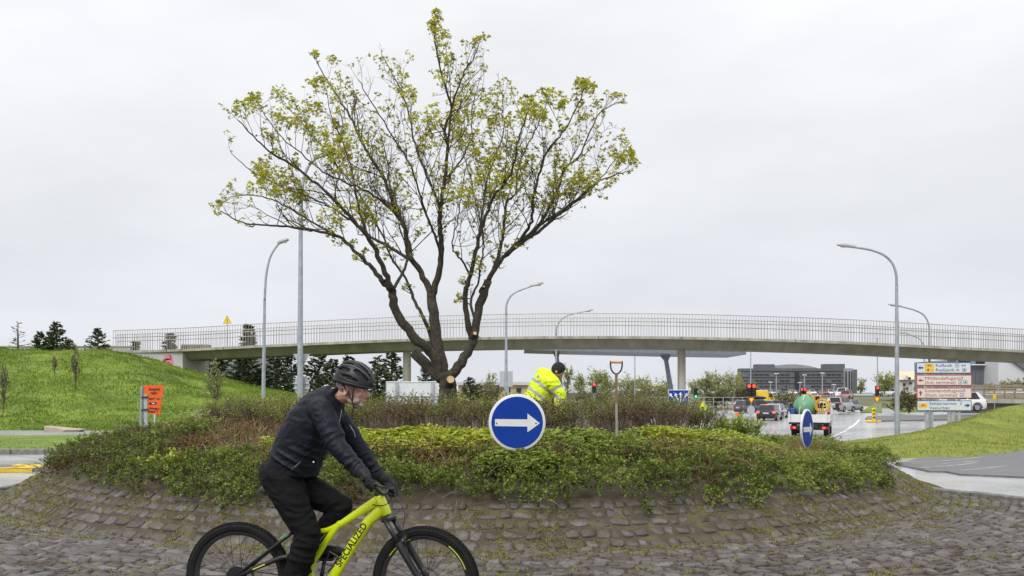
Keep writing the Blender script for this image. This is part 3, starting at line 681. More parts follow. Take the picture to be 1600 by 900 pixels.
# moss and weeds in the joints
n0 = 1700; a = np.radians(rng.uniform(170, 370, n0)); r = np.where(rng.random(n0) < 0.72, rng.uniform(7.55, 8.75, n0), rng.uniform(8.6, 10.6, n0)); k = 26
c = np.stack([CX + r * np.cos(a), CY + r * np.sin(a)], 1); ok = (fbm(c[:, 0] * 0.9, c[:, 1] * 0.9, 15) > 0.42) & inside(c[:, 0], c[:, 1], APRON); c = c[ok]; n0 = len(c)
sc_ = rng.uniform(0.03, 0.085, (n0, 1)); off = rng.normal(size=(n0, k, 2)) * sc_[:, :, None]; off[:, :, 0] *= 1.8
P2 = (c[:, None, :] + off).reshape(-1, 2); rr = np.hypot(P2[:, 0] - CX, P2[:, 1] - CY); P = np.stack([P2[:, 0], P2[:, 1], np.where(rr < 8.2, np.interp(rr, [7.5, 8.2], [0.415, 0.012]), flat(P2[:, 0], P2[:, 1])) + 0.010], 1)
m_ = len(P); D = rng.normal(size=(m_, 3)) * 0.9 + np.array([0, 0, 0.75]); V, Q = leaves(P, D, rng.uniform(0.014, 0.055, m_), rng.uniform(0.003, 0.009, m_), rng)
o = npmesh('joint_weeds', V, Q, L_moss, tint=np.clip(np.repeat(rng.normal(0.55, 0.25, n0), k) + rng.normal(size=m_) * 0.12, 0, 1), kind='stuff', org=(CX, CY, 0)); tag(o, 'yellow-green moss and weeds growing in the cobble joints', 'moss')
# rough border stones under the overhang
M_bst = mat('border_stone', (0.07, 0.062, 0.058), 0.85, scale=9, col2=(0.17, 0.155, 0.14), bump=0.6, bscale=25)
for k in range(46):
    aa = rad(196 + k * 3.3 + random.uniform(-0.6, 0.6)); rr = 7.5 + random.uniform(-0.03, 0.05); p = Vector(isl(np.array([rr]), np.array([aa]))[0])
    mb = MB(); mb.ball((0, 0, 0), (random.uniform(.13, .2), random.uniform(.09, .12), random.uniform(.06, .09)), 9, 6); mb.v = [tuple(Vector(v) * random.uniform(0.86, 1.1)) for v in mb.v]
    o = mb.build('border_stone', M_bst, bed, smooth=40, fixn=False); o.location = p - ORGof(bed) + Vector((0, 0, 0.0)); o.rotation_euler = (0.2, 0.1, aa + math.pi / 2)

# ================================================================== TREE
TY = 16.4; TX0 = X_at(700, TY)
def bark_mat():
    m_ = bpy.data.materials.new('bark'); m_.use_nodes = True; N = NT(m_); b = N.n['Principled BSDF']; b.inputs['Roughness'].default_value = 0.85
    g = N.add('ShaderNodeNewGeometry'); n = N.add('ShaderNodeTexNoise'); n.inputs['Scale'].default_value = 9; n.inputs['Detail'].default_value = 9; n.inputs['Roughness'].default_value = 0.7; N.link(g.outputs['Position'], n.inputs['Vector'])
    r = N.add('ShaderNodeValToRGB'); N.link(n.outputs[0], r.inputs[0]); el = r.color_ramp.elements; el[0].position = 0.3; el[0].color = (0.022, 0.018, 0.013, 1); el[1].position = 0.72; el[1].color = (0.11, 0.098, 0.07, 1); e = el.new(0.5); e.color = (0.05, 0.043, 0.03, 1)
    N.link(r.outputs[0], b.inputs['Base Color'])
    mp_ = N.add('ShaderNodeMapping'); mp_.inputs['Scale'].default_value = (22, 22, 60); N.link(g.outputs['Position'], mp_.inputs[0]); n2 = N.add('ShaderNodeTexNoise'); n2.inputs['Scale'].default_value = 1; n2.inputs['Detail'].default_value = 6; N.link(mp_.outputs[0], n2.inputs['Vector'])
    bu = N.add('ShaderNodeBump'); bu.inputs['Strength'].default_value = 0.8; bu.inputs['Distance'].default_value = 0.02; N.link(n2.outputs[0], bu.inputs['Height']); N.link(bu.outputs[0], b.inputs['Normal'])
    return m_
M_bark = bark_mat(); M_wood = mat('cut_wood', (0.5, 0.33, 0.17), 0.8, scale=14, col2=(0.66, 0.48, 0.28))
tree = thing('maple_tree', (TX0, TY, 1.0), 'sparse spreading tree with forked dark trunk and young yellow-green leaves on the roundabout', 'tree')
# (pixels of the limb, radius in pixels start/end, depth offset start/end in metres)
LIMBS = [
 ('trunk', [(699, 650), (700, 628), (700, 610), (699, 596), (694, 582)], 19, 15, 0, 0),
 ('limb', [(692, 596), (680, 562), (668, 545), (648, 527), (628, 503), (617, 483), (612, 455), (600, 440)], 12, 8.5, 0, -0.5),
 ('limb', [(600, 442), (585, 422), (567, 405), (540, 377), (520, 366), (480, 358), (440, 354), (408, 352), (370, 345), (345, 330)], 6, 1.0, -0.5, -1.2),
 ('limb', [(611, 452), (602, 425), (590, 400), (577, 373), (560, 352), (535, 325), (512, 302), (480, 276), (452, 256), (420, 235), (396, 214), (372, 188)], 6.5, 1.0, -0.5, -1.9),
 ('limb', [(614, 452), (627, 430), (635, 408), (634, 375), (624, 330), (612, 290), (604, 250), (596, 215)], 4, 0.9, -0.5, 0.4),
 ('limb', [(694, 585), (688, 555), (682, 527), (677, 490), (674, 458)], 13, 10.5, 0, 0.1),
 ('limb', [(674, 460), (662, 432), (644, 404), (636, 372), (627, 345), (612, 308), (600, 280), (576, 240), (558, 205), (544, 176), (524, 148), (510, 125), (496, 96)], 8, 0.9, 0.1, 0.9),
 ('limb', [(645, 406), (630, 399), (605, 384), (580, 371), (548, 345), (520, 325), (490, 310), (450, 296), (415, 280), (385, 262), (362, 240)], 4.5, 0.8, 0.1, 1.3),
 ('limb', [(680, 545), (664, 502), (655, 484), (646, 466), (638, 445), (627, 425), (612, 402), (600, 375), (580, 335), (560, 300), (530, 262), (500, 225), (470, 190), (445, 165)], 5, 0.8, 0.3, 2.2),
 ('limb', [(675, 462), (683, 436), (689, 405), (690, 372), (687, 340), (690, 315), (697, 270), (699, 235), (697, 195), (706, 170), (694, 130), (684, 92), (680, 55), (684, 30)], 8, 0.8, 0.1, -0.5),
 ('limb', [(699, 238), (705, 175), (714, 140), (726, 112), (742, 86), (752, 64)], 3, 0.7, -0.2, -0.9),
 ('limb', [(689, 330), (678, 300), (662, 262), (648, 225), (640, 185), (628, 145), (610, 110), (596, 84)], 3.8, 0.8, 0.2, 1.1),
 ('limb', [(690, 400), (681, 372), (672, 350), (660, 320), (650, 285), (630, 240), (606, 200), (580, 160), (560, 125)], 3.5, 0.8, -0.1, -1.6),
 ('limb', [(697, 280), (712, 262), (726, 240), (736, 205), (738, 165), (748, 130)], 2.6, 0.7, -0.1, 0.9),
 ('limb', [(697, 594), (712, 578), (727, 557), (738, 533), (744, 507), (752, 468), (763, 438)], 11.5, 8.5, 0, -0.1),
 ('limb', [(763, 440), (777, 413), (800, 391), (833, 367), (858, 349), (880, 328), (900, 312), (922, 294), (940, 281), (966, 272), (984, 266)], 6, 0.8, -0.1, -1.0),
 ('limb', [(739, 535), (731, 508), (727, 475), (729, 450), (737, 425), (745, 385), (752, 358), (762, 328), (772, 306), (788, 285), (800, 266), (808, 226), (816, 200), (826, 172), (832, 156)], 7.5, 0.8, 0, -1.4),
 ('limb', [(766, 432), (776, 408), (784, 380), (788, 350), (792, 316), (806, 302), (808, 272), (818, 240), (836, 206), (848, 176), (858, 152)], 5, 0.8, -0.1, 1.4),
 ('limb', [(790, 398), (812, 378), (840, 353), (856, 328), (868, 306), (876, 280), (884, 262), (904, 246), (920, 212), (932, 182), (952, 166), (970, 158)], 5, 0.8, -0.3, 0.9),
 ('limb', [(800, 390), (818, 368), (831, 345), (833, 312), (842, 275), (852, 242), (870, 218), (886, 198), (902, 165), (914, 138)], 4, 0.8, -0.2, -2.0),
 ('limb', [(748, 372), (752, 345), (756, 310), (764, 270), (778, 235), (788, 200), (784, 160), (780, 128)], 3.2, 0.7, -0.4, 0.4),
 ('limb', [(744, 500), (735, 476), (738, 462), (747, 440), (752, 405), (756, 380), (752, 350), (742, 310), (735, 275), (722, 235), (716, 195), (722, 160)], 3.4, 0.7, 0.2, 2.0),
 ('limb', [(840, 352), (865, 338), (890, 322), (918, 302), (945, 272), (962, 248), (978, 232)], 3, 0.7, -0.3, 1.5),
 ('limb', [(735, 430), (722, 408), (712, 395), (706, 378), (716, 340), (722, 300), (728, 262)], 2.5, 0.7, 0.0, -1.4),
 ('limb', [(628, 347), (606, 322), (575, 300), (540, 285), (505, 268), (470, 240), (440, 215), (415, 180), (400, 158)], 3.2, 0.7, 0.5, -0.6),
 ('limb', [(577, 374), (566, 340), (556, 300), (548, 262), (536, 225), (520, 185), (512, 150)], 3.2, 0.7, -0.9, 0.2),
 ('limb', [(520, 366), (490, 348), (460, 330), (425, 312), (395, 305), (365, 306), (345, 318)], 2.4, 0.7, -0.8, -0.3),
]
OUTL = [(330, 322), (352, 300), (362, 285), (332, 228), (343, 164), (385, 160), (420, 132), (462, 132), (486, 80), (520, 90), (550, 100), (590, 66), (625, 78), (662, 60), (680, 18), (698, 50), (730, 60), (756, 58), (758, 100), (768, 118), (780, 110), (800, 132), (835, 142), (880, 138), (916, 122), (930, 145), (974, 150), (968, 190), (985, 235), (992, 266), (965, 290), (935, 300), (880, 360), (835, 385), (800, 365), (770, 400), (700, 380), (640, 380), (560, 370), (500, 372), (430, 362), (370, 352)]
trng = random.Random(3); TW = MB(); tips = []; PXM = TY / F
def inpoly(p):
    px = 800 + F * p.x / p.y; py = HOR - F * (p.z - CAMZ) / p.y; return bool(inside(np.array([px]), np.array([py]), OUTL)[0])
def rnd(s=1.0): return Vector((trng.gauss(0, s), trng.gauss(0, s), trng.gauss(0, s)))
def twig(p, d, L, r, lvl):
    n = 4 if lvl < 3 else 3; pts = [p.copy()]; d = d.normalized(); q = p.copy()
    for k in range(n):
        d = (d + rnd(0.17) + Vector((0, 0, 0.13))).normalized(); q = q + d * (L / n)
        if not inpoly(q) and k > 0: break
        pts.append(q.copy())
    if len(pts) < 2: return
    m_ = len(pts); TW.tube(pts, [r * (1 - 0.6 * i / (m_ - 1)) for i in range(m_)], 4 if lvl == 1 else 3, cap=False)
    if lvl < 3:
        for k in range({1: 4, 2: 3}[lvl] if L > 0.3 else 2):
            f = trng.uniform(0.3, 1.0); i = min(int(f * (m_ - 1)), m_ - 2); b = pts[i].lerp(pts[i + 1], f * (m_ - 1) - i) if i + 1 < m_ else pts[-1]
            nd = (d + rnd(0.55)).normalized(); twig(b, nd, L * trng.uniform(0.4, 0.62), r * 0.55, lvl + 1)
    if not (m_ < n + 1 and trng.random() < 0.72): tips.append((pts[-1], d, lvl))
    if lvl >= 2 and trng.random() < 0.6: tips.append((pts[len(pts) // 2], (d + rnd(0.6)).normalized(), 4))
for nm, pts, r0, r1, d0, d1 in LIMBS:
    N_ = len(pts); P3 = [pix(px, py, TY + d0 + (d1 - d0) * i / (N_ - 1)) for i, (px, py) in enumerate(pts)]; C3 = catmull(P3, 4); m_ = len(C3)
    wob = [Vector((trng.gauss(0, 1), trng.gauss(0, 1), trng.gauss(0, 1))) * 0.010 for _ in C3]
    C3 = [c_ + (w_ if 0 < i < m_ - 1 and nm == 'limb' else Vector()) for i, (c_, w_) in enumerate(zip(C3, wob))]
    R3 = [(r0 + (r1 - r0) * (i / (m_ - 1)) ** 0.7) * (0.72 if nm == 'limb' else 0.84) * PXM * trng.uniform(0.95, 1.07) for i in range(m_)]
    mb = MB(); mb.tube(C3, R3, 14 if r0 > 9 else 8); mb.build(nm, M_bark, tree, smooth=True)
    Lt = sum((C3[i + 1] - C3[i]).length for i in range(m_ - 1)); acc = 0
    for i in range(m_ - 1):
        seg = C3[i + 1] - C3[i]; acc += seg.length; f = acc / Lt
        if R3[i] > 0.062: continue
        if trng.random() < seg.length / (0.155 if f < 0.8 else 0.19):
            if f < 0.18 and trng.random() < 0.6: continue
            dirn = (seg.normalized() * 0.75 + rnd(0.5) + Vector((0, 0, 0.25))).normalized()
            twig(C3[i], dirn, trng.uniform(0.35, 1.0) * (1.1 - 0.45 * f), max(0.004, min(0.011, R3[i] * 0.5)), 1)
    if nm == 'limb' and r1 < 2: twig(C3[-1], (C3[-1] - C3[-2]), 0.35, 0.005, 2); tips.append((C3[-1], (C3[-1] - C3[-2]).normalized(), 4))
TW.build('twigs', M_bark, tree, kind='stuff', fixn=False)
# stubs with pale saw cuts
for (ax, ay), (bx_, by_), r0, r1, dy in [((690, 592), (648, 552), 9, 7.5, 0.35), ((702, 600), (704, 593), 9, 6.0, -0.36), ((738, 530), (742, 521), 6, 3.0, -0.22), ((752, 456), (756, 448), 4.5, 1.8, -0.18)]:
    A_ = pix(ax, ay, TY); B_ = pix(bx_, by_, TY + dy); mb = MB(); mb.tube([A_, A_.lerp(B_, 0.6), B_], [r0 * PXM, r0 * PXM * 0.95, r1 * PXM * 1.12], 12); mb.build('stub', M_bark, tree, smooth=40)
    d_ = (B_ - A_).normalized(); MB().tube([B_, B_ + d_ * 0.012], [r1 * PXM * 0.98, r1 * PXM * 0.94], 12).build('cut_face', M_wood, tree)
# leaves: clusters of small five-pointed leaves at the shoot tips
L_tree = leafmat('young_maple_leaf', [(0, (0.28, 0.18, 0.04)), (0.3, (0.36, 0.36, 0.03)), (0.65, (0.56, 0.57, 0.05)), (1, (0.74, 0.68, 0.10))], trans=0.5, rough=0.45)
LV, LF, LT = [], [], []; base = 0; lr = random.Random(8)
shape = [(0, 0), (0.28, 0.16), (0.25, 0.52), (0.52, 0.5), (0.62, 0.2), (1.0, 0), (0.62, -0.2), (0.52, -0.5), (0.25, -0.52), (0.28, -0.16)]
tcol = 0.55
for (p, d, lvl) in tips:
    px = 800 + F * p.x / p.y; py = HOR - F * (p.z - CAMZ) / p.y
    dens = float(fbm(px * 0.018, py * 0.018, 55, 3)); hgt = max(0, min(1, (400 - py) / 180))
    pr = 0.16 + 0.66 * max(0, min(1, (dens - 0.36) * 4)) * (0.25 + 0.75 * hgt)
    pr *= 0.72 + 0.75 * min(1, abs(px - 690) / 260)
    if lr.random() > pr: continue
    tc_ = 0.42 + 0.6 * (dens - 0.5) + lr.gauss(0, 0.13)
    for k in range(lr.randint(2, 5)):
        dd = (d * 0.6 + Vector((lr.gauss(0, .75), lr.gauss(0, .75), lr.gauss(0.1, .5)))).normalized(); L = lr.uniform(0.04, 0.078)
        up = Vector((lr.gauss(0, .5), lr.gauss(0, .5), 1)); s_ = dd.cross(up)
        if s_.length < 1e-3: continue
        s_.normalize(); nn = s_.cross(dd); b0 = p + dd * 0.02
        LV += [b0 + dd * (x * L) + s_ * (y * L) + nn * (abs(y) * L * 0.35 - x * x * L * 0.3) for x, y in shape]
        LF += [(base, base + 1, base + 2, base + 3, base + 4), (base, base + 4, base + 5, base + 6), (base, base + 6, base + 7, base + 8, base + 9)]
        LT += [min(1, max(0, tc_ + lr.gauss(0, 0.12)))] * 3; base += 10
me = bpy.data.meshes.new('leaves'); me.from_pydata([tuple(v - ORGof(tree)) for v in LV], [], LF); at_ = me.attributes.new('tint', 'FLOAT', 'FACE'); at_.data.foreach_set('value', LT); me.materials.append(L_tree)
link('leaves', me, tree, kind='stuff')
# ================================================================== FOOTBRIDGE
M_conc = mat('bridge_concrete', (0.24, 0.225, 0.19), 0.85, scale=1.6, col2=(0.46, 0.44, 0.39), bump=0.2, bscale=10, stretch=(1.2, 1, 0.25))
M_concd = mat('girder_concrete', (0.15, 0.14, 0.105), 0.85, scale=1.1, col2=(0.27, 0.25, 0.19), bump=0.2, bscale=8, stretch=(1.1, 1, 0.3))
M_concw = mat('abutment_concrete', (0.40, 0.40, 0.40), 0.85, scale=1.0, col2=(0.52, 0.52, 0.52), bump=0.1, bscale=8)
M_rail = mat('railing_steel', (0.32, 0.29, 0.27), 0.55, metal=0.3, scale=3, col2=(0.45, 0.42, 0.40))
M_galv = mat('galvanised_steel', (0.30, 0.33, 0.37), 0.5, metal=0.5, scale=5, col2=(0.44, 0.47, 0.52))
M_black = mat('black_plastic', (0.012, 0.012, 0.013), 0.45, var=0.2)
M_grey = mat('grey_sign_back', (0.40, 0.42, 0.44), 0.5, metal=0.3, scale=2, col2=(0.5, 0.52, 0.55))
ctl = [(60, 59.0, 552), (175, 57, 548.5), (290, 55.5, 545), (420, 54, 538.5), (636, 52.5, 529.5), (800, 51.7, 526), (900, 51.5, 525), (1065, 51.5, 526), (1300, 52.5, 532.5), (1485, 54, 541.5), (1600, 55.5, 547), (1760, 58, 556), (1900, 61, 563)]
BP = catmull([pix(px, py, Y) for px, Y, py in ctl], 8)
def bn(i):
    t = BP[min(i + 1, len(BP) - 1)] - BP[max(i - 1, 0)]; return Vector((-t.y, t.x, 0)).normalized()
bridge = thing('footbridge', (BP[40].x, BP[40].y, -0.85), 'long slightly arched concrete footbridge with slim steel railings crossing behind the tree', 'footbridge')
BW = 3.2
def section(off0, off1, z0, z1, j0=0, j1=None, in0=0.0):
    R_ = []
    for i in range(j0, (j1 or len(BP))):
        n_ = bn(i); a, b = BP[i] + n_ * off0, BP[i] + n_ * off1
        R_.append([a + Vector((0, 0, z0)), a + Vector((0, 0, z1)), b + Vector((0, 0, z1)), b + Vector((0, 0, z0))])
    return R_
MB().loft(section(0, BW, -0.15, 0.0)).build('deck', M_conc, bridge)
R_ = []
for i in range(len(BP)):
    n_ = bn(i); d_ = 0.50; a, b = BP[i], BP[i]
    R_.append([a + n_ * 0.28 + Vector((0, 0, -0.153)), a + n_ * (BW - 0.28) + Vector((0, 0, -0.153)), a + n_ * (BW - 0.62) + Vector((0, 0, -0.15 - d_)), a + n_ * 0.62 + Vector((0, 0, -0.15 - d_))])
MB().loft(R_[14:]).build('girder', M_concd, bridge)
for px in (636, 1065, 1487):
    i = min(range(len(BP)), key=lambda k: abs(800 + F * BP[k].x / BP[k].y - px)); c = BP[i] + bn(i) * BW / 2; c = c + Vector((X_at(px, c.y) - c.x, 0, 0))
    MB().tube([(c.x, c.y, -1.2), (c.x, c.y, c.z - 0.64)], 0.24, 20).build('column', M_conc, bridge, smooth=40)
# railings: resample the edge
def along(off):
    P = [BP[i] + bn(i) * off for i in range(len(BP))]; S = [0]
    for i in range(1, len(P)): S.append(S[-1] + (P[i] - P[i - 1]).length)
    return P, S
def at_s(P, S, s):
    i = max(0, min(int(np.searchsorted(S, s)) - 1, len(P) - 2)); f = (s - S[i]) / (S[i + 1] - S[i]); return P[i].lerp(P[i + 1], f)
for side, off in (('near', 0.10), ('far', BW - 0.10)):
    P, S = along(off); s0 = next(S[i] for i in range(len(P)) if 800 + F * P[i].x / P[i].y > 168); ss = []; s = s0
    while s < S[-1]: ss.append(s); s += 0.185
    bmsh = MB().box((0, 0, 0.63), (0.016, 0.035, 1.34)).mesh('baluster'); bmsh.materials.append(M_rail); rest = MB()
    if side == 'near':
        rail_parent = bridge
    for k, s in enumerate(ss):
        p = at_s(P, S, s)
        if side == 'near' and k < 300:
            o = bpy.data.objects.new('baluster', bmsh); COL.objects.link(o); o.parent = bridge; o.location = p - ORGof(bridge)
        else: rest.box(p + Vector((0, 0, 0.63)), (0.016, 0.035, 1.34))
    if rest.v: rest.build('balusters', M_rail, bridge, kind='stuff', fixn=False)
    seg = [at_s(P, S, s) for s in ss[::4]]
    for z_, r_ in ((1.30, 0.022), (0.84, 0.028)): MB().tube([p + Vector((0, -0.03 if z_ < 1 else 0, z_)) for p in seg], r_, 6).build('handrail' if z_ < 1 else 'top_rail', M_rail, bridge)
for k in range(14, len(BP) - 6, 6):
    p_ = BP[k]; MB().box(p_ + Vector((0, -.004, -.075)), (.03, .02, .152)).build('deck_joint', M_black, bridge)
# abutment wall with painted graffiti
xa, xb = X_at(188, 56.6), X_at(284, 55.6); ya = 56.2
ab = MB(); PA = [Vector((X_at(150, 57), 57.2, 0.5)), Vector((xb, 55.75, 0.5))]
dA = (PA[1] - PA[0]); nA = Vector((-dA.y, dA.x, 0)).normalized()
za, zb_ = 4.2, Z_at(549.5, 55.75) - 0.03
ab.prism([PA[0], PA[1], PA[1] + Vector((0, 0, zb_ - 0.5)), PA[0] + Vector((0, 0, za - 0.5))], nA * 2.9)
abut = ab.build('abutment', M_concw, bridge)
def onwall(px, py, off=0.004):
    d_ = Vector(((px - 800) / F, 1, -(py - HOR) / F)); o_ = Vector((0, 0, CAMZ)); t_ = ((PA[0] - o_).dot(nA)) / d_.dot(nA); return o_ + d_ * t_ - nA * off
def paint(name, pts, m_, off): 
    return MB().prism([onwall(px, py, off) for px, py in pts], -nA * 0.003).build(name, m_, abut)
M_pink = mat('pink_paint', (0.78, 0.20, 0.32), 0.7, var=0.1); M_blk = mat('black_paint', (0.015, 0.013, 0.015), 0.6, var=0)
def zq(x, y): return (150 + x * 270 / 1519, 480 + y * 160 / 900)
paint('pink_shape', [zq(*q) for q in [(582, 535), (590, 455), (610, 425), (645, 415), (672, 430), (680, 470), (672, 500), (655, 525), (660, 562), (640, 560), (610, 548)]], M_pink, 0.006)
for q in ([(598, 462), (630, 448), (652, 450), (650, 462), (626, 466), (600, 472)], [(612, 500), (625, 520), (648, 512), (655, 498), (658, 508), (645, 524), (622, 530), (608, 510)], [(655, 420), (664, 440), (660, 470), (654, 468), (657, 440), (648, 424)]):
    paint('black_stroke', [zq(*p) for p in q], M_blk, 0.011)

# ================================================================== LAMP POSTS AND SIGNS
M_lens = mat('lamp_lens', (0.6, 0.6, 0.58), 0.25, var=0.05); M_head = mat('lamp_housing', (0.32, 0.33, 0.33), 0.4, scale=5, col2=(0.42, 0.42, 0.42))
def lamp(px, Y, arm, head, label, r=0.075, base=None, zbase=None):
    x = X_at(px, Y); zb = zbase if zbase is not None else gz(x, Y) - 0.1
    o = thing('street_lamp', (x, Y, zb), label, 'street lamp', 'curved-arm street lamps')
    A_ = [pix(a, b, Y) for a, b in arm]; top = A_[0]
    MB().tube([(x, Y, zb), (x, Y, zb + 0.9), (x + (top.x - x) * 0.2, Y, zb + 1.0), top], [r * 1.15, r * 1.1, r, r * 0.62], 10).build('pole', M_galv, o, smooth=40)
    C_ = catmull(A_, 5); MB().tube(C_, [r * (0.6 - 0.12 * i / len(C_)) for i in range(len(C_))], 8).build('arm', M_galv, o, smooth=True)
    h0, h1 = pix(*head[0], Y), pix(*head[1], Y); d_ = h1 - h0; L = d_.length; u_ = d_.normalized(); v_ = Vector((0, 1, 0)); w_ = u_.cross(v_)
    if w_.z < 0: w_ = -w_
    R_ = []
    for f, hw, hh in ((0, .05, .05), (.18, .10, .075), (.6, .13, .085), (.92, .11, .06), (1, .07, .03)):
        c = h0 + d_ * f; R_.append([c + v_ * (-hw) + w_ * 0, c + v_ * (-hw * .7) + w_ * hh, c + v_ * (hw * .7) + w_ * hh, c + v_ * hw, c + v_ * hw * .8 - w_ * .03, c - v_ * hw * .8 - w_ * .03])
    hd = MB().loft(R_).build('lamp_head', M_head, o, smooth=40)
    MB().ball(h0 + d_ * 0.58 - w_ * 0.03, (L * 0.26, 0.08, 0.045), 10, 6).build('lens', M_lens, hd, smooth=True)
    return o
lamp(410.5, 34, [(413.5, 470), (416, 430), (423, 400), (436, 380)], [(434, 381), (451, 374)], 'curved street lamp at left with a pale lens, left of the tallest pole', 0.08, zbase=-0.1)
lampB = lamp(468.5, 29, [(470, 330), (472, 296), (478, 268), (490, 250), (505, 243)], [(503, 243), (528, 237)], 'tallest street lamp, its head among the tree leaves, sign backs on its pole', 0.10, zbase=0.0)
lamp(790.5, 40, [(791, 492), (792, 474), (803, 458), (830, 447)], [(828, 448), (849, 442)], 'curved street lamp right of the tree trunk, in front of the footbridge', 0.085)
lamp(869, 66, [(869, 523), (871, 508), (884, 494), (906, 488)], [(903, 489), (927, 484)], 'curved street lamp showing above the railing behind the bridge centre', 0.10)
lamp(1402, 38, [(1401, 446), (1400, 428), (1394, 411), (1380, 398), (1360, 390.5), (1337, 386.5)], [(1338, 387), (1308, 382.5)], 'big curved street lamp on the right grass mound reaching left', 0.10, zbase=-0.15)
lamp(1452.5, 57, [(1452, 522), (1451, 507), (1444, 493), (1430, 485), (1408, 479)], [(1410, 479.5), (1388, 475.5)], 'curved street lamp behind the direction sign reaching left above the bridge', 0.10)
lamp(1446, 78, [(1444, 545), (1441, 535), (1434, 528), (1416, 521)], [(1418, 521.5), (1404, 519.5)], 'farther curved street lamp seen faintly through the bridge railing at right', 0.10)
# backs of signs on the tallest lamp
def plate(name, poly, th, m_, parent): return MB().prism(poly, (0, th, 0)).build(name, m_, parent)
plate('triangle_sign_back', [pix(458, 553, 29.16), pix(484, 553, 29.16), pix(471, 577, 29.16)], 0.02, M_grey, lampB)
plate('round_sign_back', [pix(471.5 + 12 * math.cos(a_), 603 + 16 * math.sin(a_), 29.16) for a_ in np.linspace(0, 2 * math.pi, 25)[:-1]], 0.02, M_grey, lampB)
for py in (564, 599, 607): MB().tube([(X_at(458, 29.1), 29.12, Z_at(py, 29.1)), (X_at(482, 29.1), 29.12, Z_at(py, 29.1))], 0.02, 6).build('clamp', M_galv, lampB)
M_post = mat('sign_post', (0.38, 0.40, 0.42), 0.5, metal=0.4, scale=5, col2=(0.5, 0.52, 0.54))
def posts(o, pxs, Y, ytop, ybot, r=0.035, name='post'):
    for px in pxs: MB().tube([pix(px, ybot, Y), pix(px, ytop, Y)], r, 8).build(name, M_post, o, smooth=40)
# white back of a road sign beside the trunk
o = thing('road_sign', (X_at(645, 33), 33, -0.2), 'large white road sign seen from behind, left of the tree trunk', 'road sign'); Y = 33
m_w = mat('sign_back_white', (0.58, 0.61, 0.63), 0.45, scale=2, col2=(0.68, 0.71, 0.73))
MB().rbox((X_at(646, Y), Y, Z_at(608, Y)), (86 / F * Y, 0.04, 24 / F * Y), 0.015).build('sign_panel', m_w, o); MB().rbox((X_at(646, Y), Y, Z_at(627, Y)), (86 / F * Y, 0.04, 12 / F * Y), 0.015).build('sign_panel', m_w, o)
fr = MB(); fr.tube([pix(604, 597, Y - .03), pix(689, 597, Y - .03), pix(689, 619, Y - .03), pix(604, 619, Y - .03)], 0.014, 6, closed=True); fr.build('frame', M_grey, o)
posts(o, (620, 676), Y - 0.1, 598, 705, 0.06)
# grey sign back behind the lamp right of the trunk
o = thing('road_sign', (X_at(790, 42), 42, -0.4), 'plain grey sign seen from behind on the lamp right of the trunk', 'road sign'); Y = 42
MB().rbox((X_at(791, Y), Y, Z_at(592, Y)), (0.62, 0.03, 0.74), 0.01).build('sign_panel', M_grey, o); posts(o, (794,), Y + 0.06, 580, 690, 0.03)
# yellow warning triangle on the bridge approach
M_yel = mat('warning_yellow', (0.85, 0.62, 0.0), 0.5, var=0.05); M_redp = mat('sign_red', (0.55, 0.03, 0.03), 0.45, var=0.05)
Y = 60; o = thing('warning_sign', (X_at(355, Y), Y, 3.5), 'yellow warning triangle standing above the bridge railing at left', 'warning sign')
def tri(cx, cy, s_, Yq, flip=False): 
    k = -1 if flip else 1; return [pix(cx - s_, cy + k * s_ * 0.85, Yq), pix(cx + s_, cy + k * s_ * 0.85, Yq), pix(cx + s_ * 0.12, cy - k * s_ * 0.95, Yq), pix(cx - s_ * 0.12, cy - k * s_ * 0.95, Yq)]
plate('border', tri(355, 500, 6.6, Y), 0.02, M_redp, o); plate('face', tri(355, 500.3, 5.8, Y - 0.012), 0.01, M_yel, o)
b_ = MB(); b_.box(pix(355, 500, Y - 0.02), (0.035, 0.01, 0.17), taper=1.0); b_.box(pix(355, 504.2, Y - 0.02), (0.04, 0.01, 0.04)); b_.build('exclamation_mark', M_blk, o)
posts(o, (355,), Y + 0.05, 504, 560, 0.03)

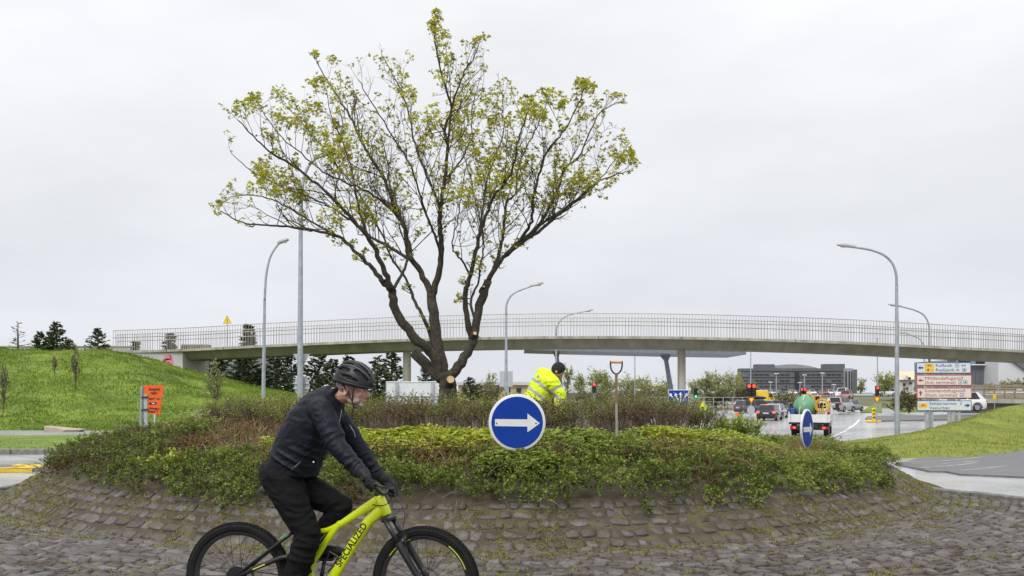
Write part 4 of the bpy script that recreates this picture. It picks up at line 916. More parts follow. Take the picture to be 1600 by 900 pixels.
# round blue arrow signs on the island
M_blue = mat('sign_blue', (0.003, 0.038, 0.29), 0.6, scale=2, col2=(0.004, 0.046, 0.33), spec=0.2); M_swhite = mat('sign_white', (0.66, 0.67, 0.68), 0.45, scale=6, col2=(0.74, 0.75, 0.76))
def arrow_sign(c, rd, nrm, label):
    """round sign facing nrm with a white arrow pointing to its right-hand side as seen from the front"""
    nrm = Vector(nrm).normalized(); ux = Vector((0, 0, 1)).cross(nrm).normalized(); uz = Vector((0, 0, 1)); c = Vector(c)
    zg = float(ZIx(c.x, c.y)) - 0.1
    o = thing('arrow_sign', (c.x, c.y, zg), label, 'traffic sign', 'blue arrow signs on the roundabout')
    A_ = np.linspace(0, 2 * math.pi, 57)[:-1]; ring = lambda r_, d_: [c + (ux * math.cos(a_) + uz * math.sin(a_)) * r_ + nrm * d_ for a_ in A_]
    MB().loft([ring(rd * 0.985, -0.022), ring(rd, -0.015), ring(rd, 0.006), ring(rd * 0.97, 0.012)]).build('rim', M_swhite, o, smooth=40)
    MB().prism(ring(rd * 0.905, 0.0125), nrm * 0.002).build('face', M_blue, o)
    q = [(-.79, .125), (.37, .125), (.37, .34), (.83, 0), (.37, -.34), (.37, -.125), (-.79, -.125)]; q = [(-.78, .12), (.36, .105), (.36, .315), (.80, -.03), (.36, -.345), (.36, -.145), (-.78, -.125)]
    ar = MB().prism([c + ux * (x * rd) + uz * (y * rd + 0.0) + nrm * 0.0146 for x, y in q], nrm * 0.0018).build('arrow', M_swhite, o)
    for x in (-.72, .66): MB().cyl(c + ux * (x * rd) - uz * 0.01 + nrm * 0.014, c + ux * (x * rd) - uz * 0.01 + nrm * 0.021, 0.009, 8).build('bolt', M_black, o)
    MB().tube([(c.x - nrm.x * 0.05, c.y - nrm.y * 0.05, zg), (c.x - nrm.x * 0.05, c.y - nrm.y * 0.05, c.z + rd * 0.6)], 0.03, 10).build('post', M_post, o, smooth=40)
    return o
arrow_sign(pix(808, 660, 11.0), 44.5 / F * 11.0, (0.06, -1, 0.0), 'round blue sign with a white right arrow facing the road in front of the hedge')
arrow_sign(pix(1261, 670.5, 15.6), 31.5 / F * 15.6, (0.83, -0.56, 0), 'round blue arrow sign seen almost edge-on at the right of the bed')
# orange diversion sign at the left
M_or = mat('orange_sign', (0.80, 0.115, 0.012), 0.45, scale=3, col2=(0.86, 0.14, 0.02)); Y = 19.2
o = thing('orange_sign', (X_at(233, Y), Y, 0.3), 'tilted orange diversion sign with black writing beside the left end of the bed', 'road sign')
s_ = 1 / 10.0
def oq(x, y, off=0.0): return pix(210 + x * s_, 590 + y * s_, Y - off)
MB().prism([oq(140, 122), oq(460, 120), oq(440, 285), oq(155, 275)], (0, 0.02, 0)).build('upper_panel', M_or, o)
MB().prism([oq(200, 290, .01), oq(430, 292, .01), oq(400, 578, .01), oq(205, 560, .01)], (0, 0.02, 0)).build('lower_panel', M_or, o)
ux = (oq(400, 190) - oq(220, 190)).normalized(); uz = Vector((0.05, 0, 1)).normalized()
for body, x, y, w_, sz in (('Gangandi', 305, 178, 170, .075), ('vegfar', 300, 238, 110, .05), ('hjáleið um', 310, 330, 170, .045), ('Göngu-', 310, 482, 170, .05), ('leið', 300, 530, 160, .07)):
    tx = MB(); text_on(tx, body, sz, oq(x, y, 0.016), ux, uz, 0.002, w_ * s_ / F * Y); tx.build('lettering', M_blk, o, fixn=False)
MB().prism([oq(215, 405, .015), oq(260, 380, .015), oq(260, 390, .015), oq(340, 385, .015), oq(345, 420, .015), oq(260, 424, .015), oq(260, 432, .015)], (0, 0.004, 0)).build('black_arrow', M_blk, o)
MB().prism([oq(270, 398, .02), oq(315, 396, .02), oq(315, 413, .02), oq(270, 413, .02)], (0, 0.004, 0)).build('white_mark', M_swhite, o)
MB().tube([oq(105, 800), oq(120, 130)], 0.034, 10).build('post', M_galv, o); MB().box((oq(180, 520, .01)), (0.075, 0.025, 0.72)).build('post', M_post, o); MB().tube([oq(312, 740), oq(322, 575)], 0.018, 8).build('post', M_swhite, o)
for y in (310, 505): MB().tube([oq(110, y, .04), oq(205, y - 8, .04)], 0.02, 8).build('clamp', M_black, o)
# blue lane sign
Y = 48; o = thing('lane_sign', (X_at(1060, Y), Y, -0.9), 'blue lane sign with four white arrows behind the hedge', 'road sign')
MB().rbox(pix(1060, 622, Y), (32 / F * Y, 0.05, 26 / F * Y), 0.02).build('edge', M_swhite, o); MB().rbox(pix(1060, 622, Y - .03), (30.4 / F * Y, 0.02, 24.6 / F * Y), 0.01).build('face', M_blue, o)
for (ax, ay), (bx_, by_) in [((1054, 626), (1046, 614)), ((1060, 626), (1054.5, 614)), ((1063.5, 628), (1063.5, 612.5)), ((1067, 626), (1074, 614))]:
    a_, b_ = pix(ax, ay, Y - .045), pix(bx_, by_, Y - .045); d_ = (b_ - a_).normalized(); n_ = Vector((-d_.z, 0, d_.x)); hb = b_ - d_ * 0.14; w_ = 0.035
    MB().prism([a_ - n_ * w_, a_ + n_ * w_, hb + n_ * w_, hb + n_ * .105, b_, hb - n_ * .105, hb - n_ * w_], (0, 0.004, 0)).build('arrow', M_swhite, o)
posts(o, (1050, 1070), Y + 0.06, 612, 668, 0.04)

# direction sign with four boards
Y = 40; DS = thing('direction_sign', (X_at(1475, Y), Y, 0.0), 'direction sign with four stacked boards on the right grass mound', 'direction sign')
M_pan = mat('board_white', (0.60, 0.64, 0.68), 0.4, scale=2, col2=(0.66, 0.69, 0.72)); M_pan2 = mat('board_warm', (0.66, 0.60, 0.57), 0.4, scale=2, col2=(0.71, 0.66, 0.63)); M_bordb = mat('border_blue', (0.03, 0.10, 0.28), 0.4, var=0.05); M_bordr = mat('border_red', (0.50, 0.08, 0.06), 0.4, var=0.05)
M_txtb = mat('text_blue', (0.012, 0.05, 0.24), 0.5, var=0); M_txtr = mat('text_red', (0.36, 0.05, 0.05), 0.5, var=0); M_arb = mat('arrow_blue', (0.01, 0.07, 0.33), 0.5, var=0); M_arr = mat('arrow_red', (0.5, 0.02, 0.04), 0.5, var=0)
M_gold = mat('route_yellow', (0.82, 0.46, 0.0), 0.5, var=0.04)
def dq(x, y, off=0.0): return pix(1425 + x / 10, 560 + y / 10, Y - off)
boards = [(65, 62, 925, 235, 0), (70, 258, 935, 425, 1), (75, 460, 935, 625, 1), (75, 655, 935, 822, 0)]
def dpoly(o, name, pts, off, m_): return MB().prism([dq(x, y, off) for x, y in pts], (0, 0.003, 0)).build(name, m_, o)
def arrow_pts(x0, x1, y, th, hd, hl): # horizontal arrow tip at x0
    s_ = 1 if x1 > x0 else -1; return [(x0, y), (x0 + s_ * hl, y - hd), (x0 + s_ * hl, y - th), (x1, y - th), (x1, y + th), (x0 + s_ * hl, y + th), (x0 + s_ * hl, y + hd)]
bds = []
for (x0, y0, x1, y1, red) in boards:
    b_ = MB().rbox((dq(x0, y0) + dq(x1, y1)) / 2 + Vector((0, 0.02, 0)), ((x1 - x0) / 10 / F * Y, 0.04, (y1 - y0) / 10 / F * Y), 0.015).build('board', M_bordr if red else M_bordb, DS)
    dpoly(b_, 'face', [(x0 + 12, y0 + 12), (x1 - 12, y0 + 12), (x1 - 12, y1 - 12), (x0 + 12, y1 - 12)], 0.006, M_pan2 if red else M_pan); bds.append(b_)
UX = Vector((1, 0, 0)); UZ = Vector((0, 0, 1))
def dtext(b_, body, x0, x1, y, sz, m_):
    mb = MB(); text_on(mb, body, sz, dq((x0 + x1) / 2, y, 0.010), UX, UZ, 0.0, (x1 - x0) / 10 / F * Y); mb.build('lettering', m_, b_, fixn=False)
SZ = 0.19
dpoly(bds[0], 'arrow', arrow_pts(92, 178, 147, 13, 30, 40), 0.009, M_arb); dpoly(bds[1], 'arrow', arrow_pts(95, 178, 343, 11, 28, 40), 0.009, M_arr)
dpoly(bds[2], 'arrow', [(133, 500), (165, 545), (146, 545), (146, 582), (122, 582), (122, 545), (103, 545)], 0.009, M_arr); dpoly(bds[3], 'arrow', arrow_pts(910, 825, 735, 14, 32, 45), 0.009, M_arb)
for bi, (x0, y0, x1, y1), tx_ in ((0, (200, 85, 340, 142), '49'), (0, (200, 152, 340, 210), '1'), (3, (105, 705, 240, 768), '49')):
    dpoly(bds[bi], 'route_plate', [(x0, y0), (x1, y0), (x1, y1), (x0, y1)], 0.009, M_gold); dtext(bds[bi], tx_, x0 + 42, x1 - 42 if tx_ != '1' else x0 + 62, (y0 + y1) / 2, 0.15, M_blk)
dtext(bds[0], 'Keflavík', 370, 630, 112, SZ, M_txtb); dtext(bds[0], '44', 765, 840, 112, SZ * .8, M_txtb); dtext(bds[0], 'Reykjavík A', 370, 740, 182, SZ, M_txtb)
dtext(bds[1], 'Millilandaflugstöð', 205, 795, 312, SZ, M_txtr); dtext(bds[1], '(Intl. terminal)', 205, 680, 378, SZ, M_txtr)
dtext(bds[2], 'Innanlandsflugstöð', 205, 830, 508, SZ, M_txtr); dtext(bds[2], '(Dom. terminal)', 205, 705, 575, SZ, M_txtr)
dtext(bds[3], 'Seltjarnarnes', 270, 695, 706, SZ, M_txtb); dtext(bds[3], '3', 750, 775, 706, SZ, M_txtb); dtext(bds[3], 'Vesturbær', 270, 600, 776, SZ, M_txtb)
for bi, (cx, cy), kind in ((0, (705, 110), 'p'), (0, (818, 178), 'b'), (1, (755, 372), 'p'), (1, (835, 370), 'b'), (2, (782, 570), 'p')):
    w_ = 30; dpoly(bds[bi], 'symbol_frame', [(cx - w_, cy - 28), (cx + w_, cy - 28), (cx + w_, cy + 28), (cx - w_, cy + 28)], 0.009, M_bordb); dpoly(bds[bi], 'symbol_field', [(cx - w_ + 6, cy - 22), (cx + w_ - 6, cy - 22), (cx + w_ - 6, cy + 22), (cx - w_ + 6, cy + 22)], 0.011, M_pan)
    if kind == 'p': dpoly(bds[bi], 'symbol', [(cx, cy - 16), (cx + 5, cy - 4), (cx + 16, cy + 4), (cx + 4, cy + 4), (cx + 6, cy + 14), (cx, cy + 10), (cx - 6, cy + 14), (cx - 4, cy + 4), (cx - 16, cy + 4), (cx - 5, cy - 4)], 0.013, M_blk)
    else: dpoly(bds[bi], 'symbol', [(cx - 16, cy + 12), (cx - 14, cy - 4), (cx - 4, cy - 12), (cx + 8, cy - 12), (cx + 16, cy + 2), (cx + 16, cy + 12)], 0.013, M_txtb)
for x, w_ in ((250, .07), (330, .05), (590, .07), (650, .09), (750, .07)): MB().box((dq(x, 0).x, Y + 0.09, (Z_at(566, Y) - 0.6) / 2 + 0.0), (w_ * 1.6, 0.06, Z_at(566, Y) + 0.5)).build('post', M_post, DS)

# ================================================================== TRAFFIC LIGHTS
M_redl = mat('red_light', (0.9, 0.05, 0.03), 0.4, var=0, emit=(1, 0.05, 0.035), estr=1.6); M_grl = mat('green_light', (0.05, 0.7, 0.3), 0.4, var=0, emit=(0.03, 1, 0.4), estr=1.2); M_off = mat('dark_lens', (0.02, 0.018, 0.014), 0.3, var=0)
def signal(px, py, Y, label, double=False, lit='red', yield_=True, hgt=24, base=None):
    x = X_at(px, Y); zg = gz(x, Y); o = thing('traffic_light', (x, Y, zg), label, 'traffic light', 'traffic lights at the crossing')
    MB().tube([(x, Y + 0.1, zg), (x, Y + 0.1, Z_at(py - 2, Y))], 0.05, 8).build('pole', M_galv, o)
    k = hgt / F * Y; w_ = 0.36 * k
    for dx in ((-0.52 * w_, 0.52 * w_) if double else (0,)):
        h_ = MB().rbox((x + dx, Y, Z_at(py + hgt * 0.42, Y)), (w_ * 0.98, 0.2, k), 0.03).build('signal_head', M_black, o)
        for i in range(3):
            c = Vector((x + dx, Y - 0.10, Z_at(py + hgt * 0.42, Y) + k * (0.31 - 0.31 * i))); on = (i == 0 and lit == 'red') or (i == 2 and lit == 'green')
            MB().ball(c, (w_ * 0.38, 0.03, w_ * 0.38), 12, 6).build('lamp', (M_redl if lit == 'red' else M_grl) if on else M_off, h_, smooth=True)
            MB().tube([c + Vector((math.cos(a_) * w_ * .44, -0.07, math.sin(a_) * w_ * .44)) for a_ in np.linspace(0, math.pi, 9)], 0.02, 5).build('visor', M_black, h_)
    if yield_:
        s_ = 7.5; plate('yield_border', tri(px, py + hgt + 4.5, s_ * 0.72, Y - 0.05, True), 0.02, M_redp, o); plate('yield_face', tri(px, py + hgt + 4.2, s_ * 0.5, Y - 0.07, True), 0.01, M_yel, o)
    return o
signal(1174, 601, 72, 'double traffic light showing red above the dark estate car', True, hgt=20)
signal(1255, 607, 95, 'double traffic light showing red above the tank on the truck', True, hgt=13, yield_=False)
signal(1370.5, 604, 72, 'single red traffic light right of the yellow-black bollard on the median', False, hgt=16)
signal(1087, 608, 78, 'traffic light showing green right of the blue lane sign', False, 'green', False, hgt=16)
signal(928, 599, 75, 'traffic light with a red lamp in the trees left of the spade', False, 'red', False, hgt=16)
# grey round sign back and striped bollard
Y = 66; o = thing('road_sign', (X_at(1173, Y), Y, gz(18, Y)), 'round grey sign back below the double red light', 'road sign'); zc = Z_at(641, Y)
plate('disc', [pix(1173.5 + 6 * math.cos(a_), 641 + 7.5 * math.sin(a_), Y) for a_ in np.linspace(0, 2 * math.pi, 21)[:-1]], 0.02, M_grey, o); MB().tube([(X_at(1173.5, Y), Y + .06, gz(18, Y)), (X_at(1173.5, Y), Y + .06, zc + .3)], 0.03, 8).build('post', M_post, o)
Y = 64; xb = X_at(1365, Y); o = thing('bollard', (xb, Y, gz(xb, Y) + 0.1), 'yellow and black striped bollard on the median nose', 'bollard'); k = 20 / F * Y; z0 = Z_at(657.5, Y)
MB().rbox((xb, Y, z0 + k / 2), (0.22, 0.14, k), 0.03).build('body', M_yel, o)
for i in range(3):
    zc = z0 + k * (0.2 + 0.28 * i); MB().prism([(xb - .105, Y - .074, zc - .06), (xb, Y - .074, zc + .05), (xb + .105, Y - .074, zc - .06), (xb + .105, Y - .074, zc + .04), (xb, Y - .074, zc + .15), (xb - .105, Y - .074, zc + .04)], (0, -0.004, 0)).build('stripe', M_blk, o)
Y = 62; o = thing('road_sign', (X_at(1554, Y), Y, 0), 'small yellow sign on a thin post by the concrete ramp at right', 'road sign'); MB().rbox(pix(1554, 620, Y), (0.22, 0.03, 0.36), 0.02).build('sign_panel', M_yel, o); posts(o, (1554,), Y + 0.04, 617, 650, 0.025)
# far thin lamp poles
def pole_lamp(px, Y, ytop, ybot, label, head=True):
    o = thing('lamp_pole', (X_at(px, Y), Y, Z_at(ybot, Y)), label, 'lamp pole', 'far lamp poles'); MB().tube([pix(px, ybot, Y), pix(px, ytop, Y)], [0.10 * Y / 120, 0.06 * Y / 120], 6).build('pole', M_galv, o)
    if head: MB().rbox(pix(px, ytop, Y), (6.5 / F * Y, 0.5, 1.3 / F * Y), 0.05).build('lamp_head', M_swhite, o)
pole_lamp(992, 90, 545, 640, 'thin grey pole under the steel canopy, right of the spade', False); pole_lamp(1173, 110, 543, 640, 'thin tall pole rising above the double red light', False); pole_lamp(1371, 115, 528, 640, 'thin pole rising from the single red light to the bridge')
for px, yt, nm in ((1213, 584, 'nearest the left end of the grey building'), (1204, 597, 'short one left of the yellow van roof'), (1257, 586, 'in front of the dark recess of the grey building'), (1285, 583, 'before the right half of the grey building'), (1250, 598, 'low one above the tank truck'), (1303, 601, 'at the right end of the car park'), (1101, 591, 'in front of the birch trees, left one'), (1140, 594, 'in front of the birch trees, right one')):
    pole_lamp(px, 215, yt, 616, 'white-headed car park lamp ' + nm)

# ================================================================== STEEL CANOPY BEHIND THE BRIDGE
M_steel = mat('canopy_steel', (0.16, 0.19, 0.23), 0.45, metal=0.3, scale=2, col2=(0.24, 0.27, 0.31)); Y = 76
can = thing('steel_canopy', (X_at(990, Y), Y, -0.8), 'grey steel canopy on slanted legs behind the footbridge', 'canopy')
MB().prism([pix(820, 543.5, Y), pix(1166, 548, Y), pix(1166, 554, Y), pix(1060, 552.5, Y), pix(870, 548, Y), pix(820, 546.5, Y)], (0, 7, 0)).build('roof', M_steel, can)
for q in ([(866, 547), (878, 547), (876, 556), (884, 612), (876, 640), (872, 640), (875, 612), (870, 556)], [(1040, 552), (1058, 552), (1054, 562), (1068, 640), (1060, 640), (1048, 562)]):
    for dy in (3.0,): MB().prism([pix(a_, b_, Y) + Vector((0, dy, 0)) for a_, b_ in q], (0, 0.35, 0)).build('leg', M_steel, can)
for k in range(9): MB().box(pix(1075 + k * 10, 549.5, Y) + Vector((0, 3, 0.35)), (0.12, 6.5, 0.2)).build('rafter', M_steel, can)

# ================================================================== BUILDINGS
M_bdark = mat('grey_cladding', (0.10, 0.108, 0.122), 0.6, scale=0.15, col2=(0.14, 0.148, 0.165)); M_glassd = mat('dark_glass', (0.02, 0.026, 0.034), 0.12, var=0.1, scale=0.2); M_bl = mat('light_cladding', (0.24, 0.255, 0.28), 0.5, scale=0.2, col2=(0.31, 0.325, 0.35))
Y = 300; ob = thing('office_building', (X_at(1250, Y), Y, 0), 'long dark grey office building with a curved roof beyond the car park', 'building')
def bblock(name, x0, x1, y0, y1, dep, m_, off=0.0, Yq=Y, par=None): return MB().box(((X_at(x0, Yq) + X_at(x1, Yq)) / 2, Yq + dep / 2 + off, (Z_at(y0, Yq) + Z_at(y1, Yq)) / 2), (X_at(x1, Yq) - X_at(x0, Yq), dep, Z_at(y0, Yq) - Z_at(y1, Yq))).build(name, m_, par or ob)
wl_ = bblock('wall', 1158, 1318, 575.5, 618, 5, M_bdark); bblock('wing', 1318.2, 1334, 575.5, 618, 5, M_bl, 0.6); bblock('wing', 1334.2, 1343, 577, 618, 5, M_bdark, 2)
bblock('roof_block', 1183, 1212, 569, 575.4, 4, M_bdark, 1); bblock('roof_block', 1290.5, 1322, 568.5, 575.4, 4, M_bdark, 1)
MB().prism([pix(1196 + 82 * f, 575.4 - 6.3 * math.sin(math.pi * f) ** 0.8, Y + 2) for f in np.linspace(0, 1, 17)], (0, 3, 0)).build('curved_roof', M_bl, ob)
bblock('recess', 1242, 1248, 580, 612, 0.6, M_glassd, -0.6)
for row, y in enumerate((585, 594.5, 603.5)):
    for k in range(19):
        x0 = 1162 + k * 8.1
        if 1238 < x0 + 3.5 < 1251: continue
        if (k * 7 + row * 3) % 5 == 0: continue
        bblock('window', x0, x0 + 6.6, y - .6, y + .6, 0.3, mat('office_glass', (0.045, 0.052, 0.064), .2, var=.3, scale=.1), -0.3, par=wl_)
for y in (580, 589.8, 599, 608.4): bblock('cladding_joint', 1158, 1241.5, y - .25, y + .25, 0.2, M_glassd, -0.2, par=wl_); bblock('cladding_joint', 1248.5, 1318, y - .25, y + .25, 0.2, M_glassd, -0.2, par=wl_)
for x in (1322, 1327, 1331): bblock('window', x, x + 1.6, 580, 612, 0.3, M_glassd, 0.3)
# house with a pale yellow roof
Y = 190; hs = thing('house', (X_at(1423, Y), Y, 0), 'cream house with a pale yellow roof and dormer left of the direction sign', 'house'); M_cream = mat('cream_render', (0.52, 0.50, 0.46), 0.8, scale=0.6, col2=(0.6, 0.58, 0.55)); M_yroof = mat('pale_yellow_roof', (0.62, 0.50, 0.30), 0.7, scale=0.8, col2=(0.72, 0.60, 0.38))
bblock('wall', 1405, 1440, 593, 618, 12, M_cream, 0, Y, hs); MB().prism([pix(1404, 593.2, Y - .5), pix(1404, 580.5, Y + 6), pix(1404, 593.2, Y + 12.5)], (36 / F * Y, 0, 0)).build('roof', M_yroof, hs)
MB().prism([pix(1411, 593.5, Y - 1), pix(1417.5, 586, Y - 1), pix(1424, 593.5, Y - 1)], (0, 5, 0)).build('dormer', M_cream, hs)
for x0, y0, x1, y1 in ((1415.5, 589.5, 1419.5, 592.5), (1411, 599, 1414, 603), (1421, 597, 1424, 600), (1411, 606, 1413.5, 610), (1416, 605, 1418, 609), (1428, 605, 1432, 609)): bblock('window', x0, x1, y0, y1, 0.3, M_glassd, -1.2 if y1 < 593 else -0.3, Y, hs)
# white building at the right and grey hall before it
Y = 96; wb = thing('white_building', (X_at(1585, Y), Y, 0), 'white concrete building with a dark sloping edge at the right border', 'building'); M_wht = mat('white_concrete', (0.50, 0.51, 0.53), 0.7, scale=0.5, col2=(0.58, 0.59, 0.60))
bblock('wall', 1560, 1700, 556, 606, 10, M_wht, 0, Y, wb); MB().prism([pix(1576, 560, Y - .3), pix(1590, 560, Y - .3), pix(1680, 622, Y - .3), pix(1680, 634, Y - .3)], (0, 0.28, 0)).build('sloping_edge', M_bdark, wb)
MB().prism([pix(1592, 558, Y - .2), pix(1640, 558, Y - .2), pix(1640, 590, Y - .2)], (0, 0.18, 0)).build('window_band', M_glassd, wb)
gh = thing('grey_hall', (X_at(1530, 99), 99, 0), 'dark grey hall with a row of upper windows behind the direction sign', 'building'); Y = 99
bblock('wall', 1486, 1559, 568, 612, 9, mat('hall_grey', (0.15, 0.165, 0.19), 0.6, scale=0.5, col2=(0.19, 0.205, 0.23)), 0, Y, gh); bblock('parapet', 1486, 1559, 562, 567.8, 9, M_bl, 0.1, Y, gh)
for k in range(8): bblock('window', 1488 + k * 9, 1495.5 + k * 9, 563, 569, 0.2, M_glassd if k % 3 else mat('blue_glass', (0.16, 0.24, 0.32), 0.15, var=0.1), -0.25, Y, gh)
bblock('cornice', 1486, 1559, 569.2, 570.8, 0.5, M_swhite, -0.5, Y, gh)
for k in range(7): bblock('panel', 1510 + k * 7, 1516.6 + k * 7, 576, 600, 0.08, M_bdark, -0.08, Y, gh)
# concrete ramp with timber lattice
Y = 70; rp = thing('ramp_wall', (X_at(1570, Y), Y, -0.8), 'concrete ramp wall with a weathered timber lattice at the right edge', 'wall'); M_tim = mat('weathered_timber', (0.23, 0.19, 0.14), 0.85, scale=3, col2=(0.34, 0.29, 0.22), stretch=(0.3, 1, 3))
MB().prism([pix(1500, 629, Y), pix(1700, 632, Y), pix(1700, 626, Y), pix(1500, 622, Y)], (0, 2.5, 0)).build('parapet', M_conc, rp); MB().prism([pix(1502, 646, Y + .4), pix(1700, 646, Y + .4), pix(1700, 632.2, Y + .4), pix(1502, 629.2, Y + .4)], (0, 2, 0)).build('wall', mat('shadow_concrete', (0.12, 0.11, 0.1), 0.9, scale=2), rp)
for k in range(6):
    y0 = 601 + k * 3.9; MB().prism([pix(1518, y0, Y + 3.2), pix(1700, y0 + 2, Y + 3.2), pix(1700, y0 + 4.5, Y + 3.2), pix(1518, y0 + 2.6, Y + 3.2)], (0, 0.06, 0)).build('slat', M_tim, rp)
for k in range(11): MB().box((X_at(1522 + k * 16, Y + 3.3), Y + 3.35, Z_at(613, Y + 3.3)), (0.1, 0.1, 1.35)).build('post', M_tim, rp)
# pale tent-like roof, low white roofs and a cream wall in the middle distance
Y = 170; th_ = thing('white_roof_building', (X_at(905, Y), Y, 0), 'white peaked roof right of the worker, beyond the hedge', 'building'); bblock('wall', 886, 928, 614, 624, 8, M_bdark, 0, Y, th_); MB().prism([pix(886, 613.8, Y), pix(896, 600, Y), pix(909, 596.5, Y), pix(928, 613.8, Y)], (0, 10, 0)).build('roof', M_wht, th_)
Y = 185; lb = thing('low_building', (X_at(1015, Y), Y, 0), 'low building with pale roof strips between spade and lane sign', 'building'); bblock('wall', 975, 1048, 611, 624, 10, M_bdark, 0, Y, lb); bblock('roof', 973, 1050, 608, 610.8, 12, M_wht, -0.5, Y, lb); bblock('upper_roof', 1000, 1046, 600, 603, 14, M_yroof, 6, Y, lb); bblock('upper_wall', 1002, 1044, 603, 608, 10, M_cream, 7, Y, lb)
Y = 140; cb = thing('cream_building', (X_at(760, Y), Y, 0), 'cream low building behind the trunk and the grey sign back', 'building'); bblock('wall', 716, 826, 602, 626, 10, mat('ochre_render', (0.5, 0.38, 0.22), 0.8, scale=1, col2=(0.58, 0.47, 0.3)), 0, Y, cb); bblock('roof', 714, 828, 597, 601.8, 12, M_wht, -0.5, Y, cb)
for k in range(6): bblock('window', 722 + k * 17, 729 + k * 17, 606, 613, 0.2, M_glassd, -0.2, Y, cb)
Y = 78; gb = thing('grey_shed', (X_at(310, Y), Y, 0), 'grey ribbed building seen under the left end of the bridge', 'building'); bblock('wall', 250, 400, 556, 625, 8, mat('shed_grey', (0.22, 0.235, 0.26), 0.6, scale=0.8, col2=(0.28, 0.29, 0.31)), 0, Y, gb)
for k in range(9): bblock('cladding_rib', 250, 400, 558 + k * 6, 558.8 + k * 6, 0.06, M_bdark, -0.06, Y, gb)
Y = 62; sb = thing('slatted_box', (X_at(302, Y), Y, 3.2), 'pale slatted low cabinet behind the bridge railing at left', 'cabinet')
for k in range(12): bblock('slat', 284 + k * 3.3, 286.2 + k * 3.3, 539.5, 546, 0.2, M_tim, -0.22, Y, sb)
bblock('box', 283, 323, 538, 547, 1, M_conc, 0, Y, sb)
wlb = thing('boundary_wall', (X_at(60, 64), 64, 4), 'long low grey wall on the skyline at the left', 'wall'); MB().box((X_at(30, 64), 64, Z_at(551, 64)), (16, 0.3, 0.75)).build('wall', M_concw, wlb); MB().box((X_at(30, 64), 64, Z_at(542, 64) + 0.02), (16.2, 0.4, 0.08)).build('coping', M_conc, wlb)
# wire fence beyond the crossing
Y = 112; fc = thing('wire_fence', (X_at(1100, Y), Y, -0.85), 'thin wire fence on posts beyond the crossing', 'fence')
for k in range(12): MB().tube([pix(1010 + k * 15, 642, Y), pix(1010 + k * 15, 620, Y)], 0.05, 5).build('post', M_galv, fc)
for y in (621, 628, 635): MB().tube([pix(1010, y, Y), pix(1175, y, Y)], 0.03, 4).build('rail', M_galv, fc)
# stone slab by the path and a cone
M_slab = mat('pale_stone', (0.34, 0.29, 0.22), 0.85, scale=3, col2=(0.48, 0.43, 0.35), bump=0.4); p = pix(97, 676, 36.2)
mb = MB(); mb.loft([[(p.x + sx * 0.68 + (0.2 if sx > 0 else 0) * z, p.y + sy * 0.35, z * 0.2 + 0.07 + (0.06 if sx < 0 else -0.08) * z) for sx, sy in ((-.8, -1), (.2, -1.08), (1, -.6), (1.05, .5), (.3, 1), (-1, .9))] for z in (0, 1)]); o = mb.build('stone_slab', M_slab, org=(p.x, p.y, 0.05)); tag(o, 'pale flat stone slab lying beside the left footpath', 'stone')
Y = 100; x = X_at(1152, Y); o = thing('traffic_cone', (x, Y, gz(x, Y)), 'red and white traffic cone left of the dark estate car', 'traffic cone'); MB().cyl((x, Y, gz(x, Y)), (x, Y, gz(x, Y) + 0.9), 0.25, 10, 0.05).build('cone', M_or, o); MB().cyl((x, Y, gz(x, Y) + 0.35), (x, Y, gz(x, Y) + 0.6), 0.175, 10, 0.115).build('band', M_swhite, o)

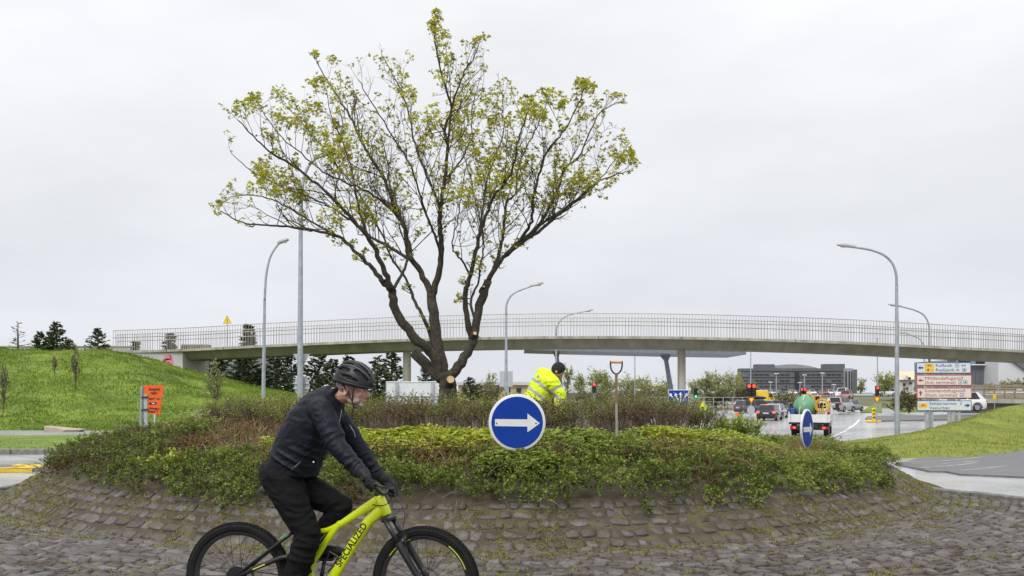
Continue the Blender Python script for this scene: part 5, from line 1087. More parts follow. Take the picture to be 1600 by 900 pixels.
# ================================================================== BACKGROUND TREES
L_con = leafmat('conifer_needle', [(0, (0.024, 0.038, 0.018)), (0.5, (0.07, 0.10, 0.035)), (1, (0.17, 0.21, 0.07))], trans=0.1, rough=0.6)
L_birch = leafmat('spring_leaf', [(0, (0.16, 0.17, 0.07)), (0.5, (0.30, 0.33, 0.12)), (1, (0.46, 0.50, 0.18))], trans=0.45)
L_bush = leafmat('bush_leaf', [(0, (0.12, 0.10, 0.06)), (0.5, (0.19, 0.19, 0.08)), (1, (0.36, 0.34, 0.18))], trans=0.35)
M_btrunk = mat('tree_trunk', (0.07, 0.055, 0.045), 0.9, scale=10, col2=(0.15, 0.125, 0.105))
def conifer(px, Y, ytop, zb, w, label, dens=1.0, sd=0, needles=True, tone=0.45, group='conifers at the left'):
    x = X_at(px, Y); ztop = Z_at(ytop, Y); H = ztop - zb; g = np.random.default_rng(300 + sd); o = thing('conifer_tree', (x, Y, zb), label, 'conifer', group)
    mb = MB(); mb.tube([(x, Y, zb), (x, Y, zb + H * .5), (x, Y, ztop)], [0.02 * H + .03, 0.014 * H + .02, 0.008], 6); Pn, Dn = [], []
    nb = int(H * 22 * dens)
    for k in range(nb):
        f = (k + g.random()) / nb; z = zb + H * (0.06 + 0.92 * f); L = w * (1 - f) ** 0.85 * g.uniform(0.6, 1.15) + 0.06; az = g.uniform(0, 2 * np.pi)
        d = np.array([math.cos(az), math.sin(az), g.uniform(-0.05, 0.28) + 0.25 * f]); p0 = np.array([x, Y, z]); mid = p0 + d * L * .5 - (0, 0, L * .06); e = p0 + d * L
        mb.tube([p0, mid, e], [0.02, 0.012, 0.004], 3, cap=False)
        nn = int((7 + 26 * L / max(w, .3)) * (1 if needles else .12)); t = g.random((nn, 1)) ** 0.75; b = p0 * (1 - t) + e * t - np.array([0, 0, 1]) * (L * .2 * t * (1 - t))
        Pn.append(b); side = np.array([-d[1], d[0], 0]); Dn.append(d * .7 + side * g.normal(size=(nn, 1)) * .8 + g.normal(size=(nn, 3)) * .25 - np.array([0, 0, .12]))
    mb.build('trunk', M_btrunk, o, fixn=False); P = np.concatenate(Pn); D = np.concatenate(Dn); n_ = len(P); s_ = g.uniform(0.14, 0.34, n_) * (0.6 + 0.12 * H)
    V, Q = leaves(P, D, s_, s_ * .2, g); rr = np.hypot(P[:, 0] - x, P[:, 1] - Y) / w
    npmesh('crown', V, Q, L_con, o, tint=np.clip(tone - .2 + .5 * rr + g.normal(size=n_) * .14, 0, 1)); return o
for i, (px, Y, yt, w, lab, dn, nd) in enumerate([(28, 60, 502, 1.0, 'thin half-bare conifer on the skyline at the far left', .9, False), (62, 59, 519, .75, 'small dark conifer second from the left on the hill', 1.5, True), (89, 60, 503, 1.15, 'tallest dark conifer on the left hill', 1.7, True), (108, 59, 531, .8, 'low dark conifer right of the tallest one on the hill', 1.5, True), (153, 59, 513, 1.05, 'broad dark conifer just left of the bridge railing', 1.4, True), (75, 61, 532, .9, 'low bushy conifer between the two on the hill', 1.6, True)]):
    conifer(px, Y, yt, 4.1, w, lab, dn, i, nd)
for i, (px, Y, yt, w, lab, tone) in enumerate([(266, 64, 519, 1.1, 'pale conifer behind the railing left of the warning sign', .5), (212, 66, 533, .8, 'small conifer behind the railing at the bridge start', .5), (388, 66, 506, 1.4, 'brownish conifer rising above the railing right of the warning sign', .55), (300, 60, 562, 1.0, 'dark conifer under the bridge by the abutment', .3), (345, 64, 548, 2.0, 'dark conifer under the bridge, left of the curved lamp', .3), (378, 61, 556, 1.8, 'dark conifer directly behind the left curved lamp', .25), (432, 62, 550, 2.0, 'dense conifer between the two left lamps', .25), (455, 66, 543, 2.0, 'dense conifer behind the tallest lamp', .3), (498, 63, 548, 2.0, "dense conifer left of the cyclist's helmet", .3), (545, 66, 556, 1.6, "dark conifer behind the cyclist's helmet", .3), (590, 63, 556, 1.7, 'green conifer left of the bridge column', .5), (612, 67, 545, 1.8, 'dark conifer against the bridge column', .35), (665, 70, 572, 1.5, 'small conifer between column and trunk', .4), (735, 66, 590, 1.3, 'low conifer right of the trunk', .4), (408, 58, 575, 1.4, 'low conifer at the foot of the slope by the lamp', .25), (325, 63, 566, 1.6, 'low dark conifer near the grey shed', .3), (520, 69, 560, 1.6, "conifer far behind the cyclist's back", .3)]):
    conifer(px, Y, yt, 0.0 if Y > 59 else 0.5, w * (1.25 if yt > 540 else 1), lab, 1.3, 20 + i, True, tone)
def broadleaf(px, Y, ytop, ybase, wpx, label, lm, nl, sd, tone=.5, up=1.0, leafk=1.0, nm='broadleaf_tree', cat='tree', group='spring trees in the background'):
    x = X_at(px, Y); z1 = Z_at(ytop, Y); z0 = Z_at(ybase, Y); H = z1 - z0; W = wpx / F * Y / 2; g = np.random.default_rng(600 + sd); o = thing(nm, (x, Y, z0), label, cat, group); mb = MB(); tp = []; tk_ = .3 if nm == 'sapling' else 1
    mb.tube([(x, Y, z0), (x + g.normal() * .05 * H, Y, z0 + H * .35), (x + g.normal() * .05 * H, Y, z0 + H * .75)], [(.02 * H + .02) * tk_, .014 * H * tk_, .006 * H * tk_], 6)
    for k in range(int(16 + 10 * up)):
        f = g.uniform(.1, .8); p0 = np.array([x, Y, z0 + H * f * .7]); az = g.uniform(0, 2 * np.pi); q = W * g.uniform(.4, 1) * math.sqrt(max(.1, 1 - (f - .35) ** 2 * 2)); e = p0 + np.array([math.cos(az) * q, math.sin(az) * q, H * g.uniform(.12, .34) * up])
        if e[2] > z1: e[2] = z1 - g.random() * .1 * H
        m1 = (p0 + e) / 2 + g.normal(size=3) * .04 * H; mb.tube([p0, m1, e], [.008 * H, .005 * H, .002 * H], 3, cap=False); tp.append((p0, m1)); tp.append((m1, e)); tp.append((m1, e))
        for j in range(3):
            e2 = e + g.normal(size=3) * W * .28 + (0, 0, .05 * H); s0 = m1 * .5 + e * .5; mb.tube([s0, e2], [.004 * H, .0015 * H], 3, cap=False); tp.append((s0, e2)); tp.append((s0, e2))
    mb.build('trunk', M_btrunk, o, fixn=False); A = np.array([t[0] for t in tp]); Bq = np.array([t[1] for t in tp]); i = g.integers(0, len(tp), nl); f = g.random((nl, 1)); P = A[i] * (1 - f) + Bq[i] * f + g.normal(size=(nl, 3)) * .05 * min(H, 2 * W)
    s_ = leafk * .0022 * Y * g.uniform(.6, 1.4, nl); V, Q = leaves(P, g.normal(size=(nl, 3)) + np.array([0, 0, .3]), s_, s_ * .36, g); hz = (P[:, 2] - z0) / H
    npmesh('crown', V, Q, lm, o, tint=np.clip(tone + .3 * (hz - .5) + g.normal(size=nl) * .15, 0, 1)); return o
for i, (px, Y, yt, yb, w, lab, tone, nl) in enumerate([
  (887, 120, 566, 625, 18, 'slim pale birch just right of the worker', .6, 500), (905, 150, 578, 622, 26, 'small spring tree above the white peaked roof', .45, 700), (932, 140, 574, 625, 40, 'bushy spring tree behind the red signal left of the spade', .5, 1300), (950, 150, 578, 625, 34, 'bushy spring tree just left of the spade handle', .5, 1100), (982, 150, 583, 625, 34, 'spring tree just right of the spade handle', .55, 1000), (1005, 160, 586, 625, 30, 'rounded spring tree above the low pale roofs', .5, 800), (1035, 165, 588, 625, 36, 'spring tree left of the slanted steel leg', .5, 800),
  (1088, 170, 588, 625, 26, 'birch right of the bridge column', .45, 800), (1104, 165, 578, 625, 30, 'tall birch in the stand left of the grey building', .45, 1100), (1122, 170, 576, 625, 34, 'tallest birch in the stand left of the grey building', .45, 1300), (1142, 165, 578, 625, 30, 'birch next to the left corner of the grey building', .5, 1100), (1155, 175, 582, 625, 20, 'slim birch touching the grey building', .5, 700),
  (1382, 170, 585, 616, 30, 'round green tree left of the cream house', .5, 1400), (1393, 175, 580, 616, 18, 'thin tall tree beside the cream house', .35, 500), (1345, 210, 590, 616, 14, 'small tree right of the grey building', .4, 400), (838, 130, 590, 625, 20, 'faint young tree behind the worker', .4, 300), (765, 120, 582, 625, 26, 'low shrubby tree right of the trunk', .3, 600)]):
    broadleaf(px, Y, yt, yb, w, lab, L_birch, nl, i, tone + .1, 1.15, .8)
for i, (px, Y, yt, yb, w, lab, tone, nl) in enumerate([(1120, 135, 604, 636, 60, 'brown-green thicket in front of the birch stand', .35, 1800), (1165, 150, 601, 630, 40, 'brown-green thicket left of the yellow van', .4, 1300), (1225, 150, 612, 632, 40, 'low green bush above the cars', .55, 900), (1420, 105, 608, 646, 34, 'tall brown-green bush left of the direction sign', .4, 1500), (1405, 112, 615, 645, 22, 'bush behind the big right lamp post', .5, 900), (930, 115, 612, 632, 90, 'dark low thicket behind the hedge by the red signal', .3, 1500), (1000, 115, 610, 632, 90, 'brown thicket behind the hedge by the spade', .3, 1500), (760, 100, 600, 640, 60, 'dark thicket right of the tree trunk', .2, 1500), (1575, 76, 594, 612, 30, 'dry pale shrub on the ramp wall, left one', .9, 500), (1545, 78, 600, 612, 22, 'dry pale shrub on the ramp wall by the sign', .9, 300), (1600, 76, 590, 612, 30, 'dry pale shrub on the ramp wall at the border', .9, 400)]):
    broadleaf(px, Y, yt, yb, w, lab, L_bush, nl, 50 + i, tone, .9, 1.1, 'bush', 'bush', 'background bushes')
# young saplings on the left slope
for i, (px, Y, yt, yb, w, lab) in enumerate([(118, 44, 530, 612, 13, 'thin sapling in the middle of the left slope'), (337, 40, 545, 640, 34, 'leafy sapling below the abutment, left of the curved lamp'), (5, 41, 552, 645, 13, 'thin sapling at the left border'), (86, 47, 548, 588, 8, 'small thin sapling high on the left slope')]):
    broadleaf(px, Y, yt, yb, w, lab, L_birch, 80 if i != 1 else 420, 80 + i, .5, 1.0, 1.1, 'sapling', 'sapling', 'young saplings on the slope')
# grass blades
def tufts(n, x0, x1, y0, y1, zf, ok, lm, h0, h1, name, label, sd, wk=.10):
    g = np.random.default_rng(sd); x = g.uniform(x0, x1, n); y = g.uniform(y0, y1, n); k = ok(x, y); x = x[k]; y = y[k]; n = len(x); P = np.stack([x, y, zf(x, y) - .01], 1); cl_ = fbm(x * 1.1, y * 1.1, sd)
    L = g.uniform(h0, h1, n) * (.5 + cl_); V, Q = leaves(P, g.normal(size=(n, 3)) * .4 + np.array([0, 0, 1]), L, L * wk, g, up=0)
    o = npmesh(name, V, Q, lm, tint=np.clip(-.15 + 1.0 * fbm(x * .3, y * .9, sd + 1) + .35 * (vnoise(x * 1.3, y * 2.6, sd + 2)) + g.normal(size=n) * .15, 0, 1), kind='stuff'); tag(o, label, 'grass')
L_gr = leafmat('grass_blade', [(0, (0.06, 0.11, 0.014)), (0.5, (0.155, 0.24, 0.024)), (1, (0.30, 0.37, 0.05))], trans=0.3)
tufts(150000, -46, -6, 37.6, 57, lambda x, y: hill(x, y), lambda x, y: fbm(x * .8, y * .8, 3) > .16, L_gr, .05, .16, 'hill_grass', 'tufted green grass on the left slope', 91, .13)
tufts(14000, -24, -8, 24.4, 32, lambda x, y: 0.13 + 0 * x, lambda x, y: x < 100, L_gr, .03, .08, 'verge_grass', 'short grass on the left verge', 92)
tufts(70000, 10, 34, 25, 53, rmound, lambda x, y: inside(x, y, RG), leafmat('mound_blade', [(0, (0.12, 0.14, 0.02)), (0.5, (0.24, 0.28, 0.03)), (1, (0.40, 0.38, 0.08))], trans=0.3), .03, .11, 'mound_grass', 'short yellow-green grass on the right mound', 93)
# ================================================================== BICYCLE AND RIDER
YR, YF = 6.0, 5.82
RA, FA = pix(373, 901, YR), pix(665, 910, YF)              # axles
UD = Vector((FA.x - RA.x, FA.y - RA.y, 0)).normalized(); ND = Vector((-UD.y, UD.x, 0))   # forward, away from the camera
if ND.y < 0: ND = -ND
UP = Vector((0, 0, 1)); WR = 0.362
def bp(px, py, w=0.0):
    d = Vector(((px - 800) / F, 1, -(py - HOR) / F)); o = Vector((0, 0, CAMZ)); t = (w - (o - RA).dot(ND)) / d.dot(ND); return o + d * t
M_lime = mat('lime_paint', (0.58, 0.72, 0.0), 0.28, scale=3, col2=(0.63, 0.76, 0.004), coat=0.6, var=0.05); M_rub = mat('tyre_rubber', (0.008, 0.008, 0.009), 0.8, scale=20, col2=(0.018, 0.018, 0.018), spec=0.25); M_bk = mat('satin_black', (0.014, 0.014, 0.016), 0.35, scale=10, col2=(0.024, 0.024, 0.027)); M_chr = mat('bare_steel', (0.42, 0.42, 0.43), 0.3, metal=0.9, var=0.1); M_gold2 = mat('dark_alloy', (0.05, 0.05, 0.055), 0.3, metal=0.7, var=0.1)
bike = thing('bicycle', (RA.x, RA.y, 0.07), 'lime yellow mountain bike with black tyres ridden across the cobbles', 'bicycle')
def wheel(c, ud, name):
    nd = Vector((-ud.y, ud.x, 0)); N_ = 72; pt = lambda a_, r_, w_: c + (ud * math.cos(a_) + UP * math.sin(a_)) * r_ + nd * w_
    prof = [(WR - .058, .015), (WR - .045, .025), (WR - .022, .030), (WR - .006, .022), (WR - .004, 0), (WR - .006, -.022), (WR - .022, -.030), (WR - .045, -.025), (WR - .058, -.015)]
    rings = [[pt(2 * math.pi * k / N_, r_, w_) for r_, w_ in prof] for k in range(N_)]; mb = MB(); mb.loft(rings, cap=False, closed=True)
    for k in range(80):
        for row, w_ in enumerate((-.021, -.007, .007, .021)):
            a_ = 2 * math.pi * (k + .5 * (row % 2)) / 80; cc = pt(a_, WR + (.000 if abs(w_) < .01 else -.005), w_); Rm = Matrix((ud * -math.sin(a_) + UP * math.cos(a_), nd, ud * math.cos(a_) + UP * math.sin(a_))).transposed(); mb.box(cc, (.017, .011, .010), Rm)
    wh = mb.build('wheel', M_rub, bike); wh.name = 'wheel'
    prof = [(WR - .056, .0165), (WR - .052, .013), (WR - .078, .009), (WR - .082, 0), (WR - .078, -.009), (WR - .052, -.013), (WR - .056, -.0165)]
    prof = [(WR - .050, .015), (WR - .062, .0165), (WR - .080, .009), (WR - .082, -.009), (WR - .062, -.0165), (WR - .050, -.015)]
    MB().loft([[pt(2 * math.pi * k / 60, r_, w_) for r_, w_ in prof] for k in range(60)], cap=False, closed=True).build('rim', M_bk, wh, smooth=40)
    for k in range(28):
        a_ = 2 * math.pi * k / 28; s_ = 1 if k % 2 else -1; MB().tube([pt(a_ + .5 * (1 if k % 4 < 2 else -1), .025, s_ * .028), pt(a_, WR - .078, 0)], .0017, 3).build('spoke', M_gold2, wh)
    MB().cyl(c - nd * .05, c + nd * .05, .022, 16).build('hub', M_bk, wh, smooth=40)
    MB().loft([[pt(2 * math.pi * k / 40, r_, w_) for r_, w_ in ((.095, .037), (.095, .040), (.072, .040), (.072, .037))] for k in range(40)], cap=False, closed=True).build('brake_disc', M_chr, wh)
    return wh
steer = Matrix.Rotation(rad(-7), 3, 'Z'); UF = (steer @ UD).normalized()
w1 = wheel(RA, UD, 'rear'); w2 = wheel(FA, UF, 'front'); w1['label'] = 'rear wheel with cassette'; w2['label'] = 'front wheel turned slightly to the camera'
# lime pinstripes on the front rim
nf = Vector((-UF.y, UF.x, 0))
for a0 in (20, 110, 200, 290): MB().tube([FA + (UF * math.cos(rad(a0 + k * 3)) + UP * math.sin(rad(a0 + k * 3))) * (WR - .068) - nf * .0175 for k in range(13)], .003, 4).build('rim_stripe', M_lime, w2)
for k, (r_, w_) in enumerate(((.075, -.030), (.066, -.034), (.057, -.038), (.048, -.042), (.040, -.046))):
    MB().cyl(RA + ND * w_, RA + ND * (w_ - .0025), r_, 28).build('cassette_cog', M_gold2, w1)
# frame
def sup(pts, ra, rb, n=16, e=2.8):
    """frame tube with a rounded-square section: half height ra (in plane), half width rb (sideways)"""
    rings = []; m_ = len(pts)
    for i, p in enumerate(pts):
        t = (pts[min(i + 1, m_ - 1)] - pts[max(i - 1, 0)]).normalized(); v = t.cross(ND).normalized(); A_ = ra[i] if hasattr(ra, '__len__') else ra; B_ = rb[i] if hasattr(rb, '__len__') else rb
        rings.append([p + v * (A_ * math.copysign(abs(math.cos(q)) ** (2 / e), math.cos(q))) + ND * (B_ * math.copysign(abs(math.sin(q)) ** (2 / e), math.sin(q))) for q in [2 * math.pi * k / n for k in range(n)]])
    return MB().loft(rings)
BB = bp(494, 918)
HT, HB = bp(592.5, 777), bp(604, 803)
fr = MB(); fr.tube([HT + (HT - HB) * .08, HT, HB, HB - (HT - HB) * .05], [.030, .034, .036, .033], 16); hdt = fr.build('head_tube', M_lime, bike, smooth=40)
dt = catmull([bp(597, 796), bp(588, 804), bp(576, 815), bp(566, 829), bp(548, 857), bp(528, 890), bp(512, 915), bp(502, 926)], 3)
sup(dt, [.034 if i > 3 else .038 for i in range(len(dt))], .031).build('down_tube', M_lime, bike, smooth=40)
tt = catmull([bp(592, 781), bp(574, 792), bp(552, 806), bp(530, 820), bp(512, 828), bp(494, 830.5), bp(470, 832)], 3)
sup(tt, [.033 - .016 * min(1, i / 12) for i in range(len(tt))], [.027 - .008 * min(1, i / 12) for i in range(len(tt))]).build('top_tube', M_lime, bike, smooth=40)
st = catmull([bp(532, 817), bp(524, 826), bp(511, 844), bp(497, 866), bp(487, 882), bp(484, 905), BB], 3)
sup(st, .021, .022).build('side_arm', M_lime, bike, smooth=40)
sup(catmull([bp(470, 829), bp(476, 850), bp(483, 880), bp(488, 905)], 3), .018, .018).build('seat_tube', M_lime, bike, smooth=40)
MB().cyl(BB - ND * .045, BB + ND * .045, .055, 24).build('motor', M_bk, bike, smooth=40)
MB().rbox(bp(505, 915), (.12, .085, .09), .02, Matrix.Rotation(rad(-40), 3, 'Y')).build('motor_cover', M_bk, bike)
MB().tube([bp(466, 838), bp(452, 806), bp(440, 778)], [.016, .0155, .0155], 12).build('seat_post', M_bk, bike, smooth=40)
sd = MB(); S0 = bp(409, 766); S1 = bp(474, 772)
rings = []
for f, hw, hh in ((0, .035, .018), (.06, .065, .03), (.25, .072, .034), (.5, .045, .03), (.75, .026, .026), (.96, .02, .022), (1, .012, .012)):
    c = S0.lerp(S1, f) + UP * (.008 * math.cos(f * 6)); rings.append([c + ND * hw * math.cos(a_) + UP * (hh * math.sin(a_)) for a_ in [2 * math.pi * k / 14 for k in range(14)]])
sd.loft(rings).build('saddle', M_bk, bike, smooth=True)
text_mb = MB(); vsT, fsT = text_verts('SPECIALIZED', 0.062, 0.0012); ta, tb = bp(529.5, 882), bp(572, 817); tdir = (tb - ta).normalized(); tup = tdir.cross(ND); tup = tup if tup.z > 0 else -tup; tw = max(v.x for v in vsT) - min(v.x for v in vsT); kk = (tb - ta).length / tw; tc0 = (ta + tb) / 2
off_c = min((tc0 - q).length for q in dt)
text_mb.add([tc0 + tdir * (v.x * kk) + tup * (v.y - .004) - ND * (.0322) for v in vsT], fsT); text_mb.build('lettering', M_blk, bike, fixn=False)
# rear triangle, shock, drivetrain
for s_ in (-1, 1):
    MB().tube([RA + ND * .06 * s_, bp(402, 886, .06 * s_), bp(440, 871, .055 * s_), bp(470, 868, .05 * s_), bp(486, 895, .045 * s_)], [.013, .017, .017, .016, .014], 8).build('chain_stay', M_bk, bike, smooth=True)
    MB().tube([RA + ND * .06 * s_ + UP * .01, bp(440, 845, .05 * s_), bp(462, 828, .04 * s_)], [.011, .012, .012], 8).build('seat_stay', M_bk, bike, smooth=True)
MB().tube([bp(395, 890, -.078), bp(414, 882, -.078)], .004, 5).build('stay_stripe', M_lime, bike)
MB().tube([bp(440, 842, -.03), bp(458, 832, -.03)], [.014, .012], 10).build('green_bag_strap', mat('green_plastic', (0.02, 0.35, 0.08), 0.4, var=.1), bike)
MB().tube([bp(489, 876), bp(500, 858), bp(512, 840)], [.021, .021, .013], 12).build('shock', M_bk, bike, smooth=40)
MB().tube([bp(488, 860, -.02), bp(508, 834, -.02)], .006, 8).build('shock_rod', M_chr, bike)
CR = .17; pn = bp(481, 952, -.10); cn = (pn - BB); cn = (cn - ND * cn.dot(ND)).normalized() * CR
for s_, v_ in ((-1, cn), (1, -cn)):
    MB().tube([BB + ND * .07 * s_, BB + ND * .085 * s_ + v_], [.016, .012], 10).build('crank', M_bk, bike, smooth=True); pc = BB + ND * (.085 + .055) * s_ + v_; MB().rbox(pc, (.10, .10, .022), .006).build('pedal', M_bk, bike)
MB().loft([[BB - ND * w_ + (UD * math.cos(q) + UP * math.sin(q)) * r_ for r_, w_ in ((.072, .052), (.072, .056), (.055, .056), (.055, .052))] for q in [2 * math.pi * k / 36 for k in range(36)]], cap=False, closed=True).build('chainring', M_gold2, bike)
for z_ in (-1, 1): MB().tube([BB - ND * .054 + UP * .07 * z_, RA - ND * .04 + UP * (.055 * z_)], .004, 5).build('chain', M_gold2, bike)
MB().tube([RA - ND * .06 + UP * -.02, RA - ND * .065 + UD * .03 - UP * .09, RA - ND * .065 + UD * .075 - UP * .15], .012, 8).build('derailleur', M_bk, bike)
cg = MB()
for a_, b_ in (((515, 862), (528, 870)), ((528, 870), (520, 886)), ((520, 886), (508, 880)), ((508, 880), (515, 862)), ((520, 886), (512, 894)), ((508, 880), (503, 882))): cg.tube([bp(*a_), bp(*b_)], .005, 6)
cg.build('bottle_cage', M_bk, bike)
# fork and cockpit
fk = (HT - HB).normalized(); CRW = HB - fk * .03
MB().rbox(CRW, (.06, .15, .04), .012, Matrix((UF, nf, UP)).transposed()).build('fork_crown', M_bk, bike)
for s_ in (-1, 1):
    a_ = CRW + nf * .062 * s_; e_ = FA + nf * .062 * s_; MB().tube([a_, a_.lerp(e_, .42)], .0175, 12).build('fork_stanchion', M_gold2, bike, smooth=True)
    MB().tube([a_.lerp(e_, .36), a_.lerp(e_, .42), a_.lerp(e_, .9), e_], [.023, .026, .021, .018], 12).build('fork_leg', M_bk, bike, smooth=40)
a0 = CRW.lerp(FA, .40); MB().tube([a0 + nf * .062, a0 + UP * .06 + UF * .03, a0 - nf * .062], .018, 8).build('fork_brace', M_bk, bike, smooth=True)
GN0, GN1 = bp(566, 747, -.365), bp(581, 757, -.24); GF1, GF0 = bp(606, 764, .22), bp(617, 765, .34)
SB = bp(600, 771); MB().tube([HT + fk * .02, HT + fk * .05, SB], [.022, .024, .02], 12).build('stem', M_bk, bike, smooth=40)
MB().tube(catmull([GN0, GN1, bp(593, 770, -.1), SB, bp(603, 769, .1), GF1, GF0], 4), .0145, 10).build('handlebar', M_bk, bike, smooth=True)
for a_, b_ in ((GN0, GN1), (GF0, GF1)): MB().tube([a_ + (a_ - b_) * .04, a_, b_], [.016, .0185, .0175], 12).build('grip', M_rub, bike, smooth=40)
for a_, b_, s_ in ((GN1, bp(606, 762, -.27), 1), (GF1, bp(622, 775, .26), 1)):
    MB().tube([a_, a_ + UD * .03 + UP * -.005, b_ + UD * .0 - UP * .0], [.01, .008, .005], 8).build('brake_lever', M_bk, bike, smooth=True); MB().rbox(a_ + UD * .02, (.05, .03, .025), .008).build('brake_mount', M_bk, bike)
for q in ([(604, 768, -.1), (612, 776, -.08), (604, 788, -.05), (590, 790, -.036), (582, 788, -.034)], [(618, 772, .15), (628, 790, .0), (622, 800, -.05), (612, 805, -.06)], [(616, 772, .1), (632, 800, -.05), (630, 830, -.08), (640, 870, -.08), (655, 895, -.08)]): MB().tube(catmull([bp(*p) for p in q], 5), .003, 5).build('cable', M_bk, bike)

# rider --------------------------------------------------------------------
M_skin = mat('skin', (0.42, 0.21, 0.15), 0.5, scale=30, col2=(0.60, 0.37, 0.28), bump=0.25, bscale=120); M_jkt = mat('navy_jacket', (0.006, 0.008, 0.014), 0.55, spec=0.22, scale=5, col2=(0.009, 0.012, 0.020), bump=0.35, bscale=11, stretch=(1, 1, 1.8)); M_trs = mat('black_trousers', (0.004, 0.004, 0.005), 0.8, spec=0.18, scale=6, col2=(0.008, 0.008, 0.009), bump=0.6, bscale=14); M_glv = mat('black_glove', (0.007, 0.008, 0.01), 0.6, spec=0.3, scale=20, col2=(0.025, 0.026, 0.03)); M_hair = mat('grey_hair', (0.17, 0.14, 0.125), 0.8, scale=60, col2=(0.34, 0.30, 0.28), bump=0.6, bscale=120); M_shoe = mat('black_shoe', (0.014, 0.013, 0.013), 0.5, var=.2)
HC = bp(551, 607); pit = rad(8)
HFd = (UD * math.cos(pit) - UP * math.sin(pit)); HFd = (HFd - ND * .10).normalized(); HS = HFd.cross(UP).normalized(); HT_ = HS.cross(HFd).normalized()   # forward, side (towards camera), up
if HS.dot(ND) > 0: HS = -HS; 
HT_ = HT_ if HT_.z > 0 else -HT_
def hp(f, s_, t): return HC + HFd * f + HS * s_ + HT_ * t
RH = Matrix((HFd, HS, HT_)).transposed()
J = dict(pel=bp(436, 738), sp1=bp(462, 704), sp2=bp(484, 668), sp3=bp(505, 640), nk=bp(524, 619), hN=bp(436, 744, -.085), kN=bp(481, 834, -.12), aN=bp(456, 922, -.13), hF=bp(436, 744, .085), kF=bp(533, 791, .09), aF=bp(490, 855, .12), sN=bp(502, 641, -.185), eN=bp(527, 697, -.25), wN=bp(562, 737, -.285), sF=bp(514, 636, .17), eF=bp(556, 692, .22), wF=bp(590, 742, .25))
def hand(mb, wrist, grip_a, grip_b, r=1.0, side=-1):
    """palm over the grip, four fingers curling round it to the front and underneath, thumb round the inner side"""
    ax = (grip_b - grip_a).normalized(); mid = grip_a.lerp(grip_b, .45); fw = (mid - wrist); fw = (fw - ax * fw.dot(ax)).normalized(); dn = -UP
    mb.limb([wrist, wrist.lerp(mid, .5) + UP * .018, mid + UP * .024], [.032 * r, .038 * r, .028 * r])
    for k in range(4):
        o_ = ax * (-.036 + .024 * k); L = (.9, 1.05, 1.0, .82)[3 - k]; b0 = mid + o_ + UP * .026
        mb.limb([b0 + -fw * .012, b0 + fw * .030 * L + UP * .004, b0 + fw * .045 * L - UP * .03, b0 + fw * .022 * L - UP * .052, b0 + fw * .0 - UP * .048], [.0125 * r, .0115 * r, .0105 * r, .0098 * r, .009 * r], 8)
    b0 = mid + ax * .045 - fw * .012; mb.limb([wrist.lerp(mid, .55) + ax * .02, b0 + UP * .008, b0 + ax * .012 + fw * .012 - UP * .02, b0 + fw * .034 - UP * .03], [.017 * r, .014 * r, .012 * r, .0105 * r], 8)
body = MB()
body.ball(hp(-.012, 0, .035), (.095, .074, .092), 20, 14, RH); body.ball(hp(.040, 0, -.035), (.058, .056, .075), 16, 12, RH); body.ball(hp(.062, 0, -.092), (.026, .030, .022), 12, 8, RH)
body.ball(hp(.055, 0, .022), (.036, .056, .020), 14, 8, RH); body.ball(hp(.072, .034, -.028), (.022, .022, .024), 10, 8, RH); body.ball(hp(.072, -.034, -.028), (.022, .022, .024), 10, 8, RH)
body.tube([hp(.090, 0, .014), hp(.103, 0, -.008), hp(.117, 0, -.034), hp(.103, 0, -.046)], [.009, .011, .0155, .012], 10); body.ball(hp(.104, .012, -.040), .009, 8, 6); body.ball(hp(.104, -.012, -.040), .009, 8, 6)
body.ball(hp(.090, 0, -.066), (.012, .022, .0065), 10, 6, RH); body.ball(hp(.087, 0, -.078), (.012, .020, .007), 10, 6, RH); body.ball(hp(.03, .045, -.075), (.045, .016, .022), 10, 8, RH); body.ball(hp(.03, -.045, -.075), (.045, .016, .022), 10, 8, RH)
for s_ in (1, -1):   # ears
    for a_ in range(9):
        q = rad(-100 + a_ * 32); body.ball(hp(-.018 + .015 * math.cos(q), s_ * (.078 + .006 * math.cos(q + 2)), -.012 + .030 * math.sin(q)), .0085, 8, 6)
    body.ball(hp(-.016, s_ * .071, -.014), (.014, .006, .024), 10, 6, RH)
body.limb([hp(-.035, 0, -.04), J['nk'] + UP * .0, J['sp3']], [.060, .060, .085])
body.limb([J['sp3'], J['sp2'], J['sp1'], J['pel']], [.085, .10, .105, .10]); 
for s_ in 'NF':
    body.limb([J['sp3'], J['s' + s_], J['e' + s_], J['w' + s_]], [.07, .055, .040, .027]); body.limb([J['pel'], J['h' + s_], J['k' + s_], J['a' + s_]], [.10, .082, .055, .036])
hand(body, J['wN'], GN0, GN1, .82); hand(body, J['wF'], GF0, GF1, .82)
M_stub = mat('grey_stubble', (0.33, 0.22, 0.18), 0.8, scale=90, col2=(0.50, 0.41, 0.37), bump=0.5, bscale=150)
def face_sel(c):
    v = RH.transposed() @ (Vector(c) - HC)
    if v.length > .16: return 0
    jaw = v.z < -.052 - .25 * max(0, .06 - v.x) * 0 and v.x > .0 and v.z > -.125; lipz = abs(v.z + .072) < .010 and abs(v.y) < .024 and v.x > .07
    side = -.075 < v.z <= -.03 and .005 < v.x < .045 and abs(v.y) > .045
    return 1 if (jaw or side) and not lipz and v.x < .101 else 0
rider = skin(body, .0052, 'person', [M_skin, M_stub], org=(BB.x, BB.y, .07), smooth=3, select=face_sel); tag(rider, 'man in dark jacket, helmet and gloves riding the lime yellow bicycle', 'person')
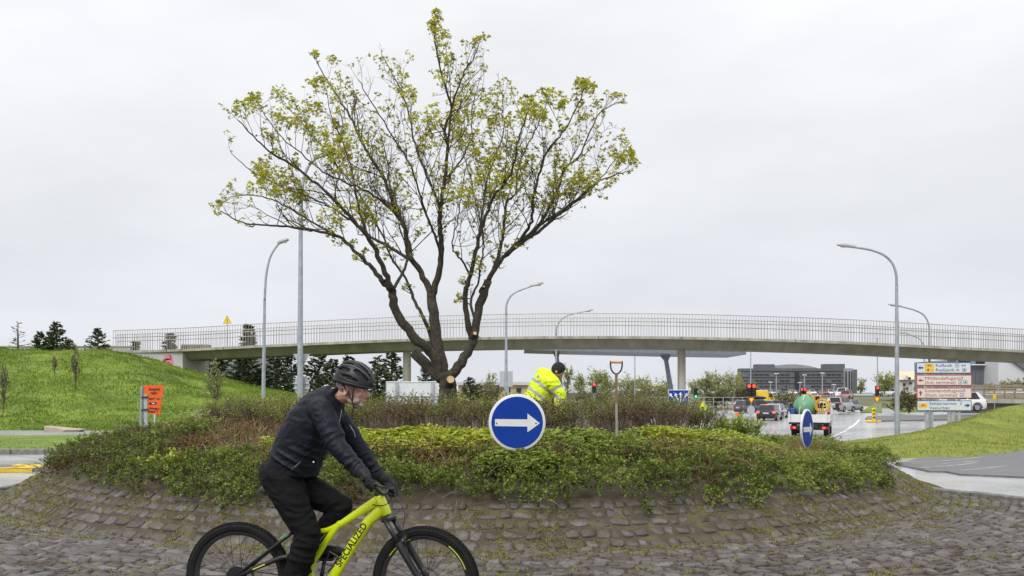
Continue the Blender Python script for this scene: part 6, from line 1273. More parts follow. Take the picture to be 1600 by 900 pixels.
# face details
M_eye = mat('eye_white', (0.6, 0.57, 0.53), 0.2, var=0); M_iris = mat('iris', (0.03, 0.035, 0.04), 0.1, var=0); M_lip = mat('lips', (0.38, 0.17, 0.14), 0.5, var=.1)
for s_ in (1, -1):
    e = MB().ball(hp(.082, s_ * .031, .000), .0115, 12, 8).build('eye', M_eye, rider, smooth=True); MB().ball(hp(.0915, s_ * .0315, .000), .0048, 8, 6).build('iris', M_iris, e, smooth=True)
    MB().tube([hp(.086, s_ * .048, .004), hp(.095, s_ * .033, .0085), hp(.088, s_ * .018, .004)], .0032, 6).build('eyelid', M_skin, rider, smooth=True); MB().tube([hp(.080, s_ * .052, .018), hp(.094, s_ * .036, .026), hp(.096, s_ * .016, .020)], [.003, .0055, .005], 6).build('eyebrow', M_hair, rider, smooth=True)
MB().tube([hp(.089, .020, -.072), hp(.101, 0, -.0715), hp(.089, -.020, -.072)], [.002, .0045, .002], 6).build('mouth', M_lip, rider, smooth=True)
hm = MB(); hm.ball(hp(-.026, 0, .012), (.089, .0775, .070), 20, 14, RH); hm.ball(hp(-.062, 0, -.035), (.038, .052, .05), 14, 10, RH)
def hair_keep(c):
    v = RH.transposed() @ (Vector(c) - HC); return v
hme = remesh(hm, .006, 3); bmh = bmesh.new(); bmh.from_mesh(hme)
dl = [f for f in bmh.faces if (lambda v: v.x > .034 - .35 * max(0, v.z) or v.z < -.078 or (v.x > -.03 and v.z < -.005 and abs(v.y) > .05) or (-.045 < v.x < .01 and -.05 < v.z < .02 and abs(v.y) > .058))(hair_keep(f.calc_center_median()))]
bmesh.ops.delete(bmh, geom=dl, context='FACES'); bmh.to_mesh(hme); bmh.free(); hme.materials.clear(); hme.materials.append(M_hair); hme.transform(Matrix.Translation(-ORGof(rider))); link('hair', hme, rider)
M_goat = mat('white_beard', (0.36, 0.33, 0.30), 0.8, scale=80, col2=(0.52, 0.49, 0.46), bump=0.6, bscale=140); bd = MB(); bd.ball(hp(.072, 0, -.096), (.020, .026, .020), 14, 10, RH); bd.ball(hp(.090, 0, -.056), (.009, .024, .0045), 10, 6, RH)
skin(bd, .0035, 'beard', M_goat, rider, smooth=4)
# clothing
jk = MB(); secs = [(bp(460, 740), .150, .172, (-.25)), (bp(463, 716), .165, .185, 0), (bp(473, 690), .168, .195, 0), (bp(489, 660), .16, .205, 0), (bp(506, 637), .138, .195, 0), (bp(517, 624), .105, .15, 0), (bp(526, 617), .074, .085, 0)]
rings = []; cs = [s[0] for s in secs]
for i, (c, th, lat, _) in enumerate(secs):
    t = (cs[min(i + 1, len(cs) - 1)] - cs[max(i - 1, 0)]).normalized(); v = t.cross(ND).normalized(); n_ = 24
    rings.append([c + v * (th * math.copysign(abs(math.cos(q)) ** .85, math.cos(q))) + ND * (lat * math.copysign(abs(math.sin(q)) ** .85, math.sin(q))) for q in [2 * math.pi * k / n_ for k in range(n_)]])
jk.loft(rings)
jk.limb([bp(500, 638, -.12), J['sN'], J['sN'].lerp(J['eN'], .55), J['eN'], J['eN'].lerp(J['wN'], .5), J['wN'] - (J['wN'] - J['eN']) * .06], [.09, .080, .073, .062, .054, .044], 16)
jk.limb([bp(510, 636, .1), J['sF'], J['sF'].lerp(J['eF'], .55), J['eF'], J['eF'].lerp(J['wF'], .5), J['wF'] - (J['wF'] - J['eF']) * .06], [.088, .080, .073, .062, .054, .044], 16)
rr_ = random.Random(4)
for a_, b_, r_ in ((J['sN'], J['eN'], .074), (J['eN'], J['wN'], .055), (J['sF'], J['eF'], .074), (J['eF'], J['wF'], .055)):   # padded folds across the sleeves
    for k in range(5):
        f = .14 + k * .175 + rr_.uniform(-.03, .03); c = a_.lerp(b_, f); t = (b_ - a_).normalized(); u_ = t.cross(ND).normalized(); w_ = t.cross(u_); tl = rr_.uniform(-.3, .3); jk.tube([c + (u_ * math.cos(q) + w_ * math.sin(q)) * (r_ * (1.0 - .12 * f)) + t * (tl * r_ * math.cos(q)) for q in [2 * math.pi * i / 16 for i in range(16)]], .0085, 6, closed=True)
for k in range(7):
    f = k / 6; c = bp(460 + 36 * f, 722 - 70 * f); t = (bp(500, 640) - bp(455, 722)).normalized(); v = t.cross(ND).normalized(); th = .166 - .01 * f; tl = rr_.uniform(-.2, .2); jk.tube([c + v * (th * 0.985 * math.copysign(abs(math.cos(q)) ** .85, math.cos(q))) + ND * (.193 * math.copysign(abs(math.sin(q)) ** .85, math.sin(q))) + t * (tl * .1 * math.sin(q * 1.5 + k)) for q in [2 * math.pi * i / 28 for i in range(28)]], .007, 6, closed=True)
jk.tube([c_ + Vector() for c_ in [bp(518, 618) + ND * .085 * math.cos(q) + (UP * .045 + UD * .055) * math.sin(q) for q in [2 * math.pi * i / 20 for i in range(20)]]], .020, 8, closed=True)
jacket = skin(jk, .0075, 'jacket', M_jkt, rider, smooth=4, crease=.0055, cfreq=12)
MB().tube([bp(534, 640, -.05), bp(530, 660, -.07), bp(527, 672, -.075)], .003, 5).build('zip', M_chr, jacket); MB().tube([bp(546, 664, -.02), bp(553, 675, .0), bp(555, 683, .01)], .003, 5).build('zip', M_chr, jacket)
MB().tube([bp(470, 722, -.20), bp(462, 730, -.205), bp(456, 734, -.205)], [.006, .012, .008], 6).build('waist_strap', M_bk, jacket); MB().ball(bp(490, 722, -.20), .006, 8, 6).build('toggle', M_swhite, jacket)
tr = MB(); tr.ball(bp(440, 741), (.143, .17, .135), 20, 14, Matrix((UD, ND, UP)).transposed())
tr.limb([bp(440, 746, -.07), J['hN'].lerp(J['kN'], .35) , J['hN'].lerp(J['kN'], .7), J['kN'], J['kN'].lerp(J['aN'], .35), J['kN'].lerp(J['aN'], .75), J['aN']], [.135, .115, .097, .085, .082, .074, .066], 18)
tr.limb([bp(444, 748, .07), J['hF'].lerp(J['kF'], .35), J['hF'].lerp(J['kF'], .7), J['kF'], J['kF'].lerp(J['aF'], .35), J['aF']], [.13, .112, .095, .078, .074, .058], 18)
for k in range(6):
    f = k / 5; c = J['kN'] + (J['kN'] - J['hN']).normalized() * (-.07 + .0 * f) if k < 2 else J['kN'].lerp(J['aN'], .12 * k - .16); t = (J['aN'] - J['kN']).normalized(); u_ = t.cross(ND).normalized(); w_ = t.cross(u_); r_ = .083; tl = rr_.uniform(-.5, .5); tr.tube([c + (u_ * math.cos(q) + w_ * math.sin(q)) * r_ + t * (tl * r_ * math.cos(q)) for q in [2 * math.pi * i / 16 for i in range(16)]], .009, 6, closed=True)
trousers = skin(tr, .008, 'trousers', M_trs, rider, smooth=5, crease=.009, cfreq=9)
for s_, tx_ in (('N', (-.14)), ('F', .13)):
    a_ = J['a' + s_]; pd = BB + ND * ((.14) * (1 if s_ == 'F' else -1)) + (cn if s_ == 'N' else -cn); b_ = pd + UP * .05; f_ = UD * .97 - UP * .05; sh = MB(); hl = b_ - UD * .13 + UP * .005
    sh.limb([a_ - UP * .01, hl + UP * .035], [.045, .042]); sh.limb([hl, b_ - UD * .02, b_ + UD * .07, b_ + UD * .10], [.038, .044, .040, .028]); skin(sh, .008, 'shoe', M_shoe, rider, smooth=4)
for w_, g0, g1 in ((J['wN'], GN0, GN1), (J['wF'], GF0, GF1)):
    gm = MB(); hand(gm, w_, g0, g1, 1.12); gl = skin(gm, .0042, 'glove', M_glv, rider, smooth=3)
    cu = (J['wN'] - J['eN']).normalized() if w_ is J['wN'] else (J['wF'] - J['eF']).normalized(); MB().tube([w_ - cu * .035, w_ - cu * .012, w_ + cu * .012], [.05, .052, .044], 14).build('cuff', M_glv, gl, smooth=40)
# helmet with vents
M_hel = mat('helmet_shell', (0.010, 0.011, 0.014), 0.42, scale=4, col2=(0.016, 0.017, 0.021), spec=0.35); M_hel2 = mat('helmet_foam', (0.006, 0.006, 0.007), 0.8, var=0); M_hels = mat('helmet_grey', (0.07, 0.075, 0.085), 0.35, var=.1)
hf = (UD * math.cos(rad(14)) - UP * math.sin(rad(14)) - ND * .08).normalized(); hs = HS; ht = hf.cross(ND); ht = ht if ht.z > 0 else -ht; hs = ht.cross(hf); hs = hs if hs.dot(ND) < 0 else -hs; HCc = bp(553, 596)
def helm(lam, phi, k=1.0):
    """lam: 0 back .. pi front along the length; phi: angle round the long axis, 0 at the crown"""
    x = -math.cos(lam); r_ = math.sin(lam) ** .8; top = .142 * k; return HCc + hf * (x * .137 * k + .003) + hs * (.108 * k * r_ * math.sin(phi)) + ht * (top * r_ * math.cos(phi) * (1.03 - .10 * x) - .012)
NL, NP = 56, 60; V_ = []; F_ = []
for i in range(NL + 1):
    for j in range(NP + 1): V_.append(helm(.02 + (math.pi - .04) * i / NL, rad(-97 + 194 * j / NP)))
def vent(i, j):
    lam = (i + .5) / NL; phi = -97 + 194 * (j + .5) / NP
    for pc, l0, l1, hw in ((0, .50, .86, 7), (0, .16, .42, 7), (27, .56, .90, 6.5), (-27, .56, .90, 6.5), (28, .18, .48, 7), (-28, .18, .48, 7), (55, .54, .84, 7.5), (-55, .54, .84, 7.5), (54, .2, .47, 7), (-54, .2, .47, 7), (76, .34, .66, 4.5), (-76, .34, .66, 4.5)):
        if l0 < lam < l1:
            q = (lam - l0) / (l1 - l0)
            if abs(phi - pc - (q - .5) * 8 * (1 if pc > 0 else -1 if pc < 0 else 0)) < hw * math.sin(math.pi * (.12 + .76 * q)) ** .7: return True
    return False
for i in range(NL):
    for j in range(NP):
        if not vent(i, j): F_.append((i * (NP + 1) + j, i * (NP + 1) + j + 1, (i + 1) * (NP + 1) + j + 1, (i + 1) * (NP + 1) + j))
me = bpy.data.meshes.new('helmet'); me.from_pydata([tuple(v - ORGof(rider)) for v in V_], [], F_); bmx = bmesh.new(); bmx.from_mesh(me); bmesh.ops.recalc_face_normals(bmx, faces=bmx.faces); bmx.to_mesh(me); bmx.free(); me.shade_smooth(); me.materials.append(M_hel)
helmet = link('helmet', me, rider); md = helmet.modifiers.new('thick', 'SOLIDIFY'); md.thickness = -.022; md.offset = 1
md.thickness = .022; md.offset = -1
V_ = []; F_ = []
for i in range(21):
    for j in range(21): V_.append(helm(.05 + (math.pi - .1) * i / 20, rad(-95 + 190 * j / 20), .90))
for i in range(20):
    for j in range(20): F_.append((i * 21 + j, i * 21 + j + 1, (i + 1) * 21 + j + 1, (i + 1) * 21 + j))
MB().add(V_, F_).build('foam_liner', M_hel2, helmet, smooth=True, fixn=False)
for pc in (14, -14, 41, -41): MB().tube([helm(math.pi * (.12 + .8 * k / 12), rad(pc + (k / 12 - .5) * 8 * (1 if pc > 0 else -1)), 1.0) for k in range(13)], [.002 + .0045 * math.sin(math.pi * k / 12) for k in range(13)], 6).build('ridge', M_hels, helmet, smooth=True)
MB().tube([helm(math.pi * (.03 + .94 * k / 24), rad(90), 1.004) for k in range(25)], .006, 6).build('rim_band', M_bk, helmet); MB().tube([helm(math.pi * (.03 + .94 * k / 24), rad(-90), 1.004) for k in range(25)], .006, 6).build('rim_band', M_bk, helmet)
MB().tube([bp(583, 600, .05), bp(585.5, 601.5, 0), bp(583, 601, -.05)], [.006, .009, .006], 8).build('visor', M_bk, helmet)
bk = hp(.035, .058, -.078)
for a_ in (hp(-.045, .083, .04), hp(.045, .078, .035)): MB().tube(catmull([a_, a_.lerp(bk, .5) + HS * .008, bk], 3), .0048, 6).build('strap', M_bk, helmet)
for a_ in (hp(-.045, -.083, .04), hp(.045, -.078, .035)): MB().tube([a_, hp(.035, -.06, -.078)], .0048, 6).build('strap', M_bk, helmet)
MB().tube(catmull([bk, hp(.045, .045, -.115), hp(.05, 0, -.122), hp(.045, -.045, -.112), hp(.035, -.06, -.078)], 3), .005, 6).build('chin_strap', M_bk, helmet); MB().tube([hp(.045, .045, -.112), hp(.04, .048, -.16), hp(.05, .045, -.20)], .0045, 6).build('strap_end', M_bk, helmet)

# ================================================================== WORKER IN THE HEDGE
M_hiv = mat('hi_vis_yellow', (0.62, 0.80, 0.0), 0.6, scale=6, col2=(0.72, 0.88, 0.02), bump=0.35, bscale=9); M_refl = mat('reflective_tape', (0.36, 0.36, 0.35), 0.4, scale=10, col2=(0.44, 0.44, 0.43)); M_bean = mat('black_beanie', (0.012, 0.012, 0.014), 0.9, scale=20, col2=(0.02, 0.02, 0.022), bump=0.4, bscale=60)
WY = 14.3
def wq(x, y, dy=0.0): return pix(810 + x * 90 / 1012, 560 + y * 80 / 900, WY + dy)
zg = float(ZIx(0.5, WY))
wp = MB(); pel = wq(300, 830, .1); sp = [pel, wq(330, 640, .05), wq(400, 450, .0), wq(500, 340, .0), wq(610, 300, -.02)]
hd = wq(690, 215, -.03); shN, shF = wq(600, 430, -.2), wq(420, 270, .26)
elN, wrN = wq(735, 640, -.22), wq(700, 860, -.3); elF, wrF = wq(640, 520, .34), wq(720, 760, .2)
footN, footF = Vector((pel.x - .14, WY + .25, zg)), Vector((pel.x + .12, WY + .3, zg)); knN = Vector((pel.x + .02, WY - .02, zg + .42)); knF = Vector((pel.x + .22, WY + .12, zg + .40))
wp.limb(sp, [.13, .13, .125, .11, .07]); wp.limb([sp[4], hd], [.055, .06]); wp.ball(hd + Vector((.02, 0, -.01)), (.088, .08, .108), 14, 10, Matrix.Rotation(rad(35), 3, 'Y')); wp.ball(wq(742, 300, -.03), (.035, .04, .05), 10, 8); wp.ball(wq(665, 235, -.12), (.02, .012, .03), 8, 6)
for s_, e_, w_ in ((shN, elN, wrN), (shF, elF, wrF)):
    wp.limb([sp[3], s_, e_, w_], [.08, .055, .042, .03]); d_ = (w_ - e_).normalized(); wp.ball(w_ + d_ * .06, (.035, .03, .045), 10, 8)
    for k in range(4):
        b_ = w_ + d_ * .09 + Vector((.0, -.03 + .02 * k, 0)); wp.limb([b_, b_ + d_ * .04 + Vector((-.01, 0, 0)), b_ + d_ * .065 + Vector((-.03, 0, 0))], [.011, .010, .008], 8)
    wp.limb([w_ + d_ * .04, w_ + d_ * .06 + Vector((-.04, -.02, 0)), w_ + d_ * .09 + Vector((-.05, -.02, 0))], [.014, .012, .009], 8)
for h_, k_, f_ in ((Vector((pel.x - .09, WY, pel.z)), knN, footN), (Vector((pel.x + .09, WY + .1, pel.z)), knF, footF)): wp.limb([pel, h_, k_, f_ + Vector((0, 0, .09))], [.1, .085, .055, .038])
worker = skin(wp, .011, 'person', M_skin, org=(pel.x, WY, zg), smooth=3); tag(worker, 'worker in yellow high-visibility jacket and black beanie bending in the hedge', 'person')
wj = MB(); AX = Vector((0, 1, 0)); rings = []; secs = [(wq(330, 745), .235, .235), (wq(365, 640), .215, .23), (wq(415, 500), .205, .23), (wq(470, 390), .19, .23), (wq(545, 310), .15, .2), (wq(610, 275), .08, .1)]; cs = [s[0] for s in secs]; tv = (cs[-1] - cs[0]).normalized()
for i, (c, a_, b_) in enumerate(secs):
    t = (cs[min(i + 1, 5)] - cs[max(i - 1, 0)]).normalized(); v = t.cross(AX).normalized(); rings.append([c + v * a_ * math.cos(q) + AX * b_ * math.sin(q) for q in [2 * math.pi * k / 20 for k in range(20)]])
wj.loft(rings); wj.limb([wq(540, 380, -.12), shN, elN, wrN], [.13, .115, .095, .06], 14); wj.limb([wq(480, 320, .12), shF, elF, wrF], [.12, .105, .085, .06], 14)
sg = random.Random(2)
def hv(c):
    c = Vector(c); 
    for a_, b_ in ((shN, elN), (shF, elF)):
        f = (c - a_).dot(b_ - a_) / (b_ - a_).length_squared; d_ = (c - a_.lerp(b_, f)).length
        if .38 < f < .58 and d_ < .125 and c.y < WY - .1 + (.5 if a_ is shF else 0): return 1
    f = (c - cs[0]).dot(tv) / (cs[-1] - cs[0]).length + (c.x - cs[0].x) * .35
    return 1 if (.12 < f < .235 or .46 < f < .575) and (c - shN).length > .13 else 0
wjk = skin(wj, .012, 'jacket', [M_hiv, M_refl], worker, smooth=4, select=hv, crease=.011, cfreq=8)
m_lg = MB(); lc = wq(345, 320, -.26); m_lg.box(lc, (.035, .01, .05), Matrix.Rotation(rad(30), 3, 'Y')); m_lg.build('chest_badge', M_refl, wjk)
wt_ = MB()
for h_, k_, f_ in ((Vector((pel.x - .09, WY, pel.z)), knN, footN), (Vector((pel.x + .09, WY + .1, pel.z)), knF, footF)): wt_.limb([pel, h_, k_, f_ + Vector((0, 0, .1))], [.14, .115, .085, .07])
skin(wt_, .013, 'trousers', mat('work_trousers', (0.02, 0.022, 0.03), .8, var=.2), worker, smooth=3)
for f_ in (footN, footF): skin(MB().limb([f_ + Vector((0, .02, .09)), f_ + Vector((0, .02, .04)), f_ + Vector((.08, -.12, .035))], [.05, .045, .04]), .01, 'boot', M_shoe, worker, smooth=3)
bn_ = MB(); bn_.ball(hd + Vector((.01, 0, .025)), (.112, .10, .118), 16, 12, Matrix.Rotation(rad(40), 3, 'Y')); bme = remesh(bn_, .008, 2); bmb = bmesh.new(); bmb.from_mesh(bme); cutd = Vector((.55, 0, -.85)).normalized()
bmesh.ops.delete(bmb, geom=[f for f in bmb.faces if (f.calc_center_median() - hd).dot(cutd) > .062], context='FACES'); bmb.to_mesh(bme); bmb.free(); bme.materials.clear(); bme.materials.append(M_bean); bme.transform(Matrix.Translation(-ORGof(worker))); bo = link('beanie', bme, worker); bo.modifiers.new('t', 'SOLIDIFY').thickness = .012
# second worker far off, bending beside the crossing
Y = 74; p0 = pix(1097, 655, Y); o = None; w2_ = MB(); k_ = 1.0
w2_.limb([pix(1096, 642, Y), pix(1096, 636, Y), pix(1098, 630, Y)], [.19, .2, .15]); w2_.ball(pix(1099.5, 628.5, Y), .12); w2_.limb([pix(1098, 632, Y), pix(1102, 638, Y), pix(1103, 644, Y)], [.09, .08, .06]); w2_.limb([pix(1096, 641, Y), pix(1095, 648, Y), pix(1094, 655, Y)], [.13, .1, .07]); w2_.limb([pix(1096, 641, Y), pix(1099, 648, Y), pix(1098, 655, Y)], [.13, .1, .07])
o = skin(w2_, .03, 'person', [M_hiv, mat('work_trousers'), M_skin], org=(p0.x, Y, -.8), smooth=3, select=lambda c: 1 if c[2] < Z_at(642, Y) else (2 if c[2] > Z_at(629.8, Y) else 0)); tag(o, 'tiny far worker in yellow jacket right of the green traffic light', 'person')
# ================================================================== SPADE
Y = 12.05; spd = thing('spade', (X_at(963, Y), Y, float(ZI(5.5)) - .1), 'garden spade with a D handle stuck upright in the bed before the hedge', 'spade'); M_shaft = mat('wooden_shaft', (0.14, 0.10, 0.065), 0.7, scale=10, col2=(0.24, 0.18, 0.12), stretch=(6, 6, .6)); M_hgrip = mat('orange_grip', (0.55, 0.24, 0.05), 0.5, scale=10, col2=(0.65, 0.32, 0.1))
MB().tube([pix(954.5, 566, Y), pix(971.5, 566, Y)], .017, 12).build('grip', M_hgrip, spd, smooth=40)
MB().tube(catmull([pix(954.2, 564, Y), pix(954, 572, Y), pix(956.5, 580, Y), pix(963, 584.5, Y), pix(969.5, 580, Y), pix(972, 572, Y), pix(971.8, 564, Y)], 4), .011, 8).build('d_handle', mat('dark_metal', (0.05, 0.045, 0.04), .5, metal=.4, var=.2), spd, smooth=True)
MB().tube([pix(963, 583, Y), pix(963, 590, Y), pix(963, 632, Y)], [.022, .018, .017], 12).build('shaft', M_shaft, spd, smooth=40)
MB().tube([pix(963, 630, Y), pix(963.5, 660, Y), pix(964, 689, Y)], [.018, .019, .023], 12).build('socket', mat('socket_steel', (0.34, 0.31, 0.28), .5, metal=.3, var=.2), spd, smooth=40)
bl = []
for f, w_ in ((0, .075), (.1, .088), (.6, .085), (1, .07)):
    zc = Z_at(686, Y) - .27 * f; bl.append([Vector((X_at(964, Y) + s_ * w_, Y - .02 + .02 * abs(s_) ** 2, zc)) for s_ in (-1, -.5, 0, .5, 1)] + [Vector((X_at(964, Y) + s_ * w_, Y - .014 + .02 * abs(s_) ** 2, zc)) for s_ in (1, .5, 0, -.5, -1)])
MB().loft(bl).build('blade', mat('blue_steel', (0.16, 0.2, 0.28), .45, metal=.4, var=.2), spd)
# ================================================================== VEHICLES
M_tyre = mat('car_tyre', (0.014, 0.014, 0.015), .8, var=.1); M_rimc = mat('alloy_rim', (0.34, 0.35, 0.36), .35, metal=.6, var=.1); M_cgl = mat('car_glass', (0.02, 0.026, 0.03), .06, var=.1); M_tail = mat('tail_light', (0.42, 0.01, 0.01), .25, var=0); M_tailon = mat('brake_light', (0.6, 0.02, 0.02), .3, var=0, emit=(1, .08, .05), estr=2.5); M_headl = mat('head_light', (0.6, 0.62, 0.64), .15, var=0); M_trim = mat('car_trim', (0.02, 0.02, 0.022), .5, var=.1); M_plate = mat('number_plate', (0.6, 0.6, 0.58), .5, var=0)
def paintm(n, c): return mat('paint_' + n, c, .28, scale=1, col2=tuple(min(1, x * 1.08) for x in c), coat=.8)
def car(px, py, Y, rz, label, paint, style='hatch', brake=False, L=4.3, W=1.78, H=1.47, roofbox=False, detail=True):
    """local axes: y forward, origin on the ground below the middle"""
    x = X_at(px, Y); z = gz(x, Y) if py is None else Z_at(py, Y); o = thing('parked_car' if not detail else 'car', (x, Y, z), label, 'car', 'cars parked at the grey building' if not detail else 'cars at the crossing', rz=rz)
    h = L / 2; w = W / 2; zb = H * .63; suv = style in ('suv', 'wagon')
    yr_b, yr_t = -h + (.10 if suv else .12), -h + (.32 if suv else .55); yf_t, yf_b = h * .12, h * .48; hood = zb - .04
    def ring(y, w_, z0, z1): return [Vector((sx * w_ * kx, y, z_)) for sx, kx, z_ in ((-1, .90, z0), (-1, .99, z0 + .14), (-1, 1, z0 + .32), (-1, .97, z1 - .07), (-1, .88, z1), (1, .88, z1), (1, .97, z1 - .07), (1, 1, z0 + .32), (1, .99, z0 + .14), (1, .90, z0))]
    body = MB().loft([ring(-h, w * .84, .38, zb - .18), ring(-h + .05, w * .93, .26, zb - .03), ring(-h + .25, w, .20, zb), ring(-h * .4, w, .19, zb), ring(h * .3, w, .19, zb), ring(h * .5, w, .19, zb - .03), ring(h * .8, w * .96, .2, hood - .10), ring(h - .1, w * .86, .22, hood - .22), ring(h, w * .74, .34, hood - .34)]).build('body', paint, o, smooth=50)
    ww, wr_ = w * .90, w * .70; zr = H
    gh = [(yr_b, ww, zb - .02), (yr_t, wr_, zr - .05), (yr_t + .2, wr_, zr), (yf_t, wr_, zr), (yf_b, ww * .97, zb - .05)]
    P = [Vector((sx * a_, y, z_)) for (y, a_, z_) in gh for sx in (-1, 1)]
    side = [(yr_b, zb - .02), (yr_t, zr - .05), (yr_t + .2, zr), (yf_t, zr), (yf_b, zb - .05)]
    g_ = MB(); n = 5; g_.add(P, [(2 * i, 2 * i + 1, 2 * i + 3, 2 * i + 2) for i in range(4)] + [tuple(2 * i for i in range(5)), tuple(2 * i + 1 for i in range(4, -1, -1))]); cab = g_.build('cabin', paint, o, smooth=35)
    def quad(name, pts, m_, par): return MB().add(pts, [tuple(range(len(pts)))]).build(name, m_, par, fixn=False)
    def lerp3(a_, b_, f): return a_ + (b_ - a_) * f
    # glass, a little proud of the cabin
    def glass(name, a, b, c, d, nrm, i=.06):
        a, b, c, d = [Vector(q) for q in (a, b, c, d)]; ctr = (a + b + c + d) / 4; nr = Vector(nrm).normalized() * .006; pts = [q.lerp(ctr, i * 2.2) + nr for q in (a, b, c, d)]; quad(name, pts, M_cgl, cab)
    glass('rear_window', P[0], P[1], P[3], P[2], (0, -1, .5)); glass('windscreen', P[8], P[9], P[7], P[6], (0, 1, .6))
    ym = (yr_t + yf_t) / 2 + .1
    for s_, k in ((-1, 0), (1, 1)):
        nr = Vector((s_, 0, .4)); A_, B_, C_, D_ = P[0 + k], P[4 + k], P[6 + k], P[8 + k]; m0 = Vector((s_ * (ww), ym, zb - .03)); m1 = Vector((s_ * wr_, ym, zr - .02))
        glass('side_window', A_ + Vector((0, .35 if not suv else .2, 0)), m0, m1, B_, nr, .05); glass('side_window', m0, D_, C_, m1, nr, .05)
    for sx in (-1, 1):
        for yy in (-h * .60, h * .62):
            wc = Vector((sx * (w - .10), yy, .32)); wh = MB().tube([wc - Vector((.11, 0, 0)), wc - Vector((.09, 0, 0)), wc + Vector((.09, 0, 0)), wc + Vector((.11, 0, 0))], [.29, .32, .32, .29], 20).build('wheel', M_tyre, o, smooth=50)
            MB().cyl(wc + Vector((sx * .105, 0, 0)), wc + Vector((sx * .118, 0, 0)), .21, 16, .19).build('rim', M_rimc, wh)
            if detail: MB().tube([Vector((sx * (w + .002), yy + .37 * math.cos(a_), .32 + .37 * math.sin(a_))) for a_ in np.linspace(-.1, math.pi + .1, 13)], .028, 6).build('wheel_arch', M_trim, body)
        tl = MB().rbox((sx * w * .78, -h + .045, zb - .16), (.26, .10, .20 if not suv else .34), .03).build('tail_light', M_tailon if brake else M_tail, o); 
        MB().rbox((sx * w * .66, h - .14, hood - .30), (.34, .16, .14), .04).build('headlight', M_headl, o); MB().rbox((sx * (w + .09), yf_b - .25, zb + .05), (.17, .10, .13), .03).build('mirror', paint, o)
    MB().rbox((0, -h - .005, .42), (W * .80, .10, .22), .04).build('rear_bumper', M_trim, o); MB().rbox((0, h - .06, .38), (W * .68, .14, .22), .04).build('front_bumper', M_trim, o)
    MB().box((0, -h - .005, zb - .24), (.5, .06, .12)).build('number_plate', M_plate, o)
    if brake: MB().rbox((0, yr_t - .02, zr - .04), (.3, .05, .03), .01).build('high_brake_light', M_tailon, o)
    if style == 'wagon' or suv:
        for sx in (-1, 1): MB().tube([Vector((sx * wr_ * .88, yr_t + .2, zr + .05)), Vector((sx * wr_ * .88, yf_t, zr + .05))], .02, 6).build('roof_rail', M_trim, o)
    if roofbox:
        R_ = [[Vector((.62 * k_ * math.cos(a_) * .7, y, zr + .22 + .2 * k_ * math.sin(a_))) for a_ in [2 * math.pi * i / 14 for i in range(14)]] for y, k_ in ((-1.1, .5), (-1.0, .9), (-.2, 1), (.7, .8), (1.0, .35))]; MB().loft(R_).build('roof_box', M_black, o, smooth=True)
    return o
P_dk = paintm('charcoal', (0.022, 0.024, 0.03)); P_bl = paintm('dark_blue_grey', (0.045, 0.052, 0.07)); P_si = paintm('silver', (0.30, 0.31, 0.32)); P_wh = paintm('white', (0.66, 0.67, 0.68)); P_rd = paintm('red', (0.28, 0.03, 0.03)); P_yl = paintm('yellow', (0.75, 0.5, 0.02)); P_sg = paintm('pale_grey', (0.42, 0.44, 0.45))
car(1203, 656.5, 82, rad(-26), 'small dark hatchback with red brake lights waiting left of the flatbed truck', P_dk, 'hatch', True, 4.2, 1.76, 1.46)
car(1213, 653, 92, rad(-27), 'pale silver car half hidden ahead of the dark hatchback', P_sg, 'hatch', True, 4.3, 1.76, 1.46)
car(1184, 647.5, 94, rad(-72), 'dark estate car with a roof box crossing at the left', P_bl, 'wagon', False, 4.8, 1.85, 1.52, True)
car(1216, 645.5, 104, rad(-60), 'dark grey car beyond the silver car, turning', paintm('green_grey', (0.06, 0.07, 0.075)), 'hatch', False, 4.3, 1.78, 1.5)
car(1314, 643.5, 106, rad(-40), 'silver off-road car driving away right of the truck', P_si, 'suv', False, 4.6, 1.85, 1.78)
car(1330, 643, 116, rad(-42), 'grey car just ahead of the silver off-road car', paintm('mid_grey', (0.16, 0.165, 0.17)), 'hatch', False, 4.4, 1.8, 1.5)
car(1494, 643, 68, rad(90), 'white hatchback passing behind the direction sign', P_wh, 'hatch', False, 3.9, 1.75, 1.48)
car(1316, 622.5, 160, rad(150), 'white van-like car on the far road', P_wh, 'suv', False, 4.6, 1.9, 1.9)
car(1322, 624, 150, rad(150), 'dark red car below the white far car', P_rd, 'hatch', False, 4.3, 1.8, 1.5)
car(1383, 619, 175, rad(100), 'white car on the far road right of the red signal', P_wh, 'hatch', False, 4.3, 1.8, 1.5)
first = None
for i, (px, cname, c, rz) in enumerate(((1192, 'white', P_wh, 0), (1200, 'white', P_wh, 0), (1209, 'silver', P_si, 0), (1238, 'white', P_wh, 0), (1268, 'white', P_wh, 0), (1287, 'dark red', P_rd, 0), (1297, 'white', P_wh, 0), (1311, 'black', P_dk, 0), (1247, 'dark', P_dk, 0))):
    car(px, None, 245, rad(180), ['leftmost white car parked before the grey building', 'second white parked car from the left of the car park', 'silver car parked third from the left in the far car park', 'white car parked just left of the dark recess', 'white car parked right of the low double red light', 'dark red car parked in the far car park', 'white car parked near the right end of the grey building', 'black car parked at the right end of the grey building', 'dark car parked below the recess of the grey building'][i], c, 'hatch', detail=False)
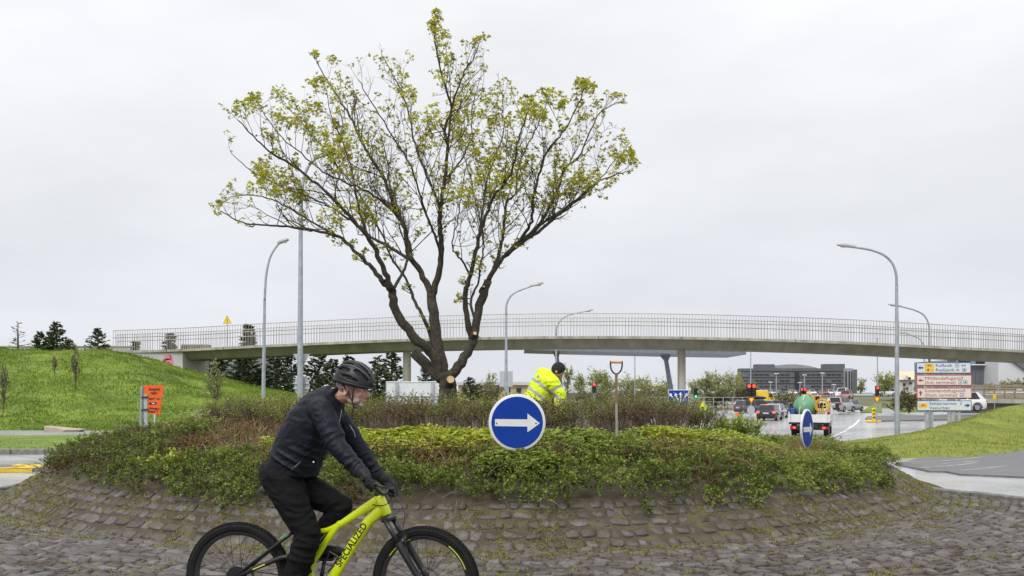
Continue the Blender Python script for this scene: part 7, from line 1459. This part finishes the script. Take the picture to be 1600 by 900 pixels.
# yellow van
Y = 165; x = X_at(1186, Y); o = thing('yellow_van', (x, Y, gz(x, Y)), 'yellow van with a white front behind the roof box', 'van', rz=rad(-75))
MB().rbox((0, -.6, 1.55), (2.0, 4.0, 2.3), .15).build('cargo_body', P_yl, o, smooth=40); MB().loft([[Vector((sx * .95, y, z_)) for sx, z_ in ((-1, .35), (-1, zt), (1, zt), (1, .35))] for y, zt in ((1.42, 2.45), (1.9, 2.2), (2.6, 1.4), (3.1, 1.15))]).build('cab', P_yl, o); MB().box((0, -.6, 1.5), (2.02, 3.0, .25)).build('stripe', P_wh, o)
for sx in (-1, 1):
    for yy in (-1.7, 2.1): wh = MB().cyl((sx * .8, yy, .36), (sx * 1.0, yy, .36), .36, 18).build('wheel', M_tyre, o); MB().cyl((sx * 1.0, yy, .36), (sx * 1.02, yy, .36), .2, 14).build('rim', M_rimc, wh)
    MB().add([Vector((sx * .956, 1.5, 1.4)), Vector((sx * .956, 2.5, 1.4)), Vector((sx * .956, 1.95, 2.1)), Vector((sx * .956, 1.5, 2.25))], [(0, 1, 2, 3)]).build('side_window', M_cgl, o, fixn=False)
# flatbed truck --------------------------------------------------------------
Y = 47; x = X_at(1264, Y); zt = gz(x, Y); TRZ = rad(-22); trk = thing('flatbed_truck', (x, Y, zt), 'white flatbed truck carrying a green tank, seen from behind', 'truck', rz=TRZ)
M_tw = mat('truck_white', (0.60, 0.61, 0.62), .4, scale=3, col2=(0.68, 0.69, 0.70)); M_und = mat('chassis_black', (0.018, 0.018, 0.018), .7, var=.2)
MB().rbox((0, .02, .97), (2.06, .05, .42), .012).build('tailboard', M_tw, trk)
for sx in (-1, 1): MB().rbox((sx * 1.03, 1.75, .97), (.05, 3.4, .42), .012).build('sideboard', M_tw, trk)
MB().box((0, 1.75, .74), (2.02, 3.4, .06)).build('bed_floor', M_und, trk); MB().rbox((0, 3.45, 1.1), (2.06, .06, .7), .01).build('headboard', M_tw, trk); MB().box((0, 2.2, .58), (.9, 4.6, .22)).build('chassis', M_und, trk)
MB().box((0, .06, .69), (2.04, .08, .05)).build('rear_beam', M_und, trk); MB().rbox((0, .10, .48), (1.9, .1, .22), .02).build('bumper_bar', M_und, trk)
for sx in (-1, 1): t_ = MB().rbox((sx * .78, .03, .48), (.32, .05, .14), .015).build('tail_light', M_tail, trk); MB().box((sx * .74, .0, .48), (.10, .012, .08)).build('lit_lamp', M_tailon, t_)
for a_ in (-1, 1): MB().tube([(a_ * .92, -.005, .76), (a_ * .92, -.005, 1.18)], .018, 6).build('latch', M_grey, trk)
for sx in (-1, 1):
    for yy in (.95, 4.0): c = Vector((sx * .82, yy, .36)); wh = MB().tube([c - Vector((.13, 0, 0)), c - Vector((.11, 0, 0)), c + Vector((.11, 0, 0)), c + Vector((.13, 0, 0))], [.32, .36, .36, .32], 20).build('wheel', M_tyre, trk, smooth=50); MB().cyl(c + Vector((sx * .12, 0, 0)), c + Vector((sx * .14, 0, 0)), .21, 14).build('rim', M_rimc, wh)
    MB().tube([(sx * .95, 4.3, 1.75), (sx * 1.18, 4.3, 1.72)], .02, 6).build('mirror_arm', M_und, trk); MB().rbox((sx * 1.24, 4.3, 1.55), (.2, .1, .38), .03).build('mirror', M_und, trk)
R_ = [[Vector((sx * w_, y, z_)) for sx, w_, z_ in ((-1, .95, .45), (-1, 1.0, 1.3), (-1, .86 if zt_ > 1.7 else .95, zt_), (1, .86 if zt_ > 1.7 else .95, zt_), (1, 1.0, 1.3), (1, .95, .45))] for y, zt_ in ((3.55, 1.8), (3.8, 1.85), (4.6, 1.8), (5.1, 1.35), (5.4, 1.2))]
cabo = MB().loft(R_).build('cab', M_tw, trk, smooth=30); MB().add([Vector(q) for q in ((-.7, 3.54, 1.4), (.7, 3.54, 1.4), (.66, 3.54, 1.74), (-.66, 3.54, 1.74))], [(0, 1, 2, 3)]).build('rear_window', M_cgl, cabo, fixn=False)
MB().box((0, -.02, .62), (.42, .02, .11)).build('number_plate', M_plate, trk)
Rt = Matrix.Rotation(TRZ, 3, 'Z'); loc = Vector((x, Y, zt))
def load(name, label, cat): return thing(name, loc + Rt @ Vector((0, 1.2, .77)), label, cat, rz=TRZ)
M_tank = mat('green_tank', (0.10, 0.27, 0.15), .45, scale=3, col2=(0.15, 0.34, 0.2)); tk = load('water_tank', 'rounded green plastic tank standing on the flatbed truck', 'tank')
MB().ball((-.28, .1, .72), (.64, .85, .70), 24, 16).build('tank_body', M_tank, tk, smooth=True)
for yy in (-.45, .1, .6): rr = math.sqrt(max(.05, 1 - ((yy - .1) / .85) ** 2)); MB().tube([(-.28 + .60 * rr * 1.015 * math.cos(a_), yy, .72 + .66 * rr * 1.015 * math.sin(a_)) for a_ in [2 * math.pi * i / 28 for i in range(28)]], .018, 6, closed=True).build('band', M_tank, tk)
MB().cyl((-.28, .1, 1.36), (-.28, .1, 1.46), .2, 16).build('lid', mat('pale_yellow_plastic', (0.6, 0.58, 0.25), .5, var=.1), tk); MB().tube([(-.55, -.72, .1), (-.5, -.74, .7), (-.35, -.5, 1.2), (-.3, -.2, 1.4)], .02, 6).build('hose', M_swhite, tk)
hr = load('hose_reel', 'yellow hose reel on a frame at the right of the truck bed', 'hose reel'); M_hose = mat('yellow_hose', (0.62, 0.38, 0.02), .5, scale=14, col2=(0.72, 0.48, 0.05))
for k in range(5): MB().tube([(.62 + (.0) , -.5 + k * .06, .82) for _ in (0,)] + [(.62 + .30 * math.cos(a_), -.5 + k * .07, .86 + .30 * math.sin(a_)) for a_ in np.linspace(0, 2 * math.pi, 19)], .035, 7).build('hose_coil', M_hose, hr)
for yy in (-.58, -.12): MB().tube([(.62 + .36 * math.cos(a_), yy, .86 + .36 * math.sin(a_)) for a_ in [2 * math.pi * i / 20 for i in range(20)]], .02, 6, closed=True).build('reel_flange', M_hose, hr); MB().tube([(.45, yy, 0), (.62, yy, .86), (.8, yy, 0)], .025, 6).build('reel_frame', M_hose, hr)
bx2 = load('blue_canister', 'blue canister in the left corner of the truck bed', 'canister'); MB().rbox((-.86, -.6, .38), (.26, .4, .74), .05).build('canister_body', mat('blue_plastic', (0.02, 0.08, 0.3), .4, var=.1), bx2); MB().cyl((-.86, -.6, .75), (-.86, -.6, .82), .05, 10).build('cap', M_black, bx2)
pl = load('warning_boards', 'red and white warning boards stacked at the right side of the truck bed', 'warning boards')
for k in range(3):
    b_ = MB().box((.92, .1 + k * .3, .75 - .1 * k), (.14, .03, 1.0)).build('board', M_swhite, pl)
    for j in range(3): MB().box((.92, .08 + k * .3, .45 - .1 * k + j * .3), (.142, .012, .14)).build('red_stripe', M_redp, b_)
cn2 = load('tool_bundle', 'orange and brown tools sticking up from the truck bed', 'tools')
for k in range(5): MB().tube([(.25 + .08 * k, -.2 + .1 * k, 0), (.28 + .1 * k, .2, 1.15 + .08 * (k % 3))], .022, 6).build('handle', [M_shaft, M_or, M_hgrip, M_und, M_yel][k], cn2)
# excavator far behind the truck
Y = 150; x = X_at(1282, Y); M_exy = mat('excavator_orange', (0.62, 0.27, 0.02), .45, scale=2, col2=(0.72, 0.36, 0.04)); ex = thing('excavator', (x, Y, gz(x, Y)), 'orange excavator with a raised arm far behind the truck', 'excavator', rz=rad(60)); ex.scale = (.7, .7, .7)
for sx in (-1, 1): MB().rbox((sx * .9, 0, .4), (.45, 3.0, .8), .3).build('track', M_und, ex)
MB().rbox((0, -.3, 1.4), (2.1, 2.8, 1.0), .12).build('engine_body', M_exy, ex); cbx = MB().rbox((-.55, .5, 2.2), (.95, 1.4, 1.5), .1).build('cab', M_exy, ex); MB().box((-.55, 1.21, 2.35), (.75, .02, .9)).build('window', M_cgl, cbx); MB().box((-1.03, .5, 2.35), (.02, 1.0, .9)).build('window', M_cgl, cbx)
MB().tube([(.3, .9, 1.6), (.3, 2.4, 3.3), (.3, 3.4, 3.5)], [.22, .24, .16], 8).build('boom', M_exy, ex); MB().tube([(.3, 3.3, 3.6), (.3, 4.2, 1.9)], [.16, .12], 8).build('stick', M_exy, ex); MB().loft([[Vector((.3 + sx * .4, y, z)) for y, z in q] for sx, q in ((-1, ((4.1, 1.9), (4.6, 1.5), (4.3, 1.0), (3.8, 1.3))), (1, ((4.1, 1.9), (4.6, 1.5), (4.3, 1.0), (3.8, 1.3))))]).build('bucket', M_und, ex)
